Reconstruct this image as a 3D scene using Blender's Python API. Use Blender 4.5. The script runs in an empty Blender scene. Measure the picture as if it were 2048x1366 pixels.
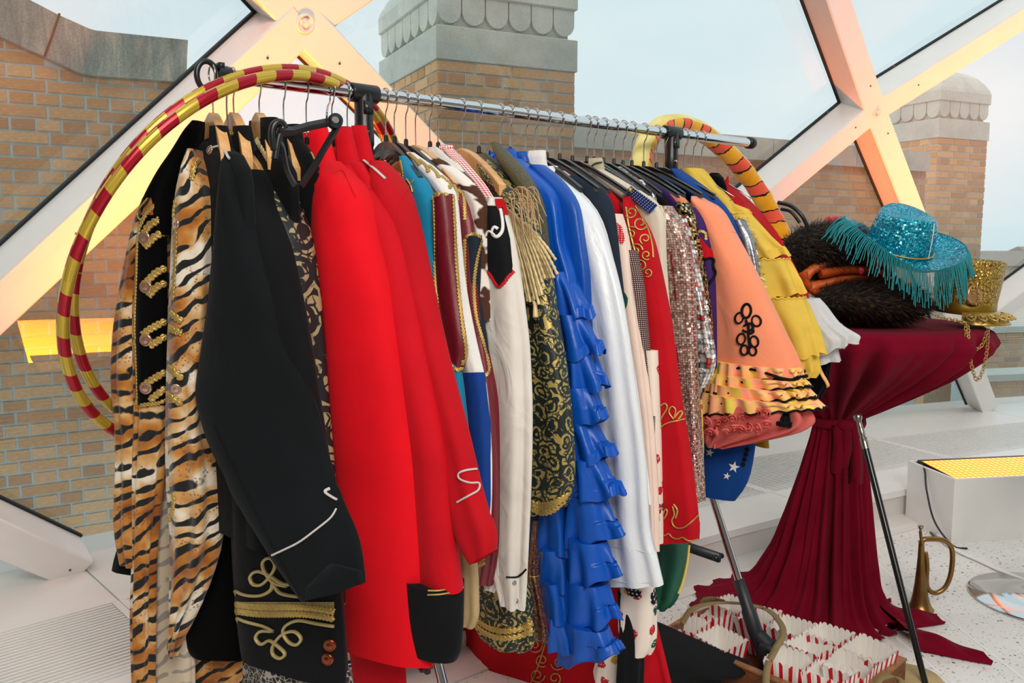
import bpy, math, random
import numpy as np
from mathutils import Vector as V
from mathutils.bvhtree import BVHTree
random.seed(7)
rng = np.random.default_rng(7)
S = bpy.context.scene
C = S.collection
PI = math.pi
# ------------------------------------------------------------------ camera
FPX = 1700.0
PITCH = math.atan(193 / FPX)
EYE = np.array([0.0, 0.0, 1.35])
cam = bpy.data.cameras.new('camera')
cam.sensor_width = 36.0
cam.lens = 36.0 * FPX / 2048
cam.clip_start = 0.05
cam.clip_end = 300
camo = bpy.data.objects.new('camera', cam)
C.objects.link(camo)
camo.location = EYE
camo.rotation_euler = (PI / 2 - PITCH, 0, 0)
S.camera = camo
# ------------------------------------------------------------------ light
S.view_settings.view_transform = 'Standard'
S.view_settings.look = 'None'
S.view_settings.gamma = 1
S.view_settings.exposure = 0.12
S.view_settings.use_curve_mapping = False
S.cycles.max_bounces = 6
S.cycles.transparent_max_bounces = 12
S.cycles.sample_clamp_indirect = 4
S.cycles.caustics_reflective = False
S.cycles.caustics_refractive = False
W = bpy.data.worlds.new('overcast_sky')
S.world = W
W.use_nodes = True
nt = W.node_tree
bg = nt.nodes['Background']
tc = nt.nodes.new('ShaderNodeTexCoord')
mp = nt.nodes.new('ShaderNodeMapping')
mp.inputs['Scale'].default_value = (1.2, 1.2, 4.0)
nz = nt.nodes.new('ShaderNodeTexNoise')
nz.inputs['Scale'].default_value = 1.6
nz.inputs['Detail'].default_value = 5
cr = nt.nodes.new('ShaderNodeValToRGB')
cr.color_ramp.elements[0].position = 0.33
cr.color_ramp.elements[0].color = (0.56, 0.70, 0.745, 1)
cr.color_ramp.elements[1].position = 0.66
cr.color_ramp.elements[1].color = (0.72, 0.80, 0.82, 1)
nt.links.new(tc.outputs['Generated'], mp.inputs['Vector'])
nt.links.new(mp.outputs['Vector'], nz.inputs['Vector'])
nt.links.new(nz.outputs['Fac'], cr.inputs['Fac'])
nt.links.new(cr.outputs['Color'], bg.inputs['Color'])
bg.inputs['Strength'].default_value = 1.08


def lamp(name, kind, loc, target, power, color, size=1.0, size_y=None, spot=None):
    l = bpy.data.lights.new(name, kind)
    l.energy = power
    l.color = color
    if kind == 'AREA':
        l.shape = 'RECTANGLE'
        l.size = size
        l.size_y = size_y or size
    else:
        l.shadow_soft_size = size
    if spot:
        l.spot_size = spot
        l.spot_blend = 0.6
    o = bpy.data.objects.new(name, l)
    C.objects.link(o)
    o.location = loc
    d = V(target) - V(loc)
    o.rotation_euler = d.to_track_quat('-Z', 'Y').to_euler()
    return o


lamp('room_light', 'AREA', (0.9, -1.4, 3.4), (0.4, 2.8, 0.7), 150, (1.0, 0.93, 0.86), 2.4, 1.6)
sun = lamp('veiled_sun', 'SUN', (-4, -8, 10), (0.6, 3.0, 0.5), 1.5, (1.0, 0.95, 0.9))
sun.data.angle = 1.3

# ------------------------------------------------------------------ photo frame helpers
FWD = np.array([0, math.cos(PITCH), -math.sin(PITCH)])
UPV = np.array([0, math.sin(PITCH), math.cos(PITCH)])
RTV = np.array([1.0, 0, 0])


def ray(x, y):
    return FWD + RTV * ((x - 1024) / FPX) + UPV * ((683 - y) / FPX)


def atz(x, y, z):
    d = ray(x, y)
    return EYE + d * ((z - EYE[2]) / d[2])


def atY(x, y, Y):
    d = ray(x, y)
    return EYE + d * (Y / d[1])


def atpl(x, y, P, n):
    d = ray(x, y)
    return EYE + d * (np.dot(np.asarray(P) - EYE, n) / np.dot(d, n))


def proj(P):
    v = np.asarray(P) - EYE
    z = v @ FWD
    return 1024 + FPX * (v @ RTV) / z, 683 - FPX * (v @ UPV) / z


DC = np.array([8.5, -8.0])      # centre of the round hall in plan
RF, KF, Z0 = 14.94, 0.40, 0.15  # inner face of the lattice: radius at the sill, inward lean


def cone(x, y, off=0.0):
    d = ray(x, y)
    lo, hi = 0.8, 16.0
    for _ in range(50):
        m = (lo + hi) / 2
        q = EYE + d * m
        if math.hypot(q[0] - DC[0], q[1] - DC[1]) < RF + off - KF * (q[2] - Z0):
            lo = m
        else:
            hi = m
    return EYE + d * lo


def nout(P):
    h = np.asarray(P[:2]) - DC
    h = h / np.linalg.norm(h)
    n = np.array([h[0], h[1], KF])
    return n / np.linalg.norm(n)


# ------------------------------------------------------------------ mesh builder
class MB:
    def __init__(s):
        s.v = []
        s.f = []
        s.uv = []
        s.mi = []

    def add(s, verts, faces, uvs=None, mi=0):
        o = len(s.v)
        s.v += [tuple(float(c) for c in q) for q in verts]
        for k, f in enumerate(faces):
            s.f.append(tuple(i + o for i in f))
            if uvs is None:
                s.uv.append([(verts[i][0], verts[i][2]) for i in f])
            else:
                s.uv.append(uvs[k])
            s.mi.append(mi)

    def grid(s, rows, closed=False, U=None, Vv=None, mi=0, flip=False):
        """rows: list of equal-length point lists, joined to a sheet; UV in metres"""
        n = len(rows[0])
        m = len(rows)
        R = np.asarray(rows, float)
        if U is None:
            seg = np.linalg.norm(np.diff(R, axis=1), axis=2).mean(0)
            U = np.concatenate([[0], np.cumsum(seg)])
            if closed:
                U = np.append(U, U[-1] + np.linalg.norm(R[:, 0] - R[:, -1], axis=1).mean())
        if Vv is None:
            seg = np.linalg.norm(np.diff(R, axis=0), axis=2).mean(1)
            Vv = np.concatenate([[0], np.cumsum(seg)])
        fs, us = [], []
        for i in range(m - 1):
            for j in range(n if closed else n - 1):
                k = (j + 1) % n
                f = (i * n + j, i * n + k, (i + 1) * n + k, (i + 1) * n + j)
                u = [(U[j], Vv[i]), (U[j + 1], Vv[i]), (U[j + 1], Vv[i + 1]), (U[j], Vv[i + 1])]
                if flip:
                    f = f[::-1]
                    u = u[::-1]
                fs.append(f)
                us.append(u)
        s.add(R.reshape(-1, 3), fs, us, mi)

    def fan(s, pts, c, mi=0, flip=False):
        n = len(pts)
        vs = [c] + list(pts)
        fs = [(0, 1 + (i + 1) % n, 1 + i) if flip else (0, 1 + i, 1 + (i + 1) % n) for i in range(n)]
        s.add(vs, fs, None, mi)

    def tube(s, path, rad, n=8, closed=False, mi=0, cap=True, flat=1.0, up=None):
        P = np.asarray(path, float)
        m = len(P)
        T = np.roll(P, -1, 0) - np.roll(P, 1, 0)
        if not closed:
            T[0] = P[1] - P[0]
            T[-1] = P[-1] - P[-2]
        T = T / (np.linalg.norm(T, axis=1)[:, None] + 1e-12)
        rad = np.broadcast_to(np.asarray(rad, float), (m,))
        ref = np.array([0, 0, 1.0]) if up is None else np.asarray(up, float)
        a = np.cross(T[0], ref if ref.ndim == 1 else ref[0])
        if np.linalg.norm(a) < 1e-3:
            a = np.cross(T[0], [1.0, 0.2, 0])
        a /= np.linalg.norm(a)
        rows = []
        th = np.linspace(0, 2 * PI, n, endpoint=False)
        for i in range(m):
            if ref.ndim == 2:
                a = np.cross(T[i], ref[i])
            a = a - T[i] * (a @ T[i])
            a /= np.linalg.norm(a) + 1e-12
            b = np.cross(T[i], a)
            rows.append(P[i] + rad[i] * (np.outer(np.cos(th), a) + flat * np.outer(np.sin(th), b)))
        if closed:
            rows.append(rows[0])
        s.grid(rows, True, mi=mi)
        if cap and not closed:
            s.fan(rows[0][::-1], P[0], mi)
            s.fan(rows[-1], P[-1], mi)

    def box(s, c, size, ax=None, mi=0):
        c = np.asarray(c, float)
        A = np.eye(3) if ax is None else np.asarray(ax, float)
        h = np.asarray(size, float) / 2
        vs = [c + A[0] * h[0] * i + A[1] * h[1] * j + A[2] * h[2] * k for i in (-1, 1) for j in (-1, 1) for k in (-1, 1)]
        s.hexa(vs, mi)

    def hexa(s, vs, mi=0):
        fs = [(0, 1, 3, 2), (4, 6, 7, 5), (0, 4, 5, 1), (2, 3, 7, 6), (0, 2, 6, 4), (1, 5, 7, 3)]
        s.add(vs, fs, None, mi)

    def lathe(s, prof, org, ax=(0, 0, 1), n=32, mi=0, cap=True):
        ax = np.asarray(ax, float)
        ax = ax / np.linalg.norm(ax)
        a = np.cross(ax, [0, 1, 0.3])
        a /= np.linalg.norm(a)
        b = np.cross(ax, a)
        th = np.linspace(0, 2 * PI, n, endpoint=False)
        rows = [np.asarray(org) + ax * h + r * (np.outer(np.cos(th), a) + np.outer(np.sin(th), b)) for r, h in prof]
        s.grid(rows, True, mi=mi)
        if cap:
            s.fan(rows[0][::-1], rows[0].mean(0), mi)
            s.fan(rows[-1], rows[-1].mean(0), mi)

    def sphere(s, c, r, sc=(1, 1, 1), n=12, m=8, mi=0):
        rows = []
        for i in range(m + 1):
            t = PI * i / m
            rows.append([(c[0] + r * sc[0] * math.sin(t) * math.cos(q), c[1] + r * sc[1] * math.sin(t) * math.sin(q), c[2] + r * sc[2] * math.cos(t))
                         for q in np.linspace(0, 2 * PI, n, endpoint=False)])
        s.grid(rows, True, mi=mi, flip=True)

    def bvh(s):
        return BVHTree.FromPolygons([V(q) for q in s.v], s.f)

    def build(s, name, mats, parent=None, smooth=True, loc=None):
        v = np.asarray(s.v, float)
        if parent is not None:
            o0 = np.array(parent['_w'])
        elif loc is not None:
            o0 = np.asarray(loc, float)
        else:
            o0 = np.array([(v[:, 0].min() + v[:, 0].max()) / 2, (v[:, 1].min() + v[:, 1].max()) / 2, v[:, 2].min()])
        me = bpy.data.meshes.new(name)
        me.from_pydata([tuple(q) for q in (v - o0)], [], s.f)
        uvl = me.uv_layers.new(name='UVMap')
        flat = np.array([c for f in s.uv for q in f for c in q], dtype=np.float32)
        uvl.data.foreach_set('uv', flat)
        if not isinstance(mats, (list, tuple)):
            mats = [mats]
        for m in mats:
            me.materials.append(m)
        if len(mats) > 1:
            me.polygons.foreach_set('material_index', np.array(s.mi, dtype=np.int32))
        if smooth:
            me.polygons.foreach_set('use_smooth', np.ones(len(s.f), dtype=bool))
        me.update()
        o = bpy.data.objects.new(name, me)
        C.objects.link(o)
        if parent is not None:
            o.parent = parent
            o['_w'] = list(o0)
        else:
            o.location = o0
            o['_w'] = list(o0)
        return o


def tag(o, label, cat, group=None, kind=None):
    if label:
        o['label'] = label
    if cat:
        o['category'] = cat
    if group:
        o['group'] = group
    if kind:
        o['kind'] = kind
    return o


def thing(name, label, cat, loc, group=None, kind=None):
    o = bpy.data.objects.new(name, None)
    o.empty_display_size = 0.05
    C.objects.link(o)
    o.location = loc
    o['_w'] = [float(c) for c in loc]
    return tag(o, label, cat, group, kind)


def smooth_path(pts, k=8, closed=False):
    P = np.asarray(pts, float)
    n = len(P)
    if n < 3:
        return P if n < 2 else np.array([P[0] + (P[1] - P[0]) * t for t in np.linspace(0, 1, k + 1)])
    out = []
    rng_ = range(n if closed else n - 1)
    for i in rng_:
        p0 = P[(i - 1) % n] if closed or i > 0 else 2 * P[0] - P[1]
        p1 = P[i]
        p2 = P[(i + 1) % n]
        p3 = P[(i + 2) % n] if closed or i + 2 < n else 2 * P[-1] - P[-2]
        for t in np.linspace(0, 1, k, endpoint=False):
            out.append(0.5 * (2 * p1 + (p2 - p0) * t + (2 * p0 - 5 * p1 + 4 * p2 - p3) * t * t + (3 * p1 - p0 - 3 * p2 + p3) * t ** 3))
    if not closed:
        out.append(P[-1])
    return np.array(out)


# ------------------------------------------------------------------ materials
def lin(c):
    c = c / 255.0
    return c / 12.92 if c <= 0.04045 else ((c + 0.055) / 1.055) ** 2.4


def rgb(h):
    return tuple(lin(int(h[i:i + 2], 16)) for i in (0, 2, 4)) + (1.0,)


class N:
    """small node-graph helper"""

    def __init__(s, name):
        s.m = bpy.data.materials.new(name)
        s.m.use_nodes = True
        s.t = s.m.node_tree
        s.b = s.t.nodes['Principled BSDF']

    def new(s, typ, **kw):
        n = s.t.nodes.new(typ)
        for k, v in kw.items():
            if hasattr(n, k):
                setattr(n, k, v)
            else:
                n.inputs[k.replace('_', ' ')].default_value = v
        return n

    def ln(s, a, b):
        s.t.links.new(a, b)

    def uv(s, scale=(1, 1, 1), rot=0.0, loc=(0, 0, 0)):
        u = s.new('ShaderNodeUVMap')
        m = s.new('ShaderNodeMapping')
        m.inputs['Scale'].default_value = scale
        m.inputs['Rotation'].default_value = (0, 0, rot)
        m.inputs['Location'].default_value = loc
        s.ln(u.outputs[0], m.inputs['Vector'])
        return m.outputs['Vector']

    def obj(s, scale=(1, 1, 1)):
        u = s.new('ShaderNodeTexCoord')
        m = s.new('ShaderNodeMapping')
        m.inputs['Scale'].default_value = scale
        s.ln(u.outputs['Object'], m.inputs['Vector'])
        return m.outputs['Vector']

    def noise(s, vec, scale=5, detail=3, rough=0.5, dist=0.0):
        n = s.new('ShaderNodeTexNoise')
        n.inputs['Scale'].default_value = scale
        n.inputs['Detail'].default_value = detail
        n.inputs['Roughness'].default_value = rough
        n.inputs['Distortion'].default_value = dist
        if vec is not None:
            s.ln(vec, n.inputs['Vector'])
        return n

    def voro(s, vec, scale=20, feature='F1', rand=1.0):
        n = s.new('ShaderNodeTexVoronoi')
        n.feature = feature
        n.inputs['Scale'].default_value = scale
        n.inputs['Randomness'].default_value = rand
        if vec is not None:
            s.ln(vec, n.inputs['Vector'])
        return n

    def ramp(s, fac, stops, interp='LINEAR'):
        n = s.new('ShaderNodeValToRGB')
        r = n.color_ramp
        r.interpolation = interp
        while len(r.elements) < len(stops):
            r.elements.new(0.5)
        for e, (p, c) in zip(r.elements, stops):
            e.position = p
            e.color = rgb(c) if isinstance(c, str) else ((c, c, c, 1) if not isinstance(c, tuple) else c)
        s.ln(fac, n.inputs['Fac'])
        return n.outputs['Color']

    def mix(s, fac, a, b, blend='MIX'):
        n = s.new('ShaderNodeMix')
        n.data_type = 'RGBA'
        n.blend_type = blend
        for sock, val in ((n.inputs[0], fac), (n.inputs[6], a), (n.inputs[7], b)):
            if isinstance(val, str):
                sock.default_value = rgb(val)
            elif isinstance(val, (int, float)):
                sock.default_value = val
            elif isinstance(val, tuple):
                sock.default_value = val
            else:
                s.ln(val, sock)
        return n.outputs[2]

    def math(s, op, a, b=0.0):
        n = s.new('ShaderNodeMath')
        n.operation = op
        for i, v in enumerate((a, b)):
            if isinstance(v, (int, float)):
                n.inputs[i].default_value = v
            else:
                s.ln(v, n.inputs[i])
        return n.outputs[0]

    def sep(s, vec):
        n = s.new('ShaderNodeSeparateXYZ')
        s.ln(vec, n.inputs[0])
        return n.outputs

    def bump(s, h, strength=0.3, dist=0.002):
        n = s.new('ShaderNodeBump')
        n.inputs['Strength'].default_value = strength
        n.inputs['Distance'].default_value = dist
        s.ln(h, n.inputs['Height'])
        s.ln(n.outputs[0], s.b.inputs['Normal'])

    def set(s, color=None, rough=None, metal=None, spec=None, sheen=None, **kw):
        for nm, v in (('Base Color', color), ('Roughness', rough), ('Metallic', metal), ('Specular IOR Level', spec), ('Sheen Weight', sheen)):
            if v is None:
                continue
            if isinstance(v, str):
                s.b.inputs[nm].default_value = rgb(v)
            elif isinstance(v, (int, float)):
                s.b.inputs[nm].default_value = v
            elif isinstance(v, tuple):
                s.b.inputs[nm].default_value = v
            else:
                s.ln(v, s.b.inputs[nm])
        for k, v in kw.items():
            s.b.inputs[k.replace('_', ' ')].default_value = v
        return s.m


MC = {}


def cloth(c, rough=0.85, var=0.08, sheen=0.03, weave=1400, bump=0.25, spec=0.15, crease=0.5):
    key = ('cloth', c, rough, var, crease)
    if key in MC:
        return MC[key]
    g = N('woven_cloth')
    uv = g.uv()
    n1 = g.noise(uv, 7, 4)
    n2 = g.noise(uv, weave, 1)
    base = rgb(c)
    dk = tuple(x * (1 - var * 2) for x in base[:3]) + (1,)
    lt = tuple(min(1, x * (1 + var)) for x in base[:3]) + (1,)
    col = g.ramp(n1.outputs['Fac'], [(0.3, dk), (0.7, lt)])
    cs = g.noise(g.uv((1, 0.5, 1)), 13, 3, 0.5, 0.8)
    hh = g.math('ADD', g.math('MULTIPLY', n2.outputs['Fac'], 0.02 * bump), g.math('MULTIPLY', cs.outputs['Fac'], 0.5 * crease))
    g.bump(hh, 0.8, 0.022)
    MC[key] = g.set(col, rough, 0, spec, sheen)
    return MC[key]


def satin(c, rough=0.33, var=0.06, spec=0.6):
    key = ('satin', c, rough)
    if key in MC:
        return MC[key]
    g = N('satin_cloth')
    uv = g.uv()
    n1 = g.noise(uv, 5, 5, 0.6)
    base = rgb(c)
    col = g.ramp(n1.outputs['Fac'], [(0.3, tuple(x * (1 - 2 * var) for x in base[:3]) + (1,)), (0.7, tuple(min(1, x * (1 + var)) for x in base[:3]) + (1,))])
    g.bump(g.noise(g.uv((1, 0.35, 1)), 22, 4, 0.55).outputs['Fac'], 0.35, 0.012)
    MC[key] = g.set(col, rough, 0, spec)
    return MC[key]


def plain(c, rough=0.5, metal=0.0, spec=0.5, name='painted_surface', noise=0.05):
    key = ('plain', c, rough, metal, spec)
    if key in MC:
        return MC[key]
    g = N(name)
    n1 = g.noise(g.obj(), 9, 4)
    base = rgb(c)
    col = g.ramp(n1.outputs['Fac'], [(0.3, tuple(x * (1 - noise) for x in base[:3]) + (1,)), (0.7, tuple(min(1, x * (1 + noise)) for x in base[:3]) + (1,))])
    MC[key] = g.set(col, rough, metal, spec)
    return MC[key]
# ------------------------------------------------------------------ setting materials
def mat_terrazzo():
    g = N('terrazzo')
    o = g.obj()
    v1 = g.voro(o, 95)
    v2 = g.voro(o, 42)
    n = g.noise(o, 3, 3)
    base = g.ramp(n.outputs['Fac'], [(0.3, 'dcd9d4'), (0.7, 'e9e7e2')])
    m1 = g.ramp(v1.outputs['Distance'], [(0.2, 1.0), (0.26, 0.0)])
    s1 = g.sep(v1.outputs['Color'])
    c1 = g.ramp(s1[0], [(0.0, '5a5c60'), (0.28, 'e9e7e2'), (0.42, 'a8927e'), (0.6, 'e9e7e2')], 'CONSTANT')
    m2 = g.ramp(v2.outputs['Distance'], [(0.19, 1.0), (0.24, 0.0)])
    s2 = g.sep(v2.outputs['Color'])
    c2 = g.ramp(s2[1], [(0.0, '55585c'), (0.26, 'e9e7e2'), (0.4, 'b09a86'), (0.54, 'e9e7e2')], 'CONSTANT')
    a = g.mix(m1, base, c1)
    a = g.mix(m2, a, c2)
    return g.set(a, 0.28, 0, 0.5)


def mat_brick():
    g = N('ochre_brick')
    oi = g.new('ShaderNodeObjectInfo')
    n = g.noise(g.obj((6, 6, 30)), 6, 5, 0.65)
    c = g.ramp(oi.outputs['Random'], [(0.0, 'cf9f6e'), (0.3, 'dfb07c'), (0.55, 'e8be8e'), (0.8, 'd8a26c'), (1.0, 'bd9068')])
    d = g.ramp(n.outputs['Fac'], [(0.3, 0.72), (0.65, 1.05)])
    g.bump(n.outputs['Fac'], 0.4, 0.004)
    return g.set(g.mix(1.0, c, d, 'MULTIPLY'), 0.85, 0, 0.2)


def mat_stone(a='b6c0b8', b='d8dcd2'):
    g = N('granite')
    o = g.obj()
    n1 = g.noise(o, 240, 2)
    n2 = g.noise(o, 4, 5, 0.6)
    c = g.ramp(n2.outputs['Fac'], [(0.3, a), (0.7, b)])
    d = g.ramp(n1.outputs['Fac'], [(0.35, 0.82), (0.65, 1.1)])
    return g.set(g.mix(1.0, c, d, 'MULTIPLY'), 0.8, 0, 0.2)


def mat_old_stone():
    g = N('weathered_stone')
    o = g.obj((9, 9, 1.6))
    n1 = g.noise(o, 1.6, 5, 0.65, 0.6)
    n2 = g.noise(g.obj(), 120, 3)
    c = g.ramp(n1.outputs['Fac'], [(0.3, '6a7a75'), (0.48, '87948d'), (0.6, '9fa498'), (0.72, 'c2b9a6')])
    d = g.ramp(n2.outputs['Fac'], [(0.35, 0.8), (0.65, 1.1)])
    return g.set(g.mix(1.0, c, d, 'MULTIPLY'), 0.85, 0, 0.2)


def mat_glass():
    g = N('window_glass')
    t = g.t
    out = t.nodes['Material Output']
    tr = g.new('ShaderNodeBsdfTransparent')
    tr.inputs[0].default_value = (0.95, 0.985, 0.985, 1)
    gl = g.new('ShaderNodeBsdfGlossy')
    gl.inputs['Roughness'].default_value = 0.0
    fr = g.new('ShaderNodeFresnel')
    fr.inputs['IOR'].default_value = 1.5
    f2 = g.math('MULTIPLY', fr.outputs[0], 1.6)
    mx = g.new('ShaderNodeMixShader')
    g.ln(f2, mx.inputs[0])
    g.ln(tr.outputs[0], mx.inputs[1])
    g.ln(gl.outputs[0], mx.inputs[2])
    # the pane's reflection haze, painted in as a little white diffuse
    df = g.new('ShaderNodeBsdfDiffuse')
    df.inputs[0].default_value = (0.9, 0.92, 0.92, 1)
    m2 = g.new('ShaderNodeMixShader')
    m2.inputs[0].default_value = 0.055
    g.ln(mx.outputs[0], m2.inputs[1])
    g.ln(df.outputs[0], m2.inputs[2])
    g.ln(m2.outputs[0], out.inputs['Surface'])
    return g.m


M_FLOOR = mat_terrazzo()
M_BRICK = mat_brick()
M_STONE = mat_stone()
M_OLD = mat_old_stone()
M_GLASS = mat_glass()
M_MORTAR = plain('bdd0d2', 0.9, 0, 0.1, 'mortar')
M_WHITE = plain('eceae6', 0.35, 0, 0.5, 'white_coated_metal', 0.02)
M_BEAM = plain('e6e3df', 0.28, 0.0, 0.55, 'white_beam_paint', 0.02)
M_GASKET = plain('20272b', 0.6, 0, 0.3, 'black_rubber')
M_CHROME = plain('d8dadc', 0.07, 1.0, 0.5, 'chrome', 0.02)
M_STEEL = plain('b9b6b0', 0.22, 1.0, 0.5, 'steel_wire', 0.03)
M_BLACKP = plain('16181b', 0.32, 0, 0.5, 'black_plastic', 0.1)
M_DARKP = plain('24282c', 0.45, 0, 0.5, 'dark_plastic', 0.1)


def arc(R, p0, p1, n, z):
    a = np.radians(np.linspace(p0, p1, n))
    return np.stack([DC[0] + R * np.cos(a), DC[1] + R * np.sin(a), np.full(n, z)], 1)


def arc_solid(mb, prof, p0, p1, n):
    """sweep a closed (R, z) profile along the round sill"""
    rows = []
    for a in np.radians(np.linspace(p0, p1, n)):
        rows.append([(DC[0] + R * math.cos(a), DC[1] + R * math.sin(a), z) for R, z in prof])
    mb.grid(rows, True)
    for k, e in ((0, 0), (-1, 1)):
        m = len(prof)
        mb.add(rows[k], [tuple(range(m)) if e else tuple(range(m))[::-1]])


# ------------------------------------------------------------------ floor
mb = MB()
mb.grid([arc(R, 75, 205, 60, 0.0) for R in (4.0, 8.0, 11.0, 13.0, 13.8)])
fl = tag(mb.build('floor', M_FLOOR, smooth=False), 'white terrazzo floor with dark chips', None, None, 'structure')
M_JOINT = plain('f1efec', 0.5, 0, 0.3, 'joint_filler')
for (xa, ya, xb, yb) in ((1700, 1085, 2100, 1400), (1740, 1234, 1960, 1410), (1330, 1185, 1470, 1290)):
    A, B = atz(xa, ya, 0), atz(xb, yb, 0)
    A, B = A - (B - A) * 0.2, B + (B - A) * 0.6
    d = (B - A) / np.linalg.norm(B - A)
    mb = MB()
    mb.box((A + B) / 2 + [0, 0, 0.0004], (np.linalg.norm(B - A), 0.007, 0.0016), [d, [-d[1], d[0], 0], [0, 0, 1]])
    mb.build('joint_strip', M_JOINT, fl, smooth=False)

# the rest of the hall, unseen behind the viewer; it also cuts the sky light
M_HALL = plain('b5aaa0', 0.8, 0, 0.2, 'hall_plaster', 0.05)
for nm, c, sz in (('wall_back', (0.5, -4.6, 2.4), (13, 0.2, 5.0)), ('wall_left', (-6.0, -1.6, 2.4), (0.2, 6.2, 5.0)), ('wall_right', (7.0, -1.6, 2.4), (0.2, 6.2, 5.0)), ('ceiling', (0.5, -2.0, 4.95), (13, 5.4, 0.2)), ('floor_back', (0.5, -2.2, -0.06), (13, 5.0, 0.1))):
    mb = MB()
    mb.box(c, sz)
    tag(mb.build(nm, M_HALL if nm != 'floor_back' else M_FLOOR, smooth=False), 'plain surface of the hall behind the viewer', None, None, 'structure')

# ------------------------------------------------------------------ heated ledge with slotted grilles
SEAM = [149.5 - 5.7 * k for k in range(9)]
ledge = thing('trim_1', 'white ledge with slotted grilles curving along the foot of the glass', None, (DC[0], DC[1], 0), None, 'structure')
M_RISER = plain('d9d4cf', 0.4, 0, 0.5, 'shaded_white_riser', 0.02)  # greyer white: the riser's shade is put into the colour
M_DARK = plain('161616', 0.8, 0, 0.3, 'grille_channel')
slat_me = []
for p0, p1 in zip(SEAM[:-1], SEAM[1:]):
    g_ = 0.012
    mb = MB()
    arc_solid(mb, [(13.755, 0.118), (14.05, 0.118), (14.05, 0.15), (13.755, 0.15)], p0 - g_, p1 + g_, 10)
    mb.build('ledge_panel', M_WHITE, ledge, smooth=False)
    mb = MB()
    arc_solid(mb, [(13.765, 0.02), (13.80, 0.02), (13.80, 0.116), (13.765, 0.116)], p0 - g_, p1 + g_, 10)
    mb.build('riser_panel', M_RISER, ledge, smooth=False)
    mb = MB()
    arc_solid(mb, [(14.585, 0.10), (15.35, 0.10), (15.35, 0.15), (14.585, 0.15)], p0 - g_, p1 + g_, 10)
    mb.build('sill_panel', M_WHITE, ledge, smooth=False)
    mb = MB()
    arc_solid(mb, [(13.62, 0.0), (13.77, 0.0), (13.77, 0.022), (13.66, 0.018), (13.62, 0.006)], p0, p1, 10)
    mb.build('plinth_strip', M_RISER, ledge, smooth=False)
    mb = MB()
    arc_solid(mb, [(14.05, 0.06), (14.585, 0.06), (14.585, 0.09), (14.05, 0.09)], p0, p1, 10)
    if p0 == SEAM[0]:
        pass
    gp = mb.build('grille_panel', M_DARK, ledge, smooth=False)
    for e in (p0 - 0.05, p1 + 0.05):
        m2 = MB()
        arc_solid(m2, [(14.052, 0.09), (14.583, 0.09), (14.583, 0.15), (14.052, 0.15)], e - 0.045, e + 0.045, 2)
        q = m2.build('grille_end', M_WHITE, gp, smooth=False)
    for k in range(25):
        R = 14.0595 + k * 0.02125
        if len(slat_me) <= k:
            m2 = MB()
            arc_solid(m2, [(R, 0.139), (R + 0.0095, 0.139), (R + 0.0095, 0.148), (R, 0.148)], p0 - 0.1, p1 + 0.1, 9)
            q = m2.build('slat', M_WHITE, gp, smooth=False)
            slat_me.append(q)
        else:
            q = slat_me[k].copy()
            C.objects.link(q)
            q.parent = gp
            q.rotation_euler = (0, 0, math.radians(p0 - SEAM[0]))

# ------------------------------------------------------------------ glass
GO = 0.182
mb = MB()
for a0, a1 in ((150, 95),):
    rows = []
    for z in (0.15, 1.0, 2.0, 3.0, 4.2):
        rows.append(arc(RF + GO * 1.08 - KF * (z - Z0), a0, a1, 56, z))
    mb.grid(rows)
gl = mb.build('window_1', M_GLASS)
tag(gl, 'clear curved glass leaning in over the ledge', None, None, 'structure')

# ------------------------------------------------------------------ lattice beams
trim_n = [1]
M_SCREW = plain('5b4a3c', 0.5, 0.3, 0.5, 'screw_head')


def beam(pa, pb, label, w=0.128, d=0.165, off=0.0, screws=()):
    trim_n[0] += 1
    A, B = cone(*pa, off), cone(*pb, off)
    na, nb = nout(A), nout(B)
    u = (B - A) / np.linalg.norm(B - A)
    ta, tb = np.cross(na, u), np.cross(nb, u)
    ta /= np.linalg.norm(ta)
    tb /= np.linalg.norm(tb)
    mb = MB()
    bev = 0.006
    prof = [(-1, 1.0), (-1, bev / d), (-1 + bev / w * 2, 0), (1 - bev / w * 2, 0), (1, bev / d), (1, 1.0)]
    rows = [[P + t * (x * w / 2) + n * (y * d) for x, y in prof] for P, t, n in ((A, ta, na), (B, tb, nb))]
    mb.grid(rows, True)
    b = mb.build('trim_%d' % trim_n[0], M_BEAM, smooth=False)
    tag(b, label, None, None, 'structure')
    mb = MB()
    ww = w / 2 + 0.009
    rows = [[P + t * (x * ww) + n * y for x, y in ((-1, d - 0.011), (1, d - 0.011), (1, d + 0.004), (-1, d + 0.004))] for P, t, n in ((A, ta, na), (B, tb, nb))]
    mb.grid(rows, True)
    mb.build('gasket', M_GASKET, b, smooth=False)
    for sx, sy in screws:
        dd = ray(sx, sy)
        nm = (na + nb) / 2
        q = EYE + dd * (np.dot(A - EYE, nm) / np.dot(dd, nm))
        mb = MB()
        mb.lathe([(0.004, 0.004), (0.0045, 0.0), (0.004, -0.003)], q, nm, 10)
        mb.build('screw', M_SCREW, b)
    return b


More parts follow.
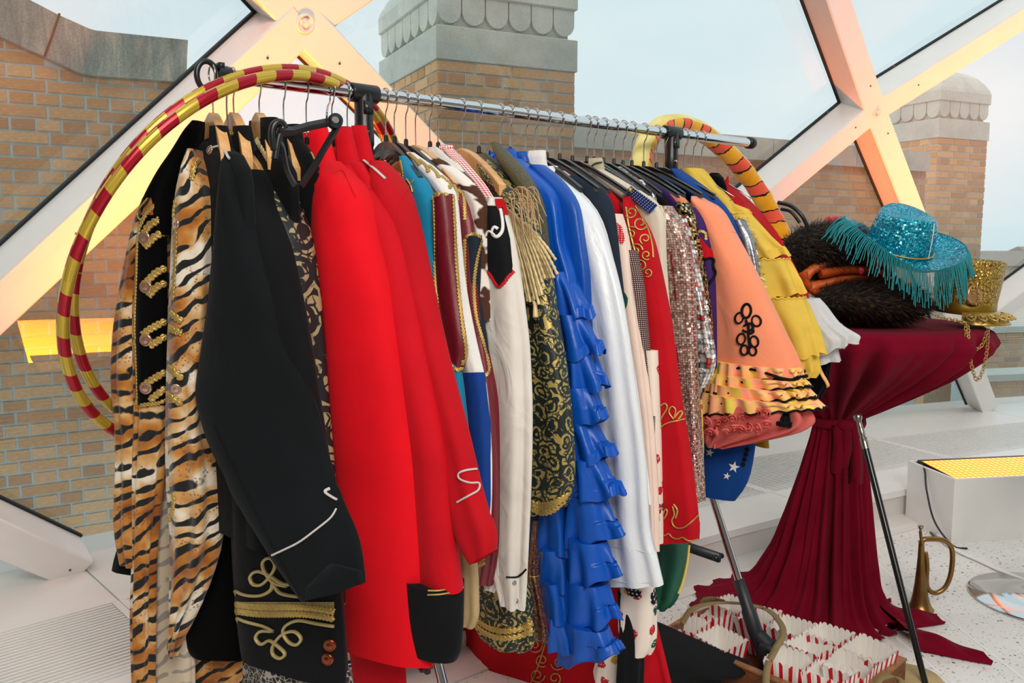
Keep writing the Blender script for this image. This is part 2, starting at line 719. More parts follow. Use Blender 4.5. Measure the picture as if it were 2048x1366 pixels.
N1, N2 = (610, 47), (1753, 224)
beam(N1, (-280, 878), 'white lattice beam lit orange behind the striped hoops', 0.13, 0.162, 0.0, ((535, 116), (152, 467)))
beam(N1, (1395, 862), 'white lattice beam running down behind the rail of clothes', 0.13, 0.162, 0.001, ((679, 127),))
beam(N1, (1010, -225), 'white lattice beam rising right from the orange joint', 0.13, 0.162, 0.002)
beam(N1, (330, -270), 'white lattice beam rising left from the orange joint', 0.13, 0.162, 0.003)
beam(N2, (1610, -210), 'white lattice beam rising steeply above the joint over the cowboy hat', 0.128, 0.175, 0.0, ((1741, 172),))
beam(N2, (2330, -138), 'white lattice beam running up past the far brick turret', 0.128, 0.175, 0.001, ((1837, 170), (1788, 132)))
beam(N2, (1000, 852), 'white lattice beam sloping down behind the padded ring', 0.128, 0.175, 0.002, ((1711, 255), (1655, 224)))
beam(N2, (1983, 822), 'white lattice beam standing behind the cowboy hat', 0.128, 0.175, 0.003, ((1776, 267),))
beam((1925, 688), (2260, 442), 'white lattice beam behind the gold sequin hat', 0.13, 0.175, 0.004)
beam((160, 1150), (-330, 938), 'white lattice beam footed on the ledge beside the tiger coat', 0.13, 0.162, 0.0, ((140, 1140),))
for nd, sz in ((N1, 0.024), (N2, 0.02)):
    q = cone(*nd)
    nn = nout(q)
    mb = MB()
    mb.lathe([(sz * 1.35, 0.0), (sz * 1.3, -0.006), (sz, -0.007), (sz, 0.01)], q, nn, 20, cap=False)
    mb.lathe([(sz * 0.5, 0.02), (sz * 0.5, -0.012), (sz * 0.3, -0.016)], q, nn, 6)
    trim_n[0] += 1
    tag(mb.build('trim_%d' % trim_n[0], M_BEAM), 'bolt boss at a lattice joint', None, None, 'structure')

# ------------------------------------------------------------------ buildings outside
brick_me = {}


def brick_mesh(kind):
    if kind not in brick_me:
        L = 0.21 if kind == 's' else 0.0995
        mb = MB()
        b = 0.003
        h, dp = 0.05, 0.055
        pr = [(-L / 2, -dp), (-L / 2, -b), (-L / 2 + b, 0), (L / 2 - b, 0), (L / 2, -b), (L / 2, -dp)]
        rows = [[(x, -y, z) for x, y in pr] for z in (-h / 2, h / 2)]
        mb.grid(rows, False, flip=True)
        n = len(pr)
        vs = rows[0] + rows[1]
        mb.add(vs, [tuple(range(n)), tuple(range(n, 2 * n))[::-1]])
        o = mb.build('brick', M_BRICK, smooth=False, loc=(0, 0, 0))
        brick_me[kind] = o.data
        bpy.data.objects.remove(o)
    return brick_me[kind]


def brickwork(th, O, d, L, z0, z1, see, clip=None, phase=0):
    """English bond on the face that starts at O and runs along d; bricks stand 6 mm proud of the mortar"""
    d = np.asarray(d, float)
    nrm = np.array([d[1], -d[0]])
    rot = math.atan2(d[1], d[0])
    rest = MB()
    k = 0
    z = z1 - 0.03125
    cnt = 0
    J = 0.012
    while z > z0:
        lens = []
        u = 0.0
        if (k + phase) % 2 == 0:
            while u < L - 0.02:
                e = min(u + 0.2105, L)
                lens.append((u, L if L - e < 0.04 else e))
                u = lens[-1][1] + J
        else:
            first = True
            while u < L - 0.02:
                e = min(u + (0.045 if first else 0.0993), L)
                first = False
                lens.append((u, L if L - e < 0.04 else e))
                u = lens[-1][1] + J
        for ua, ub in lens:
            L0 = ub - ua
            u = (ua + ub) / 2
            if clip is not None and not clip(u, z):
                continue
            kind = 's' if L0 > 0.15 else 'h'
            c = np.array([O[0] + d[0] * u, O[1] + d[1] * u]) + nrm * (0.006 + random.uniform(-0.002, 0.002))
            px, py = proj((c[0], c[1], z))
            if see(px, py) and cnt < 300:
                o = bpy.data.objects.new('brick', brick_mesh(kind))
                C.objects.link(o)
                o.parent = th
                w0 = th['_w']
                o.location = (c[0] - w0[0], c[1] - w0[1], z - w0[2])
                o.rotation_euler = (random.uniform(-0.01, 0.01), 0, rot + random.uniform(-0.006, 0.006))
                o.scale = (L0 / (0.21 if kind == 's' else 0.0995), 1, 1)
                cnt += 1
            else:
                c3 = np.array([c[0] - nrm[0] * 0.0275, c[1] - nrm[1] * 0.0275, z])
                rest.box(c3, (L0, 0.055, 0.05), [[d[0], d[1], 0], [nrm[0], nrm[1], 0], [0, 0, 1]])
        z -= 0.0625
        k += 1
    if rest.v:
        o = rest.build('brick', M_BRICK, th, smooth=False)
        o['kind'] = 'stuff'


def extrude(mb, poly, n, depth):
    """poly: 3D points in a plane, pushed back by depth along n"""
    a = [np.asarray(q) for q in poly]
    b = [q + np.asarray(n) * depth for q in a]
    m = len(a)
    mb.add(a + b, [tuple(range(m)), tuple(range(2 * m - 1, m - 1, -1))] + [(i, (i + 1) % m + 0, (i + 1) % m + m, i + m)[::-1] for i in range(m)])


# the gable wall on the left
WO = np.array([-2.49, 4.13])
WD = np.array([0.848, 0.53])
WN = np.array([WD[1], -WD[0]])
W3 = np.array([WO[0], WO[1], 0])
WN3 = np.array([WN[0], WN[1], 0])


def wallpt(x, y, off=0.0):
    return atpl(x, y, W3 + WN3 * off, WN3)


gw = thing('brick_wall', 'ochre brick gable wall with weathered stone coping seen through the left glass', 'wall', (WO[0], WO[1], -0.4))
lowl = [(-260, -60), (0, 72), (60, 100), (110, 123), (160, 146), (185, 151), (374, 164)]
topl = [(-260, -150), (60, 0), (118, 30), (178, 57), (192, 61), (376, 80)]
lw = [wallpt(x, y) for x, y in lowl]
lu = [((q - W3)[:2] @ WD) for q in lw]
lz = [q[2] for q in lw]
Lw = lu[-1] - 0.02
mb = MB()
poly = [W3 + np.append(WD * lu[0], -0.4), W3 + np.append(WD * Lw, -0.4)] + [W3 + np.append(WD * (lu[i] if i < 6 else Lw), lz[i] + 0.03) for i in range(6, -1, -1)]
extrude(mb, [q + WN3 * 0.0 for q in poly], -WN3, 0.22)
mb.build('mortar_bed', M_MORTAR, gw, smooth=False)
O2 = WO + WD * lu[0]
brickwork(gw, O2, WD, Lw - lu[0], -0.4, 2.9, lambda x, y: -35 < x < 400 and 40 < y < 1110,
          clip=lambda u, z: z < np.interp(u + lu[0], lu, lz) + 0.02)
for ta, la in (([(-260, -150), (60, 0), (118, 30)], [(89, 112.5), (60, 100), (0, 72), (-260, -60)]),
               ([(118, 30), (178, 57), (192, 61), (376, 80)], [(374, 120), (373, 164), (185, 151), (160, 146), (89, 112.5)])):
    mb = MB()
    extrude(mb, [wallpt(x, y, 0.05) for x, y in ta + la][::-1], -WN3, 0.32)
    mb.build('coping_stone', M_OLD, gw, smooth=False)

mb = MB()
mb.tube([wallpt(119, 27, 0.05), wallpt(104, 72, 0.052), wallpt(89, 113, 0.05)], 0.006, 6)
mb.build('mossy_joint', plain('4a4a30', 0.95, 0, 0.1, 'moss', 0.3), gw)


def turret(name, label, cx, cy, rd, ld, LR, LL, zb, zlow, see):
    rd, ld = np.asarray(rd), np.asarray(ld)
    th = thing(name, label, 'turret', (cx, cy, zlow))
    c0 = np.array([cx, cy])

    def sq(o, z):
        a = c0 - rd * o - ld * o
        b = c0 + rd * (LR + o) - ld * o
        c = c0 + rd * (LR + o) + ld * (LL + o)
        e = c0 - rd * o + ld * (LL + o)
        return [np.append(q, z) for q in (a, b, c, e)]

    def block(nm, prof, mt):
        mb = MB()
        rows = [sq(o, z) for o, z in prof]
        mb.grid(rows, True)
        mb.add(rows[-1], [(0, 1, 2, 3)])
        mb.add(rows[0], [(3, 2, 1, 0)])
        return mb.build(nm, mt, th, smooth=False)
    block('mortar_core', [(-0.001, zlow), (-0.001, zb)], M_MORTAR)
    block('stone_band', [(0.008, zb), (0.012, zb + 0.004), (0.012, zb + 0.176), (0.006, zb + 0.18)], M_STONE)
    block('frieze', [(-0.03, zb + 0.18), (-0.03, zb + 0.35)], M_STONE)
    pr = [(0.006, zb + 0.345), (0.012, zb + 0.352), (0.012, zb + 0.44), (0.002, zb + 0.475), (-0.03, zb + 0.535), (-0.08, zb + 0.60), (-0.16, zb + 0.655), (-0.3, zb + 0.70)]
    block('cap_stone', pr, M_STONE)
    for (o, dd, L, nr) in ((c0, rd, LR, -ld), (c0, ld, LL, -rd)):
        m = max(4, round(L / 0.14))
        sw = L / m
        for k in range(m):
            c = o + dd * (sw * (k + 0.5)) + nr * (-0.03)
            outl = [(-0.47 * sw, 0.35), (-0.47 * sw, 0.262)] + [(-0.47 * sw * math.cos(t), 0.262 - 0.47 * sw * math.sin(t)) for t in np.linspace(0.2, PI - 0.2, 9)] + [(0.47 * sw, 0.262), (0.47 * sw, 0.35)]
            mb = MB()
            pts = [np.array([c[0] + dd[0] * x + nr[0] * 0.03, c[1] + dd[1] * x + nr[1] * 0.03, zb + z]) for x, z in outl]
            if dd is not rd:
                pts = pts[::-1]
            extrude(mb, pts, np.array([-nr[0], -nr[1], 0]), 0.034)
            mb.build('scallop', M_STONE, th, smooth=False)
    brickwork(th, c0, rd, LR, zlow, zb, see)
    # second face starts at its far end so that it runs left to right
    brickwork(th, c0 + ld * LL, -ld, LL, zlow, zb, see, phase=1)
    return th


turret('brick_turret', 'brick turret with a scalloped grey stone cap rising behind the chrome rail', -0.40, 4.72, (0.903, 0.43), (-0.43, 0.903), 0.845, 1.03, 2.345, 0.6,
       lambda x, y: 760 < x < 1160 and y < 480)
turret('brick_turret', 'smaller distant brick turret standing behind the cowboy hat', 4.03, 8.2, (0.903, 0.43), (-0.43, 0.903), 0.69, 1.03, 2.36, -0.6,
       lambda x, y: 1770 < x < 1960 and y < 500)
# parapet between the turrets
PO, PD = np.array([0.30, 5.63]), np.array([0.863, 0.503])
PN = np.array([PD[1], -PD[0]])
pw = thing('parapet_wall', 'low brick parapet with grey coping between the two turrets', 'wall', (PO[0], PO[1], -0.4))
mb = MB()
PL = 3.85
pc = lambda u, z, o: np.array([PO[0] + PD[0] * u + PN[0] * o, PO[1] + PD[1] * u + PN[1] * o, z])
extrude(mb, [pc(0, -0.4, 0), pc(PL, -0.4, 0), pc(PL, 2.0, 0), pc(0, 2.0, 0)], -np.append(PN, 0), 0.22)
mb.build('mortar_bed', M_MORTAR, pw, smooth=False)
for k in range(4):
    mb = MB()
    u0, u1 = PL / 4 * k + 0.004, PL / 4 * (k + 1) - 0.004
    extrude(mb, [pc(u0, 1.985, 0.04), pc(u1, 1.985, 0.04), pc(u1, 2.15, 0.04), pc(u0, 2.15, 0.04)], -np.append(PN, 0), 0.32)
    mb.build('coping_stone', M_STONE, pw, smooth=False)
brickwork(pw, PO, PD, PL, 0.4, 1.985, lambda x, y: (1540 < x < 1860 and y < 480))
# terraces and houses further off
GX = plain('c4b8aa', 0.9, 0, 0.2, 'roof_gravel', 0.15)
mb = MB()
mb.box((6, 40, -0.75), (90, 70, 0.3))
tag(mb.build('ground_outside', GX, smooth=False), 'grey roof terrace outside the glass', None, None, 'structure')
M_CONC = plain('c6cec8', 0.8, 0, 0.2, 'pale_coping')
for (lab, xa, Ya, L, ztop, dy) in (('low ochre terrace wall with a pale coping beyond the gold sequin hat', 4.85, 8.62, 6.0, 0.46, 0), ('lower ochre terrace wall with a pale coping nearest the ledge beyond the hats', 4.2, 7.6, 6.0, 0.12, 0)):
    tw = thing('terrace_wall', lab, 'wall', (xa, Ya, -0.6))
    dd = np.array([0.97, 0.24])
    nn = np.array([dd[1], -dd[0]])
    q = lambda u, z, o: np.array([xa + dd[0] * u + nn[0] * o, Ya + dd[1] * u + nn[1] * o, z])
    mb = MB()
    extrude(mb, [q(0, -0.6, 0), q(L, -0.6, 0), q(L, ztop, 0), q(0, ztop, 0)], -np.append(nn, 0), 0.3)
    mb.build('mortar_bed', M_MORTAR, tw, smooth=False)
    for k in range(6):
        mb = MB()
        u0, u1 = L / 6 * k + 0.004, L / 6 * (k + 1) - 0.004
        extrude(mb, [q(u0, ztop, 0.03), q(u1, ztop, 0.03), q(u1, ztop + 0.06, 0.03), q(u0, ztop + 0.06, 0.03)], -np.append(nn, 0), 0.36)
        mb.build('coping_stone', M_CONC, tw, smooth=False)
    brickwork(tw, (xa, Ya), dd, L, -0.6, ztop, lambda x, y: 1985 < x < 2060 and y < 800)
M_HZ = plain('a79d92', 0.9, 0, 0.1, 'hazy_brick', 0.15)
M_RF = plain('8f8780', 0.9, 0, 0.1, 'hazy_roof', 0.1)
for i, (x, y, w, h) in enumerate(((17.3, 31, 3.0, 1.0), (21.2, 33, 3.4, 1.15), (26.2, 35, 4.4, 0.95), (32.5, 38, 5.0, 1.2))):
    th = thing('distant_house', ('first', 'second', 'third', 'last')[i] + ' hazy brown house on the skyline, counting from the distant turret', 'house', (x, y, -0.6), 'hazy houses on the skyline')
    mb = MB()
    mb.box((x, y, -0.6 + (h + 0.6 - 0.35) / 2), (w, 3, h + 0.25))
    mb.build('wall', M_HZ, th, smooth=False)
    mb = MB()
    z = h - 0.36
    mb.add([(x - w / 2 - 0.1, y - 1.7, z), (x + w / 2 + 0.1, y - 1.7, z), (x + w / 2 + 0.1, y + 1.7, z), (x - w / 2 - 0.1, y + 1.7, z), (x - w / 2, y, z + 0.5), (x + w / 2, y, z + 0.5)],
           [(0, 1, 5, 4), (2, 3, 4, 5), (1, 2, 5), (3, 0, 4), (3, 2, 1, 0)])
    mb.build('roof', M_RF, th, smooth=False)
# ------------------------------------------------------------------ clothes rail
P0 = np.array([-0.35513807, 2.08670565, 1.71])
RD = np.array([0.77013216, 0.63788435, 0.0])
PDIR = np.array([RD[1], -RD[0], 0.0])
ZUP = np.array([0, 0, 1.0])
S_FAR = 1.1311
rp = lambda s, u=0.0, z=1.71: P0 + RD * s + PDIR * u + np.array([0, 0, z - 1.71])

rack = thing('clothes_rack', 'chrome clothes rail on splayed legs with black plastic joints', 'clothes rack', (P0[0] + 0.43, P0[1] + 0.36, 0))
mb = MB()
mb.tube([rp(-0.352), rp(1.56)], 0.0155, 20)
mb.build('rail', M_CHROME, rack)
mb = MB()      # looped end grip
th = np.linspace(0, 2 * PI, 28, endpoint=False)
mb.tube([rp(-0.375 - 0.0, 0, 1.705) + ZUP * (0.030 * math.sin(t)) + RD * (0.0 - 0.022 * math.cos(t)) for t in th], 0.0062, 8, closed=True)
mb.tube([rp(-0.352), rp(-0.325)], 0.0195, 18)
mb.box(rp(-0.348, 0, 1.728), (0.012, 0.03, 0.012), [RD, PDIR, ZUP])
mb.build('end_grip', M_BLACKP, rack)
mb = MB()
mb.lathe([(0.017, 0), (0.0205, 0.002), (0.0205, 0.026), (0.018, 0.032)], rp(1.545), RD, 20)
mb.build('end_cap', M_BLACKP, rack)
for s, nm in ((0.0, 'near'), (S_FAR, 'far')):
    mb = MB()
    mb.lathe([(0.017, -0.036), (0.0215, -0.036), (0.0225, -0.033), (0.0225, 0.033), (0.0215, 0.036), (0.017, 0.036)], rp(s), RD, 22, cap=False)
    mb.lathe([(0.0175, -0.19), (0.0205, -0.188), (0.0215, -0.125), (0.0235, -0.12), (0.0235, -0.075), (0.0225, -0.07), (0.023, 0.0)], rp(s), ZUP, 22)
    mb.box(rp(s, 0.022, 1.675), (0.024, 0.006, 0.03), [RD, PDIR, ZUP])
    j = mb.build('rail_joint', M_BLACKP, rack)
    mb = MB()
    mb.lathe([(0.005, 0), (0.005, 0.0055), (0.0035, 0.0075)], rp(s, 0.0215, 1.618) - RD * 0.006, PDIR, 10)
    mb.build('rivet', M_STEEL, j)
    mb = MB()
    mb.tube([rp(s, 0, 1.535), rp(s, 0, 0.93)], 0.0135, 16)
    mb.build('post', M_CHROME, rack)
    mb = MB()
    mb.lathe([(0.017, 0.0), (0.026, 0.01), (0.026, 0.1), (0.017, 0.11)], rp(s, 0, 0.9), ZUP, 16)
    mb.build('post_joint', M_BLACKP, rack)
    for sg in (1, -1):
        a = rp(s, 0.02 * sg, 0.94)
        b = rp(s + 0.03, (0.41 if sg > 0 else 0.33) * sg, 0.02)
        l = lambda t: a + (b - a) * t
        mb = MB()
        mb.tube([a, l(0.75)], 0.0125, 16)
        mb.build('leg', M_CHROME, rack)
        dr = (b - a) / np.linalg.norm(b - a)
        mb = MB()
        Lg = np.linalg.norm(b - a)
        mb.lathe([(0.014, Lg * 0.70), (0.0185, Lg * 0.702), (0.019, Lg * 0.79), (0.023, Lg * 0.80), (0.0235, Lg * 0.865), (0.021, Lg * 0.88), (0.019, Lg * 0.9), (0.019, Lg * 0.955)], a, dr, 18)
        mb.build('leg_sleeve', M_DARKP, rack)
        mb = MB()
        mb.lathe([(0.031, 0.0), (0.036, 0.006), (0.036, 0.115), (0.032, 0.126), (0.0, 0.13)], np.array([b[0], b[1], 0.0]), ZUP, 20)
        mb.tube([b + ZUP * 0.09, b + ZUP * 0.115 - PDIR * 0.05 * sg], 0.024, 12)
        mb.build('foot', M_DARKP, rack)
    mb = MB()
    mb.box(rp(s + 0.02, 0, 0.345), (0.012, 0.44, 0.03), [RD, PDIR, ZUP])
    mb.build('brace', M_DARKP, rack)
    for sg in (1, -1):
        mb = MB()
        mb.lathe([(0.0, -0.022), (0.009, -0.02), (0.009, 0.02), (0.0, 0.022)], rp(s + 0.022, 0.212 * sg, 0.345), RD, 10)
        mb.build('bolt', M_BLACKP, rack)
mb = MB()
mb.tube([rp(0.03, -0.33, 0.10), rp(S_FAR + 0.03, -0.33, 0.10)], 0.0125, 12)
mb.build('cross_bar', M_CHROME, rack)

# ------------------------------------------------------------------ hangers
def mat_wood(a='c98f52', b='e3b47a', sc=(40, 40, 3)):
    g = N('varnished_wood')
    n = g.noise(g.obj(sc), 2, 4, 0.6, 0.4)
    return g.set(g.ramp(n.outputs['Fac'], [(0.3, a), (0.7, b)]), 0.35, 0, 0.5)


M_WOOD = mat_wood()


def hanger(s, label, kind='black', w=0.205, tilt=0.0, zt=1.622, yaw=0.0, lean=0.0):
    """hook over the rail, stem, and arms across the rail; kind: black, wood or wire"""
    ca, sa = math.cos(yaw), math.sin(yaw)
    p = np.array([PDIR[0] * ca - PDIR[1] * sa, PDIR[0] * sa + PDIR[1] * ca, 0])
    r = np.array([RD[0] * ca - RD[1] * sa, RD[0] * sa + RD[1] * ca, 0])
    o = rp(s)
    th = thing('clothes_hanger', label, 'hanger', (o[0], o[1], zt - 0.11), 'hangers on the chrome rail')
    X = lambda u, z, k=0.0: o + p * u + r * (k + lean * (1.71 - z)) + np.array([0, 0, z - 1.71])
    R = 0.0182
    pts = [X(R * math.cos(t), 1.711 + R * math.sin(t)) for t in np.linspace(-2.2 + PI + 0.55, -0.25, 16)]
    pts = [X(-R * math.cos(t), 1.711 + R * math.sin(t)) for t in np.linspace(-0.7, PI + 0.35, 18)]
    pts += [X(0.009, 1.682), X(0.0, 1.664), X(0.0, zt - 0.008)]
    pts = np.array(pts)
    mb = MB()
    mb.tube(smooth_path(pts, 3), 0.0019, 6)
    mb.build('hook', M_STEEL, th)
    mb = MB()
    if kind == 'wood':
        us = np.linspace(-1, 1, 25)
        rows = []
        for q in us:
            z = zt - 0.005 - 0.105 * abs(q) ** 1.3
            h = 0.046 * (1 - 0.55 * abs(q)) + 0.006
            tk = 0.009 + 0.002 * abs(q)
            k = -0.018 * abs(q) ** 2
            rows.append([X(q * w, z, k - tk), X(q * w, z - 0.003, k - tk - 0.001), X(q * w, z - h, k - tk), X(q * w, z - h, k + tk), X(q * w, z, k + tk)])
        mb.grid(rows, True)
        mb.add(rows[0], [(0, 1, 2, 3, 4)])
        mb.add(rows[-1], [(4, 3, 2, 1, 0)])
        mb.build('arms', M_WOOD, th, smooth=False)
    elif kind == 'wire':
        pts = [X(0, zt), X(w * 0.5, zt - 0.045), X(w, zt - 0.10), X(w * 0.9, zt - 0.115), X(-w * 0.9, zt - 0.115), X(-w, zt - 0.10), X(-w * 0.5, zt - 0.045)]
        mb.tube(pts, 0.0018, 6, closed=True)
        mb.build('arms', M_STEEL, th)
    else:
        us = np.linspace(-1, 1, 27)
        rows = []
        for q in us:
            a = abs(q)
            z = zt - 0.004 - 0.012 * a - 0.095 * max(0, a - 0.12) ** 1.1
            h = 0.014 + 0.03 * max(0, 1 - a / 0.35) ** 1.2
            k = -0.012 * a * a
            tk = 0.0065
            rows.append([X(q * w, z, k - tk), X(q * w, z - h * 0.5, k - tk * 0.5), X(q * w, z - h, k - tk), X(q * w, z - h, k + tk), X(q * w, z - h * 0.5, k + tk * 0.5), X(q * w, z, k + tk)])
        mb.grid(rows, True)
        mb.add(rows[0], [tuple(range(6))])
        mb.add(rows[-1], [tuple(range(6))[::-1]])
        mb.lathe([(0.006, -0.004), (0.0055, 0.016), (0.003, 0.019)], X(0, zt - 0.006), ZUP, 10)
        mb.build('arms', M_BLACKP, th, smooth=False)
    return th


# ------------------------------------------------------------------ garments
class Garment:
    """a garment hanging in the plane across the rail at position s (metres past the near post)"""

    def __init__(g, name, label, s, yaw=0.0, cat='jacket', zlow=0.4, kind=None, du=0.0, group=None):
        ca, sa = math.cos(math.radians(yaw)), math.sin(math.radians(yaw))
        g.P = rp(s, du)
        g.p = np.array([PDIR[0] * ca - PDIR[1] * sa, PDIR[0] * sa + PDIR[1] * ca, 0])
        g.r = np.array([RD[0] * ca - RD[1] * sa, RD[0] * sa + RD[1] * ca, 0])
        g.th = thing(name, label, cat, (g.P[0], g.P[1], zlow), group)
        g.surf = []
        g.seed = int(s * 1000) % 97
        g.yaw = yaw

    def pt(g, x, y, off=0.0):
        return atpl(x, y, g.P + g.r * off, g.r)

    def rot(g, tw):
        a = math.radians(tw)
        f = lambda q: np.array([q[0] * math.cos(a) - q[1] * math.sin(a), q[0] * math.sin(a) + q[1] * math.cos(a), 0])
        return f(g.p), f(g.r)

    def tube(g, part, rows, b, mat, twist=0.0, fold=0.004, kf=5, n=44, m=30, ex=2.3, hem=None, off=0.0, cap=True, solid=True, f0=0.15, drift=1.5, lab=None, parent=None, bt=0.7):
        R = np.array([(q[0], q[1], q[0], q[2]) if False else ((q[1], q[0], q[2], q[0]) if len(q) == 3 else q) for q in rows], float)
        t = np.linspace(0, 1, len(R))
        L = np.concatenate([[0], np.cumsum(np.abs(np.diff((R[:, 1] + R[:, 3]) / 2)) + 1e-6)])
        L /= L[-1]
        tt = np.linspace(0, 1, m)
        Q = np.stack([np.interp(tt, L, R[:, i]) for i in range(4)], 1)
        k = np.array([0.25, 0.5, 0.25])
        for _ in range(2):
            q2 = Q.copy()
            q2[1:-1] = Q[:-2] * 0.25 + Q[1:-1] * 0.5 + Q[2:] * 0.25
            Q = q2
        A, B = g.rot(twist)
        th = np.linspace(0, 2 * PI, n, endpoint=False) + PI / 2
        rs = np.random.default_rng(g.seed + len(g.surf) * 13 + 5)
        ks = [max(2, kf - 2), kf, kf + 3]
        ph = rs.uniform(0, 2 * PI, 3)
        wt = np.array([0.6, 1.0, 0.45])
        ringv = []
        per = 0
        for i in range(m):
            xl, yl, xr, yr = Q[i]
            c = g.pt((xl + xr) / 2, (yl + yr) / 2, off)
            zt = (atpl(xl, yl, c, B)[2] - atpl(xr, yr, c, B)[2]) / 2 if abs(yl - yr) > 0.5 else 0
            v = (c - EYE)[:2]
            v = v / np.linalg.norm(v)
            e = np.array([v[1], -v[0]])
            dist = (c - EYE) @ FWD
            hw = dist * (xr - xl) / 2 / FPX
            ca, sb = abs(A[:2] @ e), abs(B[:2] @ e)
            bb = b * (1 + (bt - 1) * tt[i])
            if hw < bb * sb * 1.15:
                bb = hw / (sb * 1.15)
            a = max(0.004, math.sqrt(max(1e-8, hw * hw - (bb * sb) ** 2)) / max(ca, 0.15))
            sg = 1 if A[:2] @ e > 0 else -1
            ct, st = np.cos(th), np.sin(th)
            x = np.sign(ct) * np.abs(ct) ** (2 / ex) * a
            y = np.sign(st) * np.abs(st) ** (2 / ex) * bb
            amp = fold * min(1, f0 + tt[i] * 1.2)
            d = sum(w * np.sin(kk * th + p_ + drift * tt[i] * (j + 1) * 0.6) for j, (w, kk, p_) in enumerate(zip(wt, ks, ph))) * amp
            nx, ny = ct / a, st / bb
            ln = np.hypot(nx, ny)
            x += nx / ln * d
            y += ny / ln * d
            z = c[2] - zt * sg * ct
            if hem is not None:
                hk, ha, hp = hem
                z = z + ha * np.sin(hk * th + hp) * max(0, (tt[i] - 0.75) / 0.25) ** 1.5
            pts = c[None, :] + np.outer(x, A) + np.outer(y, B)
            pts[:, 2] = z
            ringv.append(pts)
        mb = MB()
        mb.grid(ringv, True)
        if cap:
            mb.fan(ringv[0][::-1], ringv[0].mean(0))
            inn = ringv[-1].copy()
            cc = inn.mean(0)
            inn = cc + (inn - cc) * 0.86
            inn[:, 2] += 0.025
            mb.grid([ringv[-1], inn], True)
            mb.fan(inn, inn.mean(0) + [0, 0, 0.03])
        if solid:
            g.surf.append(mb)
        o = mb.build(part, mat, parent or g.th)
        if lab:
            o['label'] = lab
        g.last = ringv
        return o

    def torso(g, mat, zh=0.75, b=0.028, zn=1.585, wsh=0.185, whem=0.2, u0=0.0, part='body', fold=0.004, zs=1.50, solid=True):
        prof = [(zn, 0.035, 0.5), (zn - 0.012, 0.055, 0.8), (zn - 0.03, 0.085, 0.9), ((zn + zs) / 2 - 0.005, wsh * 0.72, 1), (zs, wsh * 0.95, 1), (zs - 0.03, wsh, 1), (zs - 0.12, wsh * 0.98, 1), ((zs + zh) / 2, wsh * 0.98, 1), (zh + 0.15, whem, 1), (zh, whem, 1)]
        n = 36
        th = np.linspace(0, 2 * PI, n, endpoint=False) + PI / 2
        rows = []
        for i, (z, a, k) in enumerate(prof):
            ct, st = np.cos(th), np.sin(th)
            x = np.sign(ct) * np.abs(ct) ** 0.85 * a + u0
            y = np.sign(st) * np.abs(st) ** 0.85 * b * k + fold * np.sin(5 * th + g.seed + i * 0.3) * (i > 5)
            q = g.P[None, :] + np.outer(x, g.p) + np.outer(y, g.r)
            q[:, 2] = z
            rows.append(q)
        # finer rows
        R = np.array(rows)
        F = [R[0]]
        for i in range(len(R) - 1):
            for t in (1 / 3, 2 / 3, 1):
                F.append(R[i] * (1 - t) + R[i + 1] * t)
        mb = MB()
        mb.grid(F, True)
        mb.fan(F[0][::-1], F[0].mean(0))
        mb.fan(F[-1], F[-1].mean(0) + [0, 0, 0.04])
        if solid:
            g.surf.append(mb)
        return mb.build(part, mat, g.th)

    def collar(g, mat, z0=1.55, z1=1.605, a0=0.075, a1=0.062, b=0.03, u0=0.0, flare=0.0, open_=0.5, part='collar', tk=0.003):
        th = np.linspace(PI / 2 + open_, PI / 2 + 2 * PI - open_, 26)
        rows = []
        for t in np.linspace(0, 1, 5):
            a = a0 + (a1 - a0) * t + flare * t * t
            z = z0 + (z1 - z0) * t
            rows.append([g.P + g.p * (u0 + a * math.cos(q)) - g.r * (b * (1 - 0.25 * t) * math.sin(q)) + [0, 0, z - 0.018 * math.sin(q) * (1 - t) - g.P[2]] for q in th])
        inner = []
        for rw in rows[::-1]:
            c = np.mean(rw, 0)
            inner.append([q + (c - q) / np.linalg.norm(c - q) * tk for q in rw])
        mb = MB()
        mb.grid(rows + inner)
        g.surf.append(mb)
        return mb.build(part, mat, g.th)

    def hit(g, x, y, off=0.0, surf=None):
        d = ray(x, y)
        d = V(d / np.linalg.norm(d))
        best = None
        for s in (surf or g.surf):
            if not hasattr(s, '_b'):
                s._b = s.bvh()
            h = s._b.ray_cast(V(EYE), d)
            if h[0] is not None and (best is None or h[3] < best[3]):
                best = h
        if best is None:
            q = None
            for s in (surf or g.surf):
                dist = (g.P - EYE) @ FWD
                h = s._b.find_nearest(V(g.pt(x, y)))
                if h[0] is not None and (q is None or h[3] < q[3]):
                    q = h
            best = q
        nrm = np.array(best[1])
        if nrm @ np.array(d) > 0:
            nrm = -nrm
        return np.array(best[0]) + nrm * off, nrm

    def path3(g, px, k=6, closed=False, off=0.0, surf=None):
        pp = smooth_path(px, k, closed)
        P, Nn = [], []
        for x, y in pp:
            a, b = g.hit(x, y, off, surf)
            P.append(a)
            Nn.append(b)
        return np.array(P), np.array(Nn)

    def cord(g, part, paths, rad, mat, k=6, flat=0.6, off=None, closed=False, surf=None, lab=None, parent=None):
        o = None
        for px in paths:
            P, Nn = g.path3(px, k, closed, rad * 0.4 if off is None else off, surf)
            if len(P) < 3:
                continue
            Q = P.copy()
            for _ in range(2):
                Q[1:-1] = P[:-2] * 0.25 + P[1:-1] * 0.5 + P[2:] * 0.25
                P = Q.copy()
            mb = MB()
            mb.tube(P, rad, 7, closed, flat=flat, up=None)
            o = mb.build(part, mat, parent or g.th)
            if lab:
                o['label'] = lab
        return o

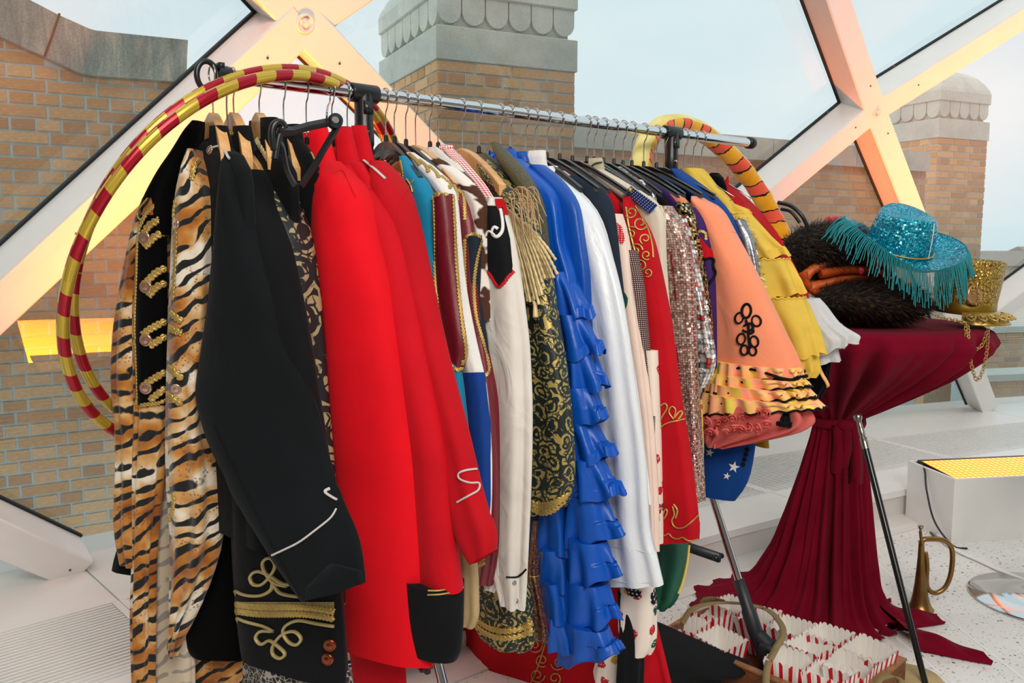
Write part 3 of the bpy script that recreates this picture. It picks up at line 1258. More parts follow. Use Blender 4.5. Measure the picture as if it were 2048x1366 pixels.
    def gimp(g, part, paths, w, mat, k=8, surf=None, lab=None, wave=1.6, parent=None, rad=None):
        """scalloped gold braid: two interlaced wavy cords"""
        o = None
        for px in paths:
            mb = MB()
            P, Nn = g.path3(px, k, False, 0.0, surf)
            L = np.concatenate([[0], np.cumsum(np.linalg.norm(np.diff(P, axis=0), axis=1))])
            m = max(8, int(L[-1] / (w * wave) * 10))
            t = np.linspace(0, L[-1], m)
            Q = np.stack([np.interp(t, L, P[:, i]) for i in range(3)], 1)
            Nq = np.stack([np.interp(t, L, Nn[:, i]) for i in range(3)], 1)
            T = np.gradient(Q, axis=0)
            T /= np.linalg.norm(T, axis=1)[:, None] + 1e-9
            Bn = np.cross(Nq, T)
            Bn /= np.linalg.norm(Bn, axis=1)[:, None] + 1e-9
            r_ = rad or w * 0.2
            for sg in (1, -1):
                s_ = sg * np.sin(t / (w * wave) * 2 * PI)
                mb.tube(Q + Bn * (s_ * w * 0.36)[:, None] + Nq * (r_ * 0.5), r_, 5)
            mb.tube(Q + Nq * (r_ * 0.3), r_ * 1.3, 5)
            o = mb.build(part, mat, parent or g.th)
            if lab:
                o['label'] = lab
        return o

    def patch(g, part, rows, mat, off=0.0016, nx=14, ny=None, surf=None, lab=None, parent=None, keep=True):
        R = np.array(rows, float)
        ny = ny or max(6, int((R[-1, 0] - R[0, 0]) / 12))
        ys = np.linspace(R[0, 0], R[-1, 0], ny)
        grid, back = [], []
        for y in ys:
            xl, xr = np.interp(y, R[:, 0], R[:, 1]), np.interp(y, R[:, 0], R[:, 2])
            row, rb = [], []
            for x in np.linspace(xl, xr, nx):
                a, b = g.hit(x, y, off, surf)
                row.append(a)
                rb.append(a - b * off * 1.5)
            grid.append(row)
            back.append(rb)
        mb = MB()
        mb.grid(grid, flip=False)
        if keep:
            g.surf.append(mb)
        o = mb.build(part, mat, parent or g.th)
        if lab:
            o['label'] = lab
        return o

    def button(g, part, pts, r, mat, flat=0.5, surf=None, lab=None):
        for x, y in pts:
            a, b = g.hit(x, y, 0, surf)
            mb = MB()
            mb.lathe([(r, -0.001), (r, r * flat * 0.3), (r * 0.8, r * flat * 0.75), (r * 0.72, r * flat * 0.6), (r * 0.4, r * flat * 0.9), (0.0005, r * flat)], a, b, 16)
            o = mb.build(part, mat, g.th)
            if lab:
                o['label'] = lab
# ------------------------------------------------------------------ cloth patterns
def mat_tiger(pale=0.0, name='tiger_print_plush', seedv=0.0, reverse=False):
    g = N(name)
    uv = g.uv((1, 1, 1), 0, (seedv, seedv, 0))
    big = g.noise(uv, 9, 3)
    cream = g.ramp(big.outputs['Fac'], [(0.38 - pale, '8a4c18'), (0.49 - pale, 'b87830'), (0.57 - pale, 'd0a870'), (0.64 - pale, 'e4dac8')])
    sp = g.voro(uv, 120)
    dots = g.ramp(sp.outputs['Distance'], [(0.22, 1.0), (0.34, 0.0)])
    dz = g.ramp(g.noise(uv, 12, 2).outputs['Fac'], [(0.45, 0.0), (0.55, 0.85)])
    c1 = g.mix(g.math('MULTIPLY', dots, dz), cream, '8a4a1c')
    warp = g.noise(uv, 6, 2, 0.5)
    w2 = g.noise(g.uv((1, 0.5, 1)), 16, 2)
    xyz = g.sep(uv)
    yy = g.math('ADD', xyz[1], g.math('MULTIPLY', warp.outputs['Fac'], 0.14))
    yy = g.math('ADD', yy, g.math('MULTIPLY', w2.outputs['Fac'], 0.03))
    yy = g.math('ADD', yy, g.math('MULTIPLY', xyz[0], 0.45))
    s = g.math('SINE', g.math('MULTIPLY', yy, 2 * PI / 0.04))
    thr = g.math('MULTIPLY', g.math('SUBTRACT', g.noise(uv, 22, 2).outputs['Fac'], 0.5), 3.2)
    st = g.ramp(g.math('ADD', g.math('MULTIPLY', g.math('ADD', s, thr), 0.25), 0.5), [(0.60, 0.0), (0.66, 1.0)])
    col = g.mix(g.math('MULTIPLY', st, 0.75), 'c9b9a2', '7e7c78') if reverse else g.mix(st, c1, '14171b')
    g.bump(g.noise(uv, 900, 2).outputs['Fac'], 0.4, 0.0015)
    return g.set(col, 0.75, 0, 0.2, 0.3)


def mat_brocade(bg_='12161b', gold='b79f58', scale=26, thr=0.5, name='gold_brocade', metal=0.55, seedv=0.0):
    g = N(name)
    uv = g.uv((1, 1, 1), 0, (seedv, seedv * 0.7, 0))
    nz = g.noise(uv, scale * 0.9, 2)
    mpv = g.new('ShaderNodeVectorMath')
    mpv.operation = 'SCALE'
    g.ln(nz.outputs['Color'], mpv.inputs[0])
    mpv.inputs['Scale'].default_value = 0.028
    ad = g.new('ShaderNodeVectorMath')
    ad.operation = 'ADD'
    g.ln(uv, ad.inputs[0])
    g.ln(mpv.outputs[0], ad.inputs[1])
    v = g.voro(ad.outputs[0], scale)
    ring = g.math('SINE', g.math('MULTIPLY', v.outputs['Distance'], 19.0))
    v2 = g.voro(ad.outputs[0], scale * 3.2, 'DISTANCE_TO_EDGE')
    f1 = g.ramp(ring, [(thr - 0.12, 0.0), (thr + 0.02, 1.0)])
    f2 = g.ramp(v2.outputs['Distance'], [(0.08, 0.0), (0.14, 1.0)])
    n3 = g.ramp(g.noise(uv, scale * 1.3, 2).outputs['Fac'], [(0.44, 0.0), (0.5, 1.0)])
    f = g.mix(n3, f1, g.math('MULTIPLY', f1, f2))
    col = g.mix(f, bg_, gold)
    g.bump(f, 0.5, 0.0015)
    m = g.set(col, 0.42, 0, 0.5)
    g.ln(g.math('MULTIPLY', f, metal), g.b.inputs['Metallic'])
    return m


def mat_sequin(cols, scale=150, rough=0.22, metal=0.75, name='sequin_cloth'):
    g = N(name)
    uv = g.uv()
    v = g.voro(uv, scale, rand=0.35)
    s = g.sep(v.outputs['Color'])
    st = [(i / len(cols), c) for i, c in enumerate(cols)]
    c = g.ramp(s[0], st, 'CONSTANT')
    e = g.ramp(v.outputs['Distance'], [(0.0, 0.35), (0.1, 1.0), (0.42, 0.95), (0.55, 0.35)])
    col = g.mix(1.0, c, e, 'MULTIPLY')
    # each sequin leans its own way
    nn = g.new('ShaderNodeNewGeometry')
    sub = g.new('ShaderNodeVectorMath')
    sub.operation = 'SUBTRACT'
    g.ln(v.outputs['Color'], sub.inputs[0])
    sub.inputs[1].default_value = (0.5, 0.5, 0.5)
    sc = g.new('ShaderNodeVectorMath')
    sc.operation = 'SCALE'
    sc.inputs['Scale'].default_value = 0.75
    g.ln(sub.outputs[0], sc.inputs[0])
    ad = g.new('ShaderNodeVectorMath')
    ad.operation = 'ADD'
    g.ln(nn.outputs['Normal'], ad.inputs[0])
    g.ln(sc.outputs[0], ad.inputs[1])
    no = g.new('ShaderNodeVectorMath')
    no.operation = 'NORMALIZE'
    g.ln(ad.outputs[0], no.inputs[0])
    g.ln(no.outputs[0], g.b.inputs['Normal'])
    return g.set(col, rough, metal, 0.6)


def mat_floral(bgc='e9dccf', c1='b5222c', c2='1d4a3c', c3='c89a3c', scale=22, name='printed_floral'):
    g = N(name)
    uv = g.uv()
    v = g.voro(uv, scale)
    ang = g.noise(uv, scale * 2.4, 2)
    d = g.math('ADD', v.outputs['Distance'], g.math('MULTIPLY', g.math('SUBTRACT', ang.outputs['Fac'], 0.5), 0.35))
    s = g.sep(v.outputs['Color'])
    f = g.ramp(d, [(0.30, 1.0), (0.33, 0.0)])
    hole = g.ramp(g.voro(uv, scale * 7).outputs['Distance'], [(0.22, 0.0), (0.28, 1.0)])
    cc = g.ramp(s[0], [(0.0, c1), (0.55, bgc), (0.68, c2), (0.8, c3), (0.9, c1)], 'CONSTANT')
    col = g.mix(g.math('MULTIPLY', f, hole), bgc, cc)
    g.bump(g.noise(uv, 1200, 1).outputs['Fac'], 0.2, 0.0006)
    return g.set(col, 0.8, 0, 0.2)


def mat_check(a='c7303a', b='ecebe8', pitch=0.008):
    g = N('gingham')
    x = g.sep(g.uv())
    sx = g.ramp(g.math('FRACT', g.math('DIVIDE', x[0], pitch)), [(0.0, 0.0), (0.5, 1.0)], 'CONSTANT')
    sy = g.ramp(g.math('FRACT', g.math('DIVIDE', x[1], pitch)), [(0.0, 0.0), (0.5, 1.0)], 'CONSTANT')
    f = g.math('MULTIPLY', g.math('ADD', sx, sy), 0.5)
    return g.set(g.mix(f, b, a), 0.8, 0, 0.2)


def mat_cow():
    g = N('cow_print')
    n = g.noise(g.uv(), 11, 3)
    c = g.ramp(n.outputs['Fac'], [(0.50, 'e6e0d8'), (0.53, '4a2d1f')])
    return g.set(c, 0.8, 0, 0.2)


def mat_lace(c='a39c94'):
    g = N('crochet_lace')
    uv = g.uv()
    v = g.voro(uv, 90, 'DISTANCE_TO_EDGE')
    v2 = g.voro(uv, 28)
    f = g.ramp(v.outputs['Distance'], [(0.05, 1.0), (0.11, 0.0)])
    f2 = g.ramp(v2.outputs['Distance'], [(0.24, 1.0), (0.3, 0.0)])
    col = g.mix(g.math('MAXIMUM', f, f2), '2c2a2a', c)
    g.bump(f, 0.6, 0.002)
    return g.set(col, 0.85, 0, 0.2)


def mat_dots(bgc, dot, pitch=0.006, r=0.22):
    g = N('dotted_print')
    v = g.voro(g.uv(), 1 / pitch, rand=0.0)
    f = g.ramp(v.outputs['Distance'], [(r, 1.0), (r + 0.05, 0.0)])
    return g.set(g.mix(f, bgc, dot), 0.8, 0, 0.2)


def mat_tulle(c, alpha=0.75, rough=0.8):
    g = N('tulle_net')
    n = g.noise(g.uv(), 12, 4)
    base = rgb(c)
    col = g.ramp(n.outputs['Fac'], [(0.3, tuple(x * 0.85 for x in base[:3]) + (1,)), (0.7, base)])
    m = g.set(col, rough, 0, 0.2)
    g.b.inputs['Alpha'].default_value = alpha
    tr = g.new('ShaderNodeBsdfTranslucent')
    g.ln(col, tr.inputs[0])
    mx = g.new('ShaderNodeMixShader')
    mx.inputs[0].default_value = 0.3
    g.ln(g.b.outputs[0], mx.inputs[1])
    g.ln(tr.outputs[0], mx.inputs[2])
    g.ln(mx.outputs[0], g.t.nodes['Material Output'].inputs['Surface'])
    return m


M_TIGER = mat_tiger()
M_TIGERP = mat_tiger(0.06, 'pale_tiger_print_plush', 0.37)
M_VELVET = cloth('060607', 0.95, 0.1, 0.05, 900, 0.3, 0.05)
M_BLACK = cloth('0f1215', 0.85, 0.1)
M_BLACK2 = cloth('0d0f12', 0.85, 0.1)
M_GOLD = plain('bfa05a', 0.42, 0.6, 0.5, 'gold_braid', 0.3)
M_GOLDP = plain('d2bd8c', 0.5, 0.2, 0.5, 'pale_gold_cord', 0.2)
M_SILV = plain('c9c5c0', 0.6, 0.1, 0.4, 'silver_piping', 0.08)
M_COPPER = plain('c58a6c', 0.25, 0.9, 0.5, 'copper_button', 0.1)
M_COPPER2 = plain('8d4a30', 0.22, 0.9, 0.5, 'dark_copper_button', 0.1)
M_ROSE = plain('cfa793', 0.25, 0.85, 0.5, 'rose_gold_button', 0.1)
M_RED = cloth('df0a1c', 0.8, 0.05, crease=0.2)
M_RED2 = cloth('c40a1c', 0.8, 0.06, crease=0.2)
M_RED3 = cloth('b80a1a', 0.8, 0.06, crease=0.3)
M_LINING = mat_tiger(0.0, 'tiger_plush_reverse', 0.21, True)
M_BROC1 = mat_brocade('14171a', 'a89a72', 16, 0.45, 'black_gold_brocade', 0.3)
M_BROC2 = mat_brocade('12201f', 'b9a35c', 30, 0.2, 'dense_gold_brocade', 0.5, 0.3)
M_WHITE_C = cloth('e4e2df', 0.75, 0.04, crease=1.0)
M_IVORY = cloth('dad6ce', 0.75, 0.05, crease=1.3)
M_SATINW = satin('dde3e8', 0.34, 0.03)
M_BLUE = satin('0651b6', 0.38, 0.07, 0.4)
M_BLUE2 = satin('064ca8', 0.42, 0.07, 0.4)
M_TURQ = cloth('0b7fa6', 0.6, 0.05, 0.2)
M_BURG = satin('6e0f20', 0.45, 0.1)
M_NAVY = cloth('202a38', 0.8, 0.06)
M_ROYAL = cloth('123d8a', 0.7, 0.06)
M_LAME = mat_brocade('3a3424', '7d6f48', 160, 0.1, 'bronze_lame', 0.6)
M_FLORAL = mat_floral()
M_PINKISH = cloth('e6d0c2', 0.75, 0.04)
M_KHAKI = cloth('b9ad96', 0.8, 0.05)
M_CREAM = cloth('d6cbb9', 0.7, 0.05)
M_SEQP = mat_sequin(['cfa99a', 'dcc0b2', 'c09a8a', 'b08478', 'e2cfc4', 'c8a294', '8c6a60', 'd8bcae'], 150, 0.34, 0.45, 'pink_sequin_cloth')
M_SEQW = mat_sequin(['e8e8e6', 'ffffff', 'd7dcdc', 'f3e8dc', 'c94a4a', 'eef2f2', 'bfc6c8'], 75, 0.2, 0.5, 'white_sequin_cloth')
M_SEQG = mat_sequin(['b99c52', '2a2418', 'd6c08a', '14110c', 'e8dcb8', '6b5626'], 170, 0.25, 0.7, 'gold_sequin_cloth')
M_PURPLE = cloth('3b2162', 0.7, 0.08)
M_PEACH = cloth('f3926c', 0.75, 0.03, 0.2, 1000)
M_YELLOW = mat_tulle('ffdd60', 0.97)
M_REDT = mat_tulle('d3202c', 0.8)
M_WHTT = mat_tulle('eef0f2', 0.85)
M_CORAL = mat_tulle('f4807a', 0.97)
M_GREEN = satin('0c5a45', 0.5, 0.1)
M_FROG = cloth('0c0c0e', 0.7, 0.1)
M_BEIGE = cloth('b79d73', 0.8, 0.08)
M_TINSEL = plain('8f9298', 0.3, 0.8, 0.5, 'silver_tinsel', 0.3)
M_LACE = mat_lace()
Y = lambda *r: list(r)

# ------------------------------------------------------------------ 1 tiger coat at the rail end
g = Garment('tiger_print_coat', 'tiger-striped plush coat with black velvet gold-braided front at the rail end', -0.40, 38, 'coat', -0.1, du=0.0)
g.tube('back_panel', [(330, 335, 380), (420, 296, 392), (600, 285, 400), (800, 290, 395), (900, 292, 388), (1100, 296, 380), (1366, 300, 385), (1480, 300, 385)], 0.022, M_LINING, 0, 0.003, 5, off=0.05, lab='pale reverse of the tiger plush')
g.tube('far_sleeve', [(395, 288, 318), (430, 274, 318), (480, 262, 312), (560, 248, 300), (650, 234, 292), (760, 229, 288), (840, 240, 292), (950, 242, 298), (1050, 236, 302), (1128, 250, 302)], 0.04, M_TIGER, 0, 0.005, 5, off=0.03)
g.tube('front_panel', [(395, 288, 330), (440, 276, 334), (520, 270, 337), (640, 270, 337), (760, 272, 337), (830, 276, 337), (950, 270, 322), (1100, 272, 308), (1240, 266, 306), (1366, 270, 305), (1480, 272, 306)], 0.022, M_TIGER, 0, 0.005, 6, off=0.012)
g.patch('velvet_panel', [(430, 284, 330), (470, 277, 332), (600, 272, 334), (700, 272, 333), (810, 276, 331)], M_VELVET, 0.003, surf=g.surf[-1:], lab='black velvet front with gold braid')
vp = g.surf[-1:]
g.tube('near_front', [(300, 375, 405), (330, 362, 425), (400, 352, 438), (470, 348, 440), (560, 346, 438), (680, 342, 432), (800, 338, 420), (900, 338, 432), (1000, 342, 440), (1080, 350, 440), (1150, 346, 420), (1230, 340, 390), (1310, 338, 352)], 0.05, M_TIGERP, 8, 0.007, 6, off=-0.01)
nf = g.surf[-1:]
g.tube('skirt_tail', [(1150, 330, 470), (1250, 330, 478), (1366, 330, 486), (1480, 330, 490)], 0.03, M_TIGER, 0, 0.006, 6, off=0.11)
g.tube('velvet_tail', [(960, 395, 448), (1060, 385, 462), (1180, 352, 470), (1262, 330, 472), (1300, 345, 474), (1312, 370, 476)], 0.03, M_VELVET, 0, 0.004, 4, off=0.06, lab='black velvet coat tail')
g.tube('shoulder_yoke', [(243, 386, 410), (262, 372, 416), (300, 350, 402), (340, 322, 384), (380, 300, 372), (410, 288, 362), (470, 300, 360)], 0.04, M_VELVET, 0, 0.003, 4, off=0.02, lab='black velvet shoulder yoke')
g.tube('cuff', [(1070, 246, 300), (1112, 236, 306), (1142, 230, 308)], 0.035, M_VELVET, 0, 0.002, 4, off=0.045)
g.tube('collar', [(308, 380, 400), (330, 376, 402), (380, 374, 392)], 0.03, M_VELVET, 0, 0.002, 4, off=-0.02)
cl = g.surf[-1:]
edge = [[(330, 402), (305, 415), (286, 440), (276, 480), (273, 560), (270, 650), (273, 740), (275, 810)], [(275, 812), (300, 808), (318, 806), (330, 800)]]
diag = [[(331, 436), (312, 443), (298, 452), (288, 470)], [(331, 464), (312, 472), (298, 486), (290, 494)], [(331, 536), (312, 546), (298, 560), (288, 570)], [(331, 566), (314, 574), (298, 592)],
        [(331, 642), (314, 651), (298, 660), (286, 670)], [(331, 672), (316, 682), (300, 692)], [(331, 744), (312, 755), (296, 765), (286, 774)], [(331, 776), (316, 788), (300, 800)]]
g.gimp('braid', edge, 0.010, M_GOLD, surf=vp + g.surf[2:3])
g.gimp('braid', diag, 0.0175, M_GOLD, surf=vp + g.surf[2:3], wave=1.2)
g.gimp('braid', [[(352, 400), (348, 430), (352, 470), (350, 540), (346, 600)], [(398, 318), (388, 335), (384, 360)], [(340, 1040), (348, 1010), (347, 985)]], 0.012, M_GOLD, surf=nf + cl)
g.gimp('braid', [[(342, 625), (352, 634), (364, 642)], [(340, 655), (352, 662), (364, 666)], [(338, 735), (352, 745), (364, 758)], [(338, 790), (352, 800), (364, 808)]], 0.0165, M_GOLD, surf=nf + cl, wave=1.2)
g.button('button', [(289, 476), (292, 574), (292, 680), (292, 776)], 0.0145, M_ROSE, surf=vp + g.surf[2:3])
g.button('button', [(352, 448), (352, 778)], 0.0115, M_ROSE, surf=nf)
g.cord('braid', [[(296, 396), (284, 412), (276, 430), (284, 440), (298, 420)]], 0.0035, M_GOLD, surf=g.surf)
hanger(-0.335, 'wooden hanger carrying the tiger-striped coat', 'wood', 0.1, yaw=math.radians(38), zt=1.60)

# ------------------------------------------------------------------ 2 plain black jacket with silver piping
g = Garment('black_jacket', 'plain black band jacket with silver piping at the sleeve cuff', -0.365, 0, 'jacket', 0.55)
g.torso(M_BLACK, 0.72, 0.03, 1.575, 0.18, 0.2)
g.tube('sleeve', [(308, 446, 476), (320, 444, 494), (336, 442, 506), (400, 438, 518), (510, 428, 541), (600, 420, 562), (680, 410, 580), (800, 391, 624), (900, 418, 648), (1000, 470, 676), (522, 1085, 708, 1062), (548, 1130, 718, 1100), (578, 1172, 724, 1138), (600, 1203, 726, 1166)], 0.058, M_BLACK, 30, 0.003, 3, m=40, bt=0.3)
sl = g.surf[-1:]
g.cord('piping', [[(546, 1110), (568, 1100), (600, 1084), (635, 1058), (662, 1036), (673, 1018)], [(674, 1000), (662, 993), (650, 984), (660, 978)]], 0.0036, M_SILV, surf=sl, lab='silver piping at the cuff')
g.cord('seam', [[(428, 850), (470, 940), (520, 1040), (560, 1120), (600, 1190)]], 0.0012, M_BLACK2, surf=sl)
g.collar(M_BLACK2, 1.545, 1.598, 0.07, 0.055, 0.03, 0.0)
g.cord('piping', [[(424, 297), (440, 293), (448, 300), (460, 318)]], 0.004, M_SILV, lab='silver piping on the shoulder')
g.button('badge', [(420, 300)], 0.011, M_ROSE, 0.4)
hanger(-0.365, 'wooden hanger carrying the plain black band jacket', 'wood', 0.11, zt=1.635)

# ------------------------------------------------------------------ 3 black hussar jacket with gold loops
g = Garment('hussar_jacket', 'black hussar jacket with looped gold cords and a gold band at the hem', -0.32, 0, 'jacket', 0.35)
g.tube('body', [(340, 500, 528), (396, 470, 557), (473, 462, 585), (680, 462, 621), (900, 458, 656), (1050, 458, 672), (1180, 464, 682), (1270, 470, 690), (1332, 478, 692)], 0.06, M_BLACK2, 22, 0.004, 4, m=36)
sl = g.surf[-1:]
M_SOUT = plain('b3a06a', 0.5, 0.3, 0.5, 'gold_soutache', 0.2)
g.cord('soutache', [[(466, 1176), (488, 1189), (520, 1191), (543, 1180), (548, 1160)],
                    [(575, 1172), (548, 1164), (530, 1140), (528, 1122), (542, 1115), (552, 1128), (546, 1146), (526, 1168), (508, 1168), (502, 1152), (516, 1142), (540, 1150), (566, 1166), (585, 1168)],
                    [(548, 1168), (560, 1184), (580, 1190), (600, 1192)],
                    [(466, 1230), (490, 1242), (528, 1252), (548, 1262)],
                    [(545, 1262), (522, 1262), (513, 1275), (524, 1288), (540, 1280), (556, 1290), (572, 1306), (562, 1316), (548, 1308), (548, 1290), (566, 1268), (590, 1262), (604, 1276), (594, 1289), (578, 1282), (568, 1264), (574, 1250), (598, 1240), (632, 1246), (668, 1252)]], 0.0056, M_SOUT, surf=sl, k=7, lab='looped gold cords')
mb0 = []
g.patch('gold_band', [(1203, 466, 668), (1228, 466, 668)], mat_brocade('5c4a22', 'b89a58', 190, 0.0, 'woven_gold_band', 0.4), 0.0025, nx=30, ny=5, surf=sl, keep=False, lab='woven gold band')
g.gimp('gold_band', [[(466, 1208), (520, 1214), (600, 1214), (640, 1218), (668, 1224)], [(466, 1221), (520, 1228), (600, 1228), (640, 1232), (668, 1238)]], 0.0145, M_GOLD, surf=sl, wave=1.1)
g.button('button', [(660, 1290), (656, 1318)], 0.0135, M_COPPER2, 0.7, surf=sl)
g.collar(M_BLACK2, 1.54, 1.60, 0.075, 0.062, 0.03, 0.01)
g.gimp('collar_braid', [[(437, 262), (450, 268), (466, 268)], [(440, 250), (452, 256), (464, 256)]], 0.013, M_GOLD, surf=g.surf[-1:])
hanger(-0.32, 'wooden hanger carrying the gold-corded hussar jacket', 'wood', 0.11, zt=1.64)
# lace skirt under it
g = Garment('lace_skirt', 'grey crochet lace skirt hanging below the hussar jacket', -0.315, 0, 'skirt', 0.1)
g.tube('skirt', [(1240, 500, 660), (1320, 492, 690), (1366, 490, 705), (1430, 485, 720)], 0.04, M_LACE, 22, 0.006, 6)

# ------------------------------------------------------------------ 4 brocade jacket
g = Garment('brocade_jacket', 'black jacket with pale gold scroll brocade squeezed beside the red tailcoat', -0.262, 0, 'jacket', 0.5)
g.torso(M_BLACK2, 0.7, 0.028, 1.58, 0.17, 0.19)
g.tube('sleeve', [(330, 520, 552), (380, 530, 590), (458, 552, 622), (560, 566, 636), (680, 580, 648), (900, 590, 662), (1200, 600, 684)], 0.05, M_BROC1, 15, 0.004, 4)
g.collar(M_BLACK2, 1.545, 1.622, 0.085, 0.058, 0.03, 0.02)
g.gimp('collar_braid', [[(506, 262), (516, 285), (528, 305), (540, 325)]], 0.012, M_GOLDP)
hanger(-0.262, 'wooden hanger carrying the black and gold brocade jacket', 'wood', 0.1, zt=1.645)
g = Garment('black_tunic', 'dark tunic with gold ringed collar behind the empty hanger', -0.2, 0, 'jacket', 0.6)
g.torso(M_BLACK, 0.8, 0.02, 1.60, 0.17, 0.19)
g.collar(M_BLACK, 1.56, 1.615, 0.068, 0.06, 0.03, 0.0)
g.cord('gold_ring', [[(624, 296), (632, 284), (641, 280)], [(627, 300), (636, 289), (645, 285)]], 0.0025, M_GOLD)
hanger(-0.205, 'wooden hanger behind the empty black hanger', 'wood', 0.1, zt=1.625)

# ------------------------------------------------------------------ 6 to 8 red coats
g = Garment('red_tailcoat', 'long scarlet tailcoat, foremost and widest of the red coats', -0.15, 0, 'coat', 0.3)
g.torso(M_RED, 0.62, 0.032, 1.575, 0.17, 0.2)
g.tube('sleeve', [(322, 640, 680), (338, 632, 706), (354, 626, 727), (390, 622, 742), (436, 622, 750), (546, 626, 779), (680, 634, 801), (800, 640, 822), (900, 648, 837), (1100, 658, 853), (1230, 665, 858), (1308, 670, 859)], 0.062, M_RED, 22, 0.003, 3, m=40, bt=0.5)
sl = g.surf[-1:]
g.tube('tail', [(1180, 690, 806), (1310, 700, 806), (1366, 708, 810), (1430, 712, 812)], 0.03, M_RED2, 22, 0.002, 3, off=0.05)
g.collar(M_RED, 1.52, 1.612, 0.105, 0.072, 0.04, 0.01, open_=0.7)
g.button('button', [(852, 1228)], 0.011, M_RED, surf=sl)
g.cord('sleeve_seam', [[(628, 408), (636, 384), (652, 360), (676, 342), (704, 338), (722, 348), (733, 364)]], 0.0016, M_RED2, surf=sl, k=4)
hanger(-0.15, 'steel-hooked hanger carrying the scarlet tailcoat', 'black', 0.12, zt=1.585)
g = Garment('red_jacket', 'red jacket with a black skirt and gold line at the hem', -0.085, 0, 'jacket', 0.4)
g.torso(M_RED2, 0.66, 0.026, 1.575, 0.175, 0.2)
g.tube('sleeve', [(330, 690, 722), (350, 680, 748), (392, 672, 776), (443, 690, 801), (583, 722, 832), (680, 742, 852), (800, 770, 878), (900, 790, 898), (1020, 802, 910), (1100, 810, 917), (1168, 815, 926)], 0.05, M_RED2, 15, 0.003, 3, m=36)
g.tube('skirt', [(1160, 812, 926), (1240, 814, 925), (1290, 818, 922), (1306, 822, 916)], 0.055, M_BLACK2, 15, 0.002, 3, lab='black hem with a gold line')
g.cord('gold_line', [[(856, 1182), (880, 1182), (905, 1176), (924, 1168)], [(856, 1189), (880, 1188), (905, 1183), (924, 1174)]], 0.003, M_GOLD, surf=g.surf[-1:])
g.collar(M_RED2, 1.53, 1.618, 0.098, 0.066, 0.034, 0.01, open_=0.7)
g.cord('sleeve_seam', [[(738, 380), (748, 372), (762, 376), (774, 388)]], 0.0015, M_RED3, surf=g.surf[1:2], k=4)
hanger(-0.085, 'hanger carrying the red jacket with the black hem', 'black', 0.12, zt=1.585)
g = Garment('red_jacket', 'red jacket with a silver loop on its cuff, next to the turquoise waistcoat', -0.04, 0, 'jacket', 0.5)
g.torso(M_RED2, 0.68, 0.024, 1.575, 0.185, 0.2)
g.tube('sleeve', [(322, 740, 772), (345, 738, 806), (384, 745, 824), (468, 762, 846), (541, 782, 861), (625, 802, 879), (706, 822, 897), (860, 858, 938), (930, 875, 955), (1000, 893, 973), (1060, 910, 992), (922, 1108, 1001, 1088), (940, 1124, 996, 1104)], 0.048, M_RED3, 12, 0.003, 3, m=36)
sl = g.surf[-1:]
g.cord('piping', [[(952, 938), (934, 940), (918, 946), (920, 958), (940, 966), (957, 966), (956, 980), (940, 990), (915, 1004)]], 0.0036, M_SILV, surf=sl, lab='silver loop')
g.cord('piping', [[(728, 322), (745, 335), (770, 358)]], 0.004, M_SILV)
g.collar(M_RED2, 1.53, 1.625, 0.1, 0.068, 0.034, 0.0, open_=0.7)
g.cord('sleeve_seam', [[(794, 440), (798, 410), (806, 388), (816, 378)]], 0.0015, M_RED2, surf=sl, k=4)
hanger(-0.045, 'hanger carrying the red jacket with the silver cuff loop', 'black', 0.12, zt=1.585)

# ------------------------------------------------------------------ waistcoats
g = Garment('waistcoat', 'turquoise waistcoat edged in gold braid with dark red lining', 0.05, 0, 'waistcoat', 0.5)
g.tube('front', [(312, 798, 812), (322, 800, 826), (345, 802, 846), (385, 806, 873), (470, 815, 876), (560, 830, 884), (740, 862, 922), (870, 896, 937), (1000, 900, 940), (1090, 905, 945)], 0.024, M_TURQ, 0, 0.002, 4)
t1 = g.surf[-1:]
g.tube('lining', [(388, 868, 906), (440, 866, 909), (500, 868, 912), (600, 872, 920), (690, 886, 934), (735, 908, 930), (745, 914, 924)], 0.022, M_BURG, 0, 0.002, 3, off=0.008, lab='dark red lining at the armhole')
t2 = g.surf[-1:]
g.gimp('gold_edge', [[(867, 394), (869, 470), (871, 560), (876, 630), (886, 690), (900, 728), (914, 740), (926, 736)], [(869, 391), (886, 386), (903, 387)], [(906, 390), (909, 450), (912, 520), (918, 590), (926, 660), (932, 700), (928, 738)]], 0.0105, M_GOLD, surf=t1 + t2)
g.gimp('gold_edge', [[(800, 322), (804, 340), (806, 358)]], 0.009, M_GOLD, surf=t1)
g.cord('cross_stitch', [[(814, 358), (822, 370), (826, 384)], [(828, 360), (820, 372), (816, 384)]], 0.003, M_GOLD, surf=t1)
hanger(0.06, 'black hanger carrying the turquoise waistcoat', 'black', 0.17, zt=1.605)
g = Garment('drum_major_tunic', 'white-shouldered tunic with rows of gold braid behind the turquoise waistcoat', 0.085, 0, 'jacket', 0.5)
g.tube('front', [(305, 812, 828), (330, 822, 868), (352, 850, 905), (372, 878, 915), (420, 890, 918), (560, 905, 930), (700, 915, 955), (760, 920, 972), (900, 930, 982), (1000, 935, 982), (1090, 938, 976)], 0.022, M_WHITE_C, 0, 0.002, 4)
t1 = g.surf[-1:]
g.patch('blue_skirt', [(745, 925, 968), (850, 930, 980), (1000, 936, 981), (1085, 939, 975)], M_ROYAL, 0.003, surf=t1, lab='royal blue skirt')
g.gimp('gold_braid', [[(818, 308), (830, 318), (840, 330)], [(838, 320), (852, 332), (858, 345)], [(858, 332), (872, 345), (878, 356)], [(882, 352), (895, 362), (905, 370)]], 0.010, M_GOLD, surf=t1)
hanger(0.085, 'black hanger carrying the white-shouldered tunic', 'black', 0.17, zt=1.605)
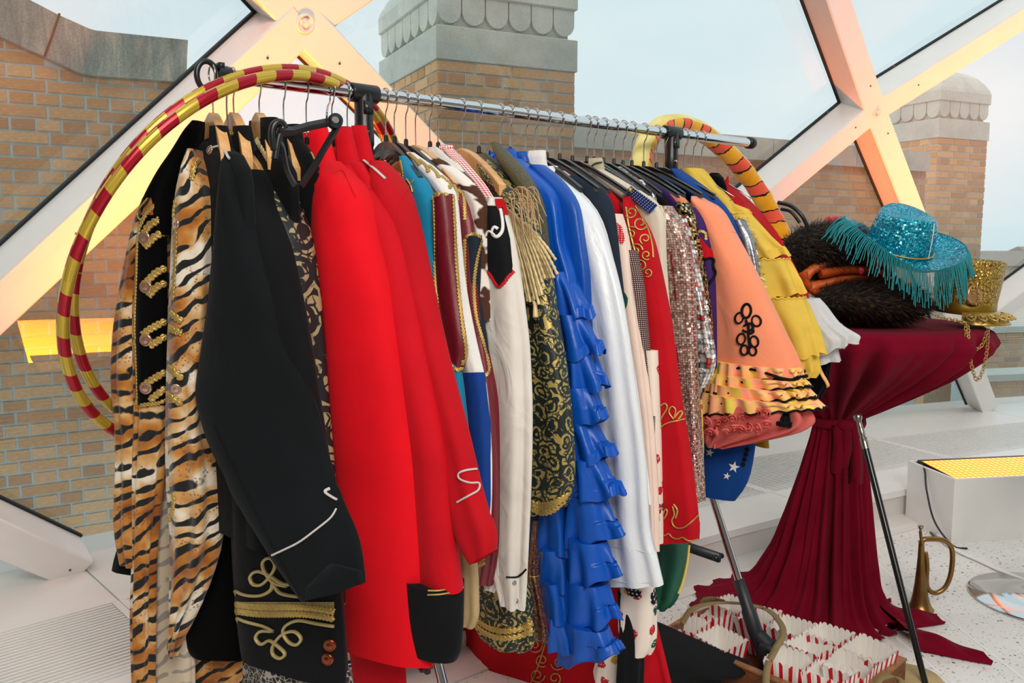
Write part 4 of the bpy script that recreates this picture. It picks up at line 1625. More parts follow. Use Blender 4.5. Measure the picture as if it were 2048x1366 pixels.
g = Garment('waistcoat', 'dark red and navy waistcoat with a gold-edged armhole', 0.118, 0, 'waistcoat', 0.5)
g.tube('front', [(308, 826, 842), (340, 850, 890), (380, 880, 930), (440, 905, 948), (500, 920, 955), (600, 925, 958), (750, 940, 980), (900, 960, 996), (1010, 962, 998), (1100, 964, 994)], 0.020, M_BURG, 0, 0.002, 4)
t1 = g.surf[-1:]
g.tube('armhole_panel', [(472, 928, 964), (520, 930, 962), (600, 934, 960), (680, 940, 974), (740, 955, 979), (757, 962, 976)], 0.018, M_NAVY, 0, 0.002, 3, off=0.004)
t2 = g.surf[-1:]
g.gimp('gold_edge', [[(930, 478), (930, 540), (934, 600), (942, 660), (952, 710), (962, 752)], [(932, 474), (948, 468), (962, 474)], [(964, 480), (954, 520), (948, 570), (952, 630), (968, 690), (978, 738), (966, 756)]], 0.009, M_GOLD, surf=t1 + t2)
g.gimp('gold_edge', [[(908, 370), (915, 390), (912, 430), (916, 480)], [(920, 372), (928, 400), (930, 440)]], 0.009, M_GOLD, surf=t1)
hanger(0.118, 'black hanger carrying the dark red and navy waistcoat', 'black', 0.19, zt=1.60)
g = Garment('cow_print_waistcoat', 'white waistcoat with brown cow patches on a wooden hanger', 0.145, 0, 'waistcoat', 0.7)
g.tube('front', [(302, 836, 856), (335, 862, 910), (370, 895, 950), (405, 930, 974), (440, 940, 975), (520, 945, 975), (640, 950, 978)], 0.02, mat_cow(), 0, 0.002, 4)
hanger(0.147, 'wooden hanger carrying the cow-print waistcoat', 'wood', 0.2, zt=1.605)

# ------------------------------------------------------------------ white western shirt
g = Garment('western_shirt', 'white western shirt with a black pointed yoke edged in red', 0.185, 0, 'shirt', 0.4)
g.torso(M_IVORY, 0.62, 0.022, 1.595, 0.185, 0.2)
g.tube('sleeve', [(395, 975, 1005), (425, 965, 1016), (470, 960, 1028), (560, 962, 1042), (680, 966, 1056), (800, 972, 1061), (900, 970, 1060), (1000, 968, 1057), (1080, 970, 1054), (1140, 980, 1052), (1180, 996, 1052), (1212, 1004, 1050)], 0.034, M_IVORY, 8, 0.006, 6, m=40)
sl = g.surf[-1:]
g.tube('shirt_tail', [(1000, 965, 1010), (1100, 965, 1012), (1160, 968, 1010), (1180, 975, 1000)], 0.02, M_IVORY, 8, 0.005, 5, off=-0.012)
g.patch('yoke', [(412, 968, 1004), (440, 966, 1010), (480, 968, 1020), (540, 970, 1026), (552, 978, 1018), (572, 994, 1000)], M_BLACK, 0.0025, surf=sl, lab='black pointed yoke')
yk = g.surf[-1:]
g.gimp('red_edge', [[(972, 541), (982, 552), (990, 566), (998, 574), (1008, 566), (1018, 552), (1028, 542)]], 0.009, plain('c41526', 0.6, 0, 0.3, 'red_sequin_edge'), surf=yk + sl)
g.cord('scroll', [[(1000, 418), (1004, 440), (1004, 462), (994, 474), (984, 466), (988, 454), (996, 458)], [(990, 470), (978, 462), (972, 474), (968, 490)]], 0.0042, M_WHITE_C, surf=yk + sl, lab='white scroll on the yoke')
g.patch('red_shoulder', [(398, 988, 1004), (412, 990, 1010), (430, 1000, 1016)], M_RED3, 0.003, nx=8, surf=sl)
g.cord('cuff_line', [[(1014, 1154), (1032, 1154), (1044, 1148), (1052, 1138)]], 0.003, M_FROG, surf=sl)
g.button('snap', [(1029, 1166), (1034, 1202)], 0.0058, M_STEEL, surf=sl)
hanger(0.19, 'black hanger carrying the white western shirt', 'black', 0.19, zt=1.6)
g = Garment('gingham_blouse', 'red and white gingham blouse with a white collar', 0.215, 0, 'shirt', 0.7)
GM = mat_check()
g.tube('front', [(290, 880, 900), (320, 900, 930), (370, 930, 972), (420, 965, 1004), (480, 985, 1012)], 0.018, GM, 0, 0.001, 4)
g.collar(GM, 1.545, 1.60, 0.07, 0.06, 0.025)
g.tube('collar_point', [(320, 905, 925), (340, 908, 935), (352, 912, 930)], 0.014, M_WHITE_C, 0, 0.001, 3, off=0.012)
hanger(0.215, 'steel-hooked hanger carrying the gingham blouse', 'black', 0.17, zt=1.6)

# ------------------------------------------------------------------ epaulette jacket
g = Garment('epaulette_jacket', 'gold and black brocade jacket with a hanging gold rope epaulette', 0.305, 0, 'jacket', 0.5)
g.torso(M_BROC2, 0.62, 0.026, 1.59, 0.18, 0.2)
g.tube('sleeve', [(318, 950, 975), (340, 955, 1005), (380, 985, 1042), (430, 1010, 1072), (520, 1030, 1100), (600, 1042, 1110), (700, 1052, 1126), (800, 1060, 1139), (900, 1063, 1146), (980, 1062, 1145), (1060, 1020, 1138, 1004), (1064, 1032, 1128, 1016)], 0.04, M_BROC2, 8, 0.003, 4, m=40)
sl = g.surf[-1:]
g.gimp('gold_lace', [[(1062, 1004), (1080, 1010), (1104, 1006), (1138, 986)], [(1064, 1018), (1082, 1026), (1104, 1022), (1130, 1004)], [(1062, 1011), (1092, 1018), (1134, 994)]], 0.014, M_GOLD, surf=sl, lab='gold lace cuff')
ep = MB()
for k in range(30):
    t = k / 29
    x0, y0 = 1000 + 62 * t + random.uniform(-2, 2), 405 + 52 * t
    x1 = 1046 + 66 * t + random.uniform(-5, 5)
    y1 = 575 + 22 * math.sin(t * 5) - 25 * t + random.uniform(-10, 14) + (16 if k % 2 else 0)
    a = g.pt(x0, y0, -0.044)
    b = g.pt((x0 + x1) / 2 + 5, y0 * 0.45 + y1 * 0.55, -0.052 - 0.004 * (k % 2))
    c = g.pt(x1, y1, -0.042 - 0.006 * (k % 2))
    P = smooth_path([a, b, c], 26)
    ph = np.arange(len(P)) * 0.9
    ep.tube(P, 0.0036 * (1 + 0.16 * np.sin(ph)), 7)
o = ep.build('rope_fringe', M_GOLDP, g.th)
o['label'] = 'hanging gold rope fringe'
o['kind'] = 'stuff'
ep = MB()
for k in range(34):
    x0, y0 = random.uniform(995, 1045), random.uniform(380, 420)
    P = smooth_path([g.pt(x0, y0, -0.045), g.pt(x0 + random.uniform(10, 30), y0 - 8, -0.06), g.pt(x0 + random.uniform(20, 50), y0 + random.uniform(20, 90), -0.055)], 8)
    ep.tube(P, 0.001, 4)
o = ep.build('loose_threads', plain('cfae82', 0.6, 0.1, 0.4, 'loose_thread', 0.15), g.th)
o['kind'] = 'stuff'
mb = MB()
mb.tube([g.pt(1064, 592, -0.046), g.pt(1070, 610, -0.046), g.pt(1071, 634, -0.046)], [0.002, 0.005, 0.007], 8)
mb.build('tassel', M_GOLDP, g.th)
hanger(0.292, 'broad wooden hanger carrying the epaulette jacket', 'wood', 0.19, zt=1.607)
g = Garment('lame_jacket', 'dark bronze lame jacket beside the bright blue shirts', 0.345, 0, 'jacket', 0.5)
g.tube('sleeve', [(285, 982, 998), (310, 985, 1025), (345, 1010, 1056), (385, 1040, 1082), (420, 1058, 1092), (480, 1072, 1098), (600, 1078, 1112), (800, 1080, 1130)], 0.028, M_LAME, 4, 0.002, 4)
g.torso(M_LAME, 0.6, 0.02, 1.59, 0.17, 0.18)
hanger(0.347, 'black hanger carrying the bronze lame jacket', 'black', 0.17, zt=1.6)

# ------------------------------------------------------------------ blue ruffled shirts
g = Garment('ruffled_shirt', 'royal blue satin shirt with a long sleeve of stacked ruffles', 0.415, 0, 'shirt', 0.2)
g.torso(M_BLUE2, 0.5, 0.022, 1.59, 0.18, 0.2)
g.tube('upper_sleeve', [(318, 1020, 1045), (340, 1030, 1070), (380, 1062, 1112), (410, 1078, 1123), (486, 1090, 1132), (548, 1104, 1152), (580, 1112, 1155)], 0.03, M_BLUE, 6, 0.003, 4)
tiers = [(543, 1112, 1150, 655, 1112, 1188), (628, 1118, 1172, 725, 1120, 1211), (700, 1126, 1188, 795, 1128, 1214), (772, 1135, 1190, 858, 1138, 1212), (842, 1142, 1192, 932, 1146, 1230), (915, 1145, 1208, 1007, 1143, 1252),
         (990, 1138, 1212, 1092, 1133, 1243), (1076, 1135, 1214, 1172, 1137, 1242), (1160, 1132, 1216, 1258, 1126, 1242), (1246, 1128, 1218, 1326, 1118, 1245)]
for i, (ya, xa, xb, yb, xc, xd) in enumerate(tiers):
    g.tube('ruffle', [(ya, xa, xb), (ya + 8, xa - 2, xb + 4), ((ya + yb) / 2, (xa + xc) / 2, (xb + xd) / 2 + 2), (xc, yb + random.uniform(-4, 8), xd, yb - 22)], 0.046, M_BLUE, 12 + (i % 3) * 5, 0.0085, 5 + i % 3, hem=(5 + i % 2, 0.006, i * 1.3), f0=0.1, m=18, n=60, ex=2.0, off=-0.004 * (i % 2))
    lr = g.last[-1]
    mb = MB()
    mb.tube(np.vstack([lr, lr[:1]]), 0.0013, 5)
    mb.build('ruffle_hem', M_BLUE2, g.th)
g.collar(M_BLUE, 1.53, 1.605, 0.085, 0.05, 0.034, 0.01)
hanger(0.42, 'twisted wire hanger carrying the royal blue ruffled shirt', 'wire', 0.18, zt=1.6)
g = Garment('ruffled_shirt', 'second blue satin shirt, mostly hidden, its ruffles left of the long ruffled sleeve', 0.455, 0, 'shirt', 0.3)
g.torso(M_BLUE2, 0.5, 0.02, 1.585, 0.18, 0.2)
g.tube('upper_sleeve', [(330, 1060, 1090), (352, 1068, 1118), (385, 1092, 1146), (413, 1112, 1161), (480, 1122, 1169), (545, 1130, 1178), (600, 1135, 1180), (700, 1140, 1184)], 0.026, M_BLUE2, 4, 0.003, 4)
g.collar(M_BLUE2, 1.54, 1.60, 0.075, 0.055, 0.028, 0.01)
hanger(0.455, 'black hanger carrying the hidden blue shirt', 'black', 0.18, zt=1.605)
g = Garment('ruffled_shirt', 'blue satin sleeve with four short ruffles beside the brocade cuff', 0.38, 0, 'shirt', 0.3)
for i, (ya, xa, xb, yb, xc, xd) in enumerate([(1000, 1085, 1135, 1104, 1076, 1142), (1094, 1082, 1135, 1172, 1072, 1142), (1160, 1088, 1138, 1242, 1086, 1150), (1230, 1100, 1140, 1300, 1100, 1150)]):
    g.tube('ruffle', [(ya, xa, xb), ((ya + yb) / 2, (xa + xc) / 2 - 1, (xb + xd) / 2 + 1), (yb, xc, xd)], 0.04, M_BLUE2, 8, 0.007, 5, hem=(5, 0.004, i), m=14, n=54, ex=2.0)

# ------------------------------------------------------------------ white satin shirt and navy jacket
g = Garment('white_satin_shirt', 'white satin shirt with a wide shiny sleeve and deep cuff', 0.505, 0, 'shirt', 0.4)
g.torso(M_SATINW, 0.55, 0.022, 1.58, 0.185, 0.2)
g.tube('sleeve', [(345, 1080, 1110), (380, 1098, 1155), (409, 1114, 1189), (447, 1130, 1204), (500, 1145, 1222), (568, 1162, 1241), (673, 1178, 1260), (777, 1190, 1274), (900, 1200, 1292), (1000, 1208, 1298), (1060, 1214, 1302), (1100, 1220, 1312), (1226, 1172, 1328, 1168)], 0.036, M_SATINW, 10, 0.006, 5, m=40)
sl = g.surf[-1:]
g.cord('cuff_seam', [[(1222, 1094), (1250, 1095), (1280, 1102), (1308, 1108)], [(1224, 1160), (1260, 1166), (1300, 1164), (1324, 1156)]], 0.0012, M_WHITE_C, surf=sl)
g.collar(M_WHITE_C, 1.53, 1.605, 0.09, 0.06, 0.036, 0.01, flare=0.015)
hanger(0.51, 'steel-hooked hanger inside the white satin collar', 'black', 0.18, zt=1.595)
g = Garment('white_blouse', 'white shirt with an open stiff collar beside the navy jacket', 0.545, 0, 'shirt', 0.5)
g.torso(M_WHITE_C, 0.6, 0.02, 1.57, 0.185, 0.2)
g.tube('sleeve', [(355, 1100, 1130), (400, 1130, 1182), (440, 1150, 1206), (520, 1180, 1226), (600, 1195, 1246), (800, 1215, 1276), (1000, 1230, 1300)], 0.026, M_WHITE_C, 5, 0.004, 5)
g.collar(M_WHITE_C, 1.515, 1.565, 0.09, 0.07, 0.034, 0.02)
hanger(0.545, 'large black hanger above the white stiff collar', 'black', 0.2, zt=1.6)
g = Garment('navy_jacket', 'dark navy jacket shoulder under a long black hanger', 0.59, 0, 'jacket', 0.5)
g.torso(M_NAVY, 0.6, 0.02, 1.565, 0.2, 0.2, zs=1.49)
g.tube('sleeve', [(352, 1135, 1165), (372, 1150, 1200), (400, 1172, 1223), (424, 1188, 1230), (480, 1200, 1238), (600, 1215, 1250)], 0.024, M_NAVY, 4, 0.003, 4)
hanger(0.59, 'black hanger carrying the navy jacket', 'black', 0.22, zt=1.6)

# ------------------------------------------------------------------ floral dress
g = Garment('floral_dress', 'pale pink dress printed with red paisley and dotted borders', 0.625, 0, 'dress', 0.2)
g.torso(M_PINKISH, 0.45, 0.02, 1.56, 0.185, 0.2)
g.tube('sleeve', [(428, 1212, 1245), (455, 1212, 1254), (500, 1218, 1262), (560, 1228, 1268), (700, 1248, 1288), (850, 1266, 1306), (1000, 1284, 1316), (1100, 1292, 1318)], 0.026, M_PINKISH, 4, 0.004, 5)
sl = g.surf[-1:]
M_PAIS = mat_dots('b81e2a', 'e6d0c2', 0.006, 0.2)
for rows in ([(446, 1226, 1234), (452, 1219, 1243), (466, 1217, 1246), (478, 1222, 1240), (486, 1230, 1238), (496, 1232, 1236)], [(466, 1240, 1247), (480, 1238, 1249), (488, 1241, 1246)]):
    g.patch('paisley', rows, M_PAIS, 0.002, nx=8, ny=8, surf=sl, keep=False)
g.patch('leaf_print', [(582, 1243, 1248), (595, 1241, 1256), (608, 1243, 1256), (618, 1246, 1252)], M_GREEN, 0.002, nx=6, ny=6, surf=sl, keep=False)
g.tube('side_panel', [(500, 1250, 1275), (560, 1262, 1288), (650, 1272, 1296), (760, 1282, 1306), (900, 1294, 1316), (1040, 1300, 1320)], 0.02, mat_dots('3a1c24', 'e6d8cc', 0.0052, 0.22), 4, 0.001, 4, off=0.02, lab='dark dotted border')
g.tube('print_panel', [(700, 1290, 1316), (860, 1300, 1322), (1000, 1304, 1325), (1066, 1304, 1326), (1086, 1310, 1326)], 0.018, M_FLORAL, 4, 0.001, 4, off=0.03, lab='floral print panel')
g.patch('dotted_strip', [(832, 1303, 1310), (945, 1304, 1310)], mat_dots('1d4a3c', 'e6d8cc', 0.005, 0.2), 0.002, nx=3, ny=6, surf=g.surf[-1:], keep=False)
hanger(0.64, 'black hanger carrying the red paisley dress', 'black', 0.21, zt=1.6)
g = Garment('floral_bundle', 'bunched red and white floral skirt hanging under the white satin cuff', 0.58, 0, 'skirt', 0.15)
g.tube('bunch', [(1150, 1245, 1305), (1200, 1238, 1312), (1260, 1238, 1310), (1290, 1244, 1306), (1306, 1254, 1298)], 0.04, M_FLORAL, 10, 0.003, 4, n=60)
g.tube('bunch', [(1290, 1205, 1240), (1320, 1195, 1238), (1350, 1188, 1234), (1366, 1190, 1230)], 0.03, M_FLORAL, 10, 0.003, 4, n=60)
g.tube('waistband', [(1168, 1246, 1306), (1196, 1242, 1310)], 0.043, mat_dots('14161a', 'cfc8c0', 0.012, 0.2), 10, 0.004, 4)
g = Garment('black_trousers', 'black cloth hanging between the blue ruffles and the floral bunch', 0.57, 0, 'trousers', 0.1)
g.tube('leg', [(1180, 1236, 1270), (1260, 1240, 1285), (1320, 1236, 1286), (1366, 1234, 1284), (1420, 1234, 1280)], 0.03, M_BLACK, 10, 0.004, 4)

# ------------------------------------------------------------------ red jacket with gold scrolls
g = Garment('scroll_jacket', 'red jacket with curling gold embroidery on shoulder, cuff and hem', 0.69, 0, 'jacket', 0.4)
g.torso(M_RED3, 0.6, 0.022, 1.56, 0.2, 0.21, zs=1.47)
g.tube('sleeve', [(393, 1246, 1259), (412, 1246, 1274), (433, 1248, 1286), (471, 1252, 1307), (532, 1264, 1321), (632, 1280, 1341), (769, 1298, 1357), (900, 1308, 1378), (1000, 1312, 1391), (1060, 1316, 1397), (1320, 1088, 1394, 1080)], 0.036, M_RED3, 6, 0.0035, 4, m=40)
sl = g.surf[-1:]
spi = lambda cx, cy, r, t0, tn, k=14: [(cx + r * (1 - 0.72 * i / k) * math.cos(t0 + tn * i / k), cy + r * (1 - 0.72 * i / k) * math.sin(t0 + tn * i / k)) for i in range(k + 1)]
cords = [spi(1262, 425, 12, 2.5, -7), spi(1280, 447, 14, 0.5, 7.5), spi(1263, 466, 13, -1, -7.5), spi(1290, 478, 11, 2, 7), spi(1272, 500, 14, 0, -7.5), spi(1293, 510, 10, 1, 7), spi(1282, 532, 12, -2, 7), spi(1296, 545, 9, 2, -7),
         [(1252, 415), (1256, 440), (1262, 470), (1270, 500), (1278, 530), (1284, 556)], [(1270, 412), (1282, 432), (1296, 460), (1304, 490), (1306, 515)],
         [(1316, 872), (1322, 855), (1335, 846), (1350, 842), (1368, 838)], [(1316, 860), (1324, 834), (1336, 816), (1330, 806), (1322, 812)], [(1348, 838), (1338, 824), (1344, 812), (1352, 820), (1348, 838), (1358, 822), (1364, 826), (1356, 838)],
         [(1318, 1020), (1326, 1030), (1330, 1018), (1336, 1022), (1330, 1036), (1322, 1040)], [(1346, 1012), (1350, 1030), (1344, 1040), (1350, 1054), (1366, 1056), (1382, 1044), (1396, 1030)], [(1348, 1008), (1356, 1020), (1352, 1036)],
         [(1320, 1062), (1328, 1072), (1338, 1066), (1344, 1074), (1356, 1078), (1366, 1074), (1378, 1082), (1394, 1078)]]
g.cord('gold_embroidery', cords, 0.0034, M_GOLD, surf=sl, k=4, lab='curling gold embroidery')
hanger(0.69, 'black hanger carrying the red gold-scrolled jacket', 'black', 0.23, zt=1.598)

# ------------------------------------------------------------------ khaki tunic with silver shoulder board
g = Garment('uniform_tunic', 'khaki uniform tunic with a green-striped collar and beaded silver shoulder board', 0.735, 0, 'jacket', 0.5)
g.torso(M_KHAKI, 0.6, 0.02, 1.57, 0.185, 0.2)
g.tube('sleeve', [(328, 1168, 1188), (350, 1180, 1225), (380, 1215, 1280), (405, 1255, 1316), (430, 1285, 1330), (520, 1296, 1332), (640, 1312, 1340), (780, 1330, 1352)], 0.022, M_CREAM, 3, 0.002, 4)
t1 = g.surf[-1:]
g.collar(M_KHAKI, 1.545, 1.60, 0.08, 0.065, 0.03, 0.01)
g.cord('collar_stripe', [[(1180, 338), (1190, 328), (1203, 325)]], 0.007, M_GREEN, flat=0.3, lab='dark green collar stripe')
mb = MB()
bd = [g.pt(x, y, -0.03) for x, y in ((1246, 384), (1296, 424), (1312, 408), (1262, 372))]
extr = g.r * 0.006 + ZUP * -0.004
mb.add(bd + [q + extr for q in bd], [(0, 1, 2, 3), (7, 6, 5, 4), (0, 4, 5, 1), (1, 5, 6, 2), (2, 6, 7, 3), (3, 7, 4, 0)])
sb = mb.build('shoulder_board', M_ROYAL, g.th, smooth=False)
mb = MB()
for r in range(5):
    for k in range(11):
        u, w = 0.1 + 0.8 * r / 4, 0.12 + 0.86 * k / 10
        q = (bd[0] * (1 - w) + bd[1] * w) * (1 - u) + (bd[3] * (1 - w) + bd[2] * w) * u
        mb.sphere(q - g.r * 0.001 + ZUP * 0.001, 0.0022, n=6, m=4)
mb.build('silver_beads', M_STEEL, sb)['label'] = 'rows of silver beads'
mb = MB()
mb.sphere(g.pt(1260, 380, -0.034), 0.0075, n=12, m=8)
mb.build('gold_button', M_GOLD, sb)
hanger(0.75, 'black hanger carrying the khaki uniform tunic', 'black', 0.22, zt=1.6)
g = Garment('cream_waistcoat', 'cream waistcoat with a rolled armhole beside the pink sequin jacket', 0.775, 0, 'waistcoat', 0.5)
g.tube('front', [(392, 1270, 1300), (408, 1285, 1322), (425, 1298, 1330), (450, 1304, 1332), (540, 1306, 1334), (640, 1318, 1340), (760, 1330, 1350)], 0.02, M_CREAM, 3, 0.002, 4)
g.cord('rolled_edge', [[(1304, 428), (1314, 416), (1326, 414), (1329, 430), (1326, 470), (1322, 520)]], 0.0055, M_CREAM, surf=g.surf[-1:])
hanger(0.78, 'black hanger carrying the cream waistcoat', 'black', 0.2, zt=1.6)

# ------------------------------------------------------------------ sequinned pieces
g = Garment('sequin_jacket', 'pale pink sequin jacket with dark red sequin lines', 0.815, 0, 'jacket', 0.4)
g.torso(M_SEQP, 0.6, 0.02, 1.57, 0.185, 0.2)
g.tube('sleeve', [(412, 1320, 1345), (438, 1320, 1364), (471, 1322, 1379), (552, 1324, 1390), (632, 1330, 1394), (780, 1345, 1398), (900, 1360, 1404), (1000, 1370, 1408)], 0.032, M_SEQP, 4, 0.003, 4, m=34)
sl = g.surf[-1:]
mb = MB()
M_SQR = plain('9d1226', 0.22, 0.5, 0.5, 'red_sequin', 0.2)
for pth in ([(1342, 505), (1346, 540), (1350, 580), (1352, 600)], [(1378, 490), (1382, 560), (1386, 640), (1390, 700), (1392, 780)], [(1352, 690), (1358, 730), (1362, 780), (1370, 840)], [(1384, 850), (1390, 900), (1396, 950)]):
    P, Nn = g.path3(pth, 14, False, 0.001, sl)
    for a, b in zip(P[::2], Nn[::2]):
        mb.lathe([(0.0032, 0), (0.003, 0.0008), (0.001, 0.0004)], a, b + np.array([0, 0, 0.4]), 8)
mb.build('sequin_line', M_SQR, g.th)['label'] = 'lines of dark red sequins'
hanger(0.82, 'black hanger carrying the pink sequin jacket', 'black', 0.2, zt=1.6)
g = Garment('sequin_blouse', 'white blouse of big mirror sequins beside the peach dress', 0.86, 0, 'blouse', 0.6)
g.torso(M_SEQW, 0.85, 0.018, 1.585, 0.18, 0.19)
g.tube('side', [(430, 1352, 1372), (520, 1372, 1396), (600, 1384, 1410), (680, 1388, 1426), (720, 1390, 1432), (752, 1392, 1424), (775, 1396, 1412)], 0.024, M_SEQW, 3, 0.003, 4)
sl = g.surf[-1:]
mb = MB()
for k in range(26):
    x, y = random.uniform(1392, 1424), random.uniform(600, 745)
    a, b = g.hit(x, y, 0.003, sl)
    mb.lathe([(0.0075, 0), (0.007, 0.0008), (0.002, 0.001)], a, b + rng.normal(0, 0.5, 3), 12)
mb.build('mirror_disc', plain('eef2f2', 0.12, 0.8, 0.5, 'mirror_sequin', 0.1), g.th)
hanger(0.865, 'black hanger carrying the white mirror-sequin blouse', 'black', 0.2, zt=1.6)
g = Garment('gold_sequin_bolero', 'black bolero with gold bead shoulders next to the peach dress', 0.90, 0, 'jacket', 0.7)
g.torso(M_FROG, 0.9, 0.018, 1.57, 0.2, 0.2, zs=1.47)
g.tube('shoulder', [(404, 1352, 1376), (420, 1352, 1388), (450, 1364, 1394), (500, 1384, 1404), (560, 1396, 1413), (640, 1402, 1424), (700, 1404, 1426)], 0.022, M_SEQG, 3, 0.002, 4)
hanger(0.905, 'black hanger carrying the gold-beaded bolero', 'black', 0.23, zt=1.597)
g = Garment('purple_jacket', 'purple jacket with a red flap, gold trim and gold cuff band', 0.94, 0, 'jacket', 0.6)
g.torso(M_PURPLE, 0.85, 0.018, 1.57, 0.2, 0.2, zs=1.47)
g.tube('sleeve', [(415, 1375, 1395), (440, 1384, 1412), (500, 1396, 1424), (560, 1404, 1430), (660, 1408, 1432), (735, 1412, 1432)], 0.022, M_PURPLE, 3, 0.002, 4)
sl = g.surf[-1:]
g.patch('red_flap', [(474, 1398, 1402), (490, 1399, 1412), (506, 1402, 1426), (516, 1406, 1424)], M_RED3, 0.004, nx=6, ny=6, surf=sl, keep=False)
g.gimp('gold_trim', [[(1400, 476), (1400, 500), (1404, 520), (1404, 545), (1412, 565), (1416, 600), (1420, 640), (1424, 690)], [(1398, 462), (1410, 466), (1412, 480)]], 0.01, M_GOLD, surf=sl)
g.cord('loop', [[(1406, 522), (1420, 516), (1430, 528), (1428, 550), (1418, 568)]], 0.006, M_FROG, surf=sl)
mb = MB()
mb.lathe([(0.011, -0.011), (0.0125, -0.009), (0.0125, 0.009), (0.011, 0.011)], g.pt(1421, 726, -0.045), (0.2, 0.1, 1), 16)
mb.build('gold_band', M_GOLD, g.th)
hanger(0.945, 'black hanger carrying the purple jacket', 'black', 0.22, zt=1.6)

# ------------------------------------------------------------------ peach dress
g = Garment('peach_dress', 'peach bell-sleeved dress with black knot fastening and striped frills', 1.0, 0, 'dress', 0.7)
g.torso(M_PEACH, 1.0, 0.024, 1.56, 0.2, 0.22, zs=1.47)
g.tube('bell_sleeve', [(393, 1382, 1404), (404, 1380, 1430), (424, 1386, 1451), (462, 1398, 1470), (500, 1408, 1491), (560, 1418, 1522), (640, 1424, 1560), (700, 1428, 1588), (742, 1430, 1603)], 0.062, M_PEACH, 12, 0.0045, 3, m=40, n=64, hem=(3, 0.011, 0.4), ex=2.1)
sl = g.surf[-1:]
lr = g.last[-1]
mb = MB()
mb.tube(np.vstack([lr, lr[:1]]), 0.0042, 7)
mb.build('black_hem', M_FROG, g.th)['label'] = 'black hem binding'
loop = lambda cx, cy, rx, ry, a0=0.0: [(cx + rx * math.cos(t) * math.cos(a0) - ry * math.sin(t) * math.sin(a0), cy + rx * math.cos(t) * math.sin(a0) + ry * math.sin(t) * math.cos(a0)) for t in np.linspace(0, 2 * PI, 12, endpoint=False)]
g.cord('knot_fastening', [loop(1493, 622, 9, 14, 0.1), loop(1479, 636, 8, 11, 0.3), loop(1513, 642, 9, 11, -0.3), loop(1483, 678, 8, 11, 0.2), loop(1509, 683, 8, 11, -0.2), loop(1489, 700, 7, 10, 0.1), loop(1506, 702, 7, 9, -0.1)], 0.0042, M_FROG, closed=True, surf=sl, k=3, lab='black looped knot fastening')
g.cord('knot_fastening', [[(1488, 652), (1500, 646), (1508, 656), (1494, 664), (1486, 660)], [(1492, 640), (1498, 655), (1497, 672), (1500, 692), (1495, 708)], [(1504, 656), (1508, 664), (1498, 668)]], 0.0055, M_FROG, surf=sl, k=4)
g.cord('seam', [[(1402, 480), (1430, 470), (1460, 464), (1472, 466)]], 0.001, M_PEACH, surf=sl)


def mat_frill():
    q = N('striped_frill')
    u = q.uv()
    n = q.noise(q.uv((1, 0.02, 1)), 26, 2)
    c = q.ramp(n.outputs['Fac'], [(0.36, 'f2e060'), (0.46, 'ffcf6a'), (0.54, 'ffb890'), (0.64, 'ffa48e')])
    return q.set(c, 0.7, 0, 0.2)


M_FRILL = mat_frill()
fr = [(728, 1432, 1598, 758, 1424, 1604), (752, 1424, 1600, 778, 1414, 1612), (772, 1414, 1606, 800, 1406, 1624), (794, 1408, 1618, 822, 1398, 1637)]
for i, (ya, xa, xb, yb, xc, xd) in enumerate(fr):
    g.tube('frill', [(ya, xa, xb), ((ya + yb) / 2, (xa + xc) / 2, (xb + xd) / 2), (xc, yb + 6, xd, yb - 6)], 0.058 + 0.004 * i, M_FRILL, 12, 0.006, 17, n=120, m=8, f0=0.8, hem=(23, 0.0028, i), ex=2.0, drift=0.2)
    lr = g.last[-1]
    mb = MB()
    mb.tube(np.vstack([lr, lr[:1]]), 0.0034, 5)
    mb.build('black_trim', M_FROG, g.th)
g.tube('coral_tulle', [(800, 1410, 1600), (830, 1405, 1615), (850, 1404, 1590), (878, 1410, 1500), (892, 1420, 1450)], 0.05, M_CORAL, 12, 0.009, 11, n=90, m=14, f0=0.8)
sl = g.surf[-1:]
mb = MB()
for k in range(16):
    x, y = 1418 + (k % 8) * 17 + random.uniform(-4, 4), 838 + (k // 8) * 26 + random.uniform(-5, 5) - (k % 8) * 2
    c, nn = g.hit(x, y, 0.002, sl)
    ax = nn + np.array([0, 0, -0.3])
    ax /= np.linalg.norm(ax)
    a = np.cross(ax, [0, 0, 1.0])
    a /= np.linalg.norm(a)
    b = np.cross(ax, a)
    rows = []
    for t in np.linspace(0, 4.2 * PI, 60):
        r = 0.003 + 0.0012 * t
        q = c + r * (a * math.cos(t + k) + b * math.sin(t + k))
        wv = 0.002 * math.sin(t * 3.1)
        rows.append([q, q + ax * (0.012 - r * 0.4 + wv)])
    mb.grid(rows)
mb.build('tulle_rosettes', M_CORAL, g.th)['label'] = 'gathered coral tulle rosettes'
g.tube('under_frill', [(842, 1556, 1590), (852, 1560, 1584)], 0.03, M_FROG, 12, 0.006, 9)
hanger(1.0, 'black hanger carrying the peach dress', 'black', 0.24, zt=1.6)

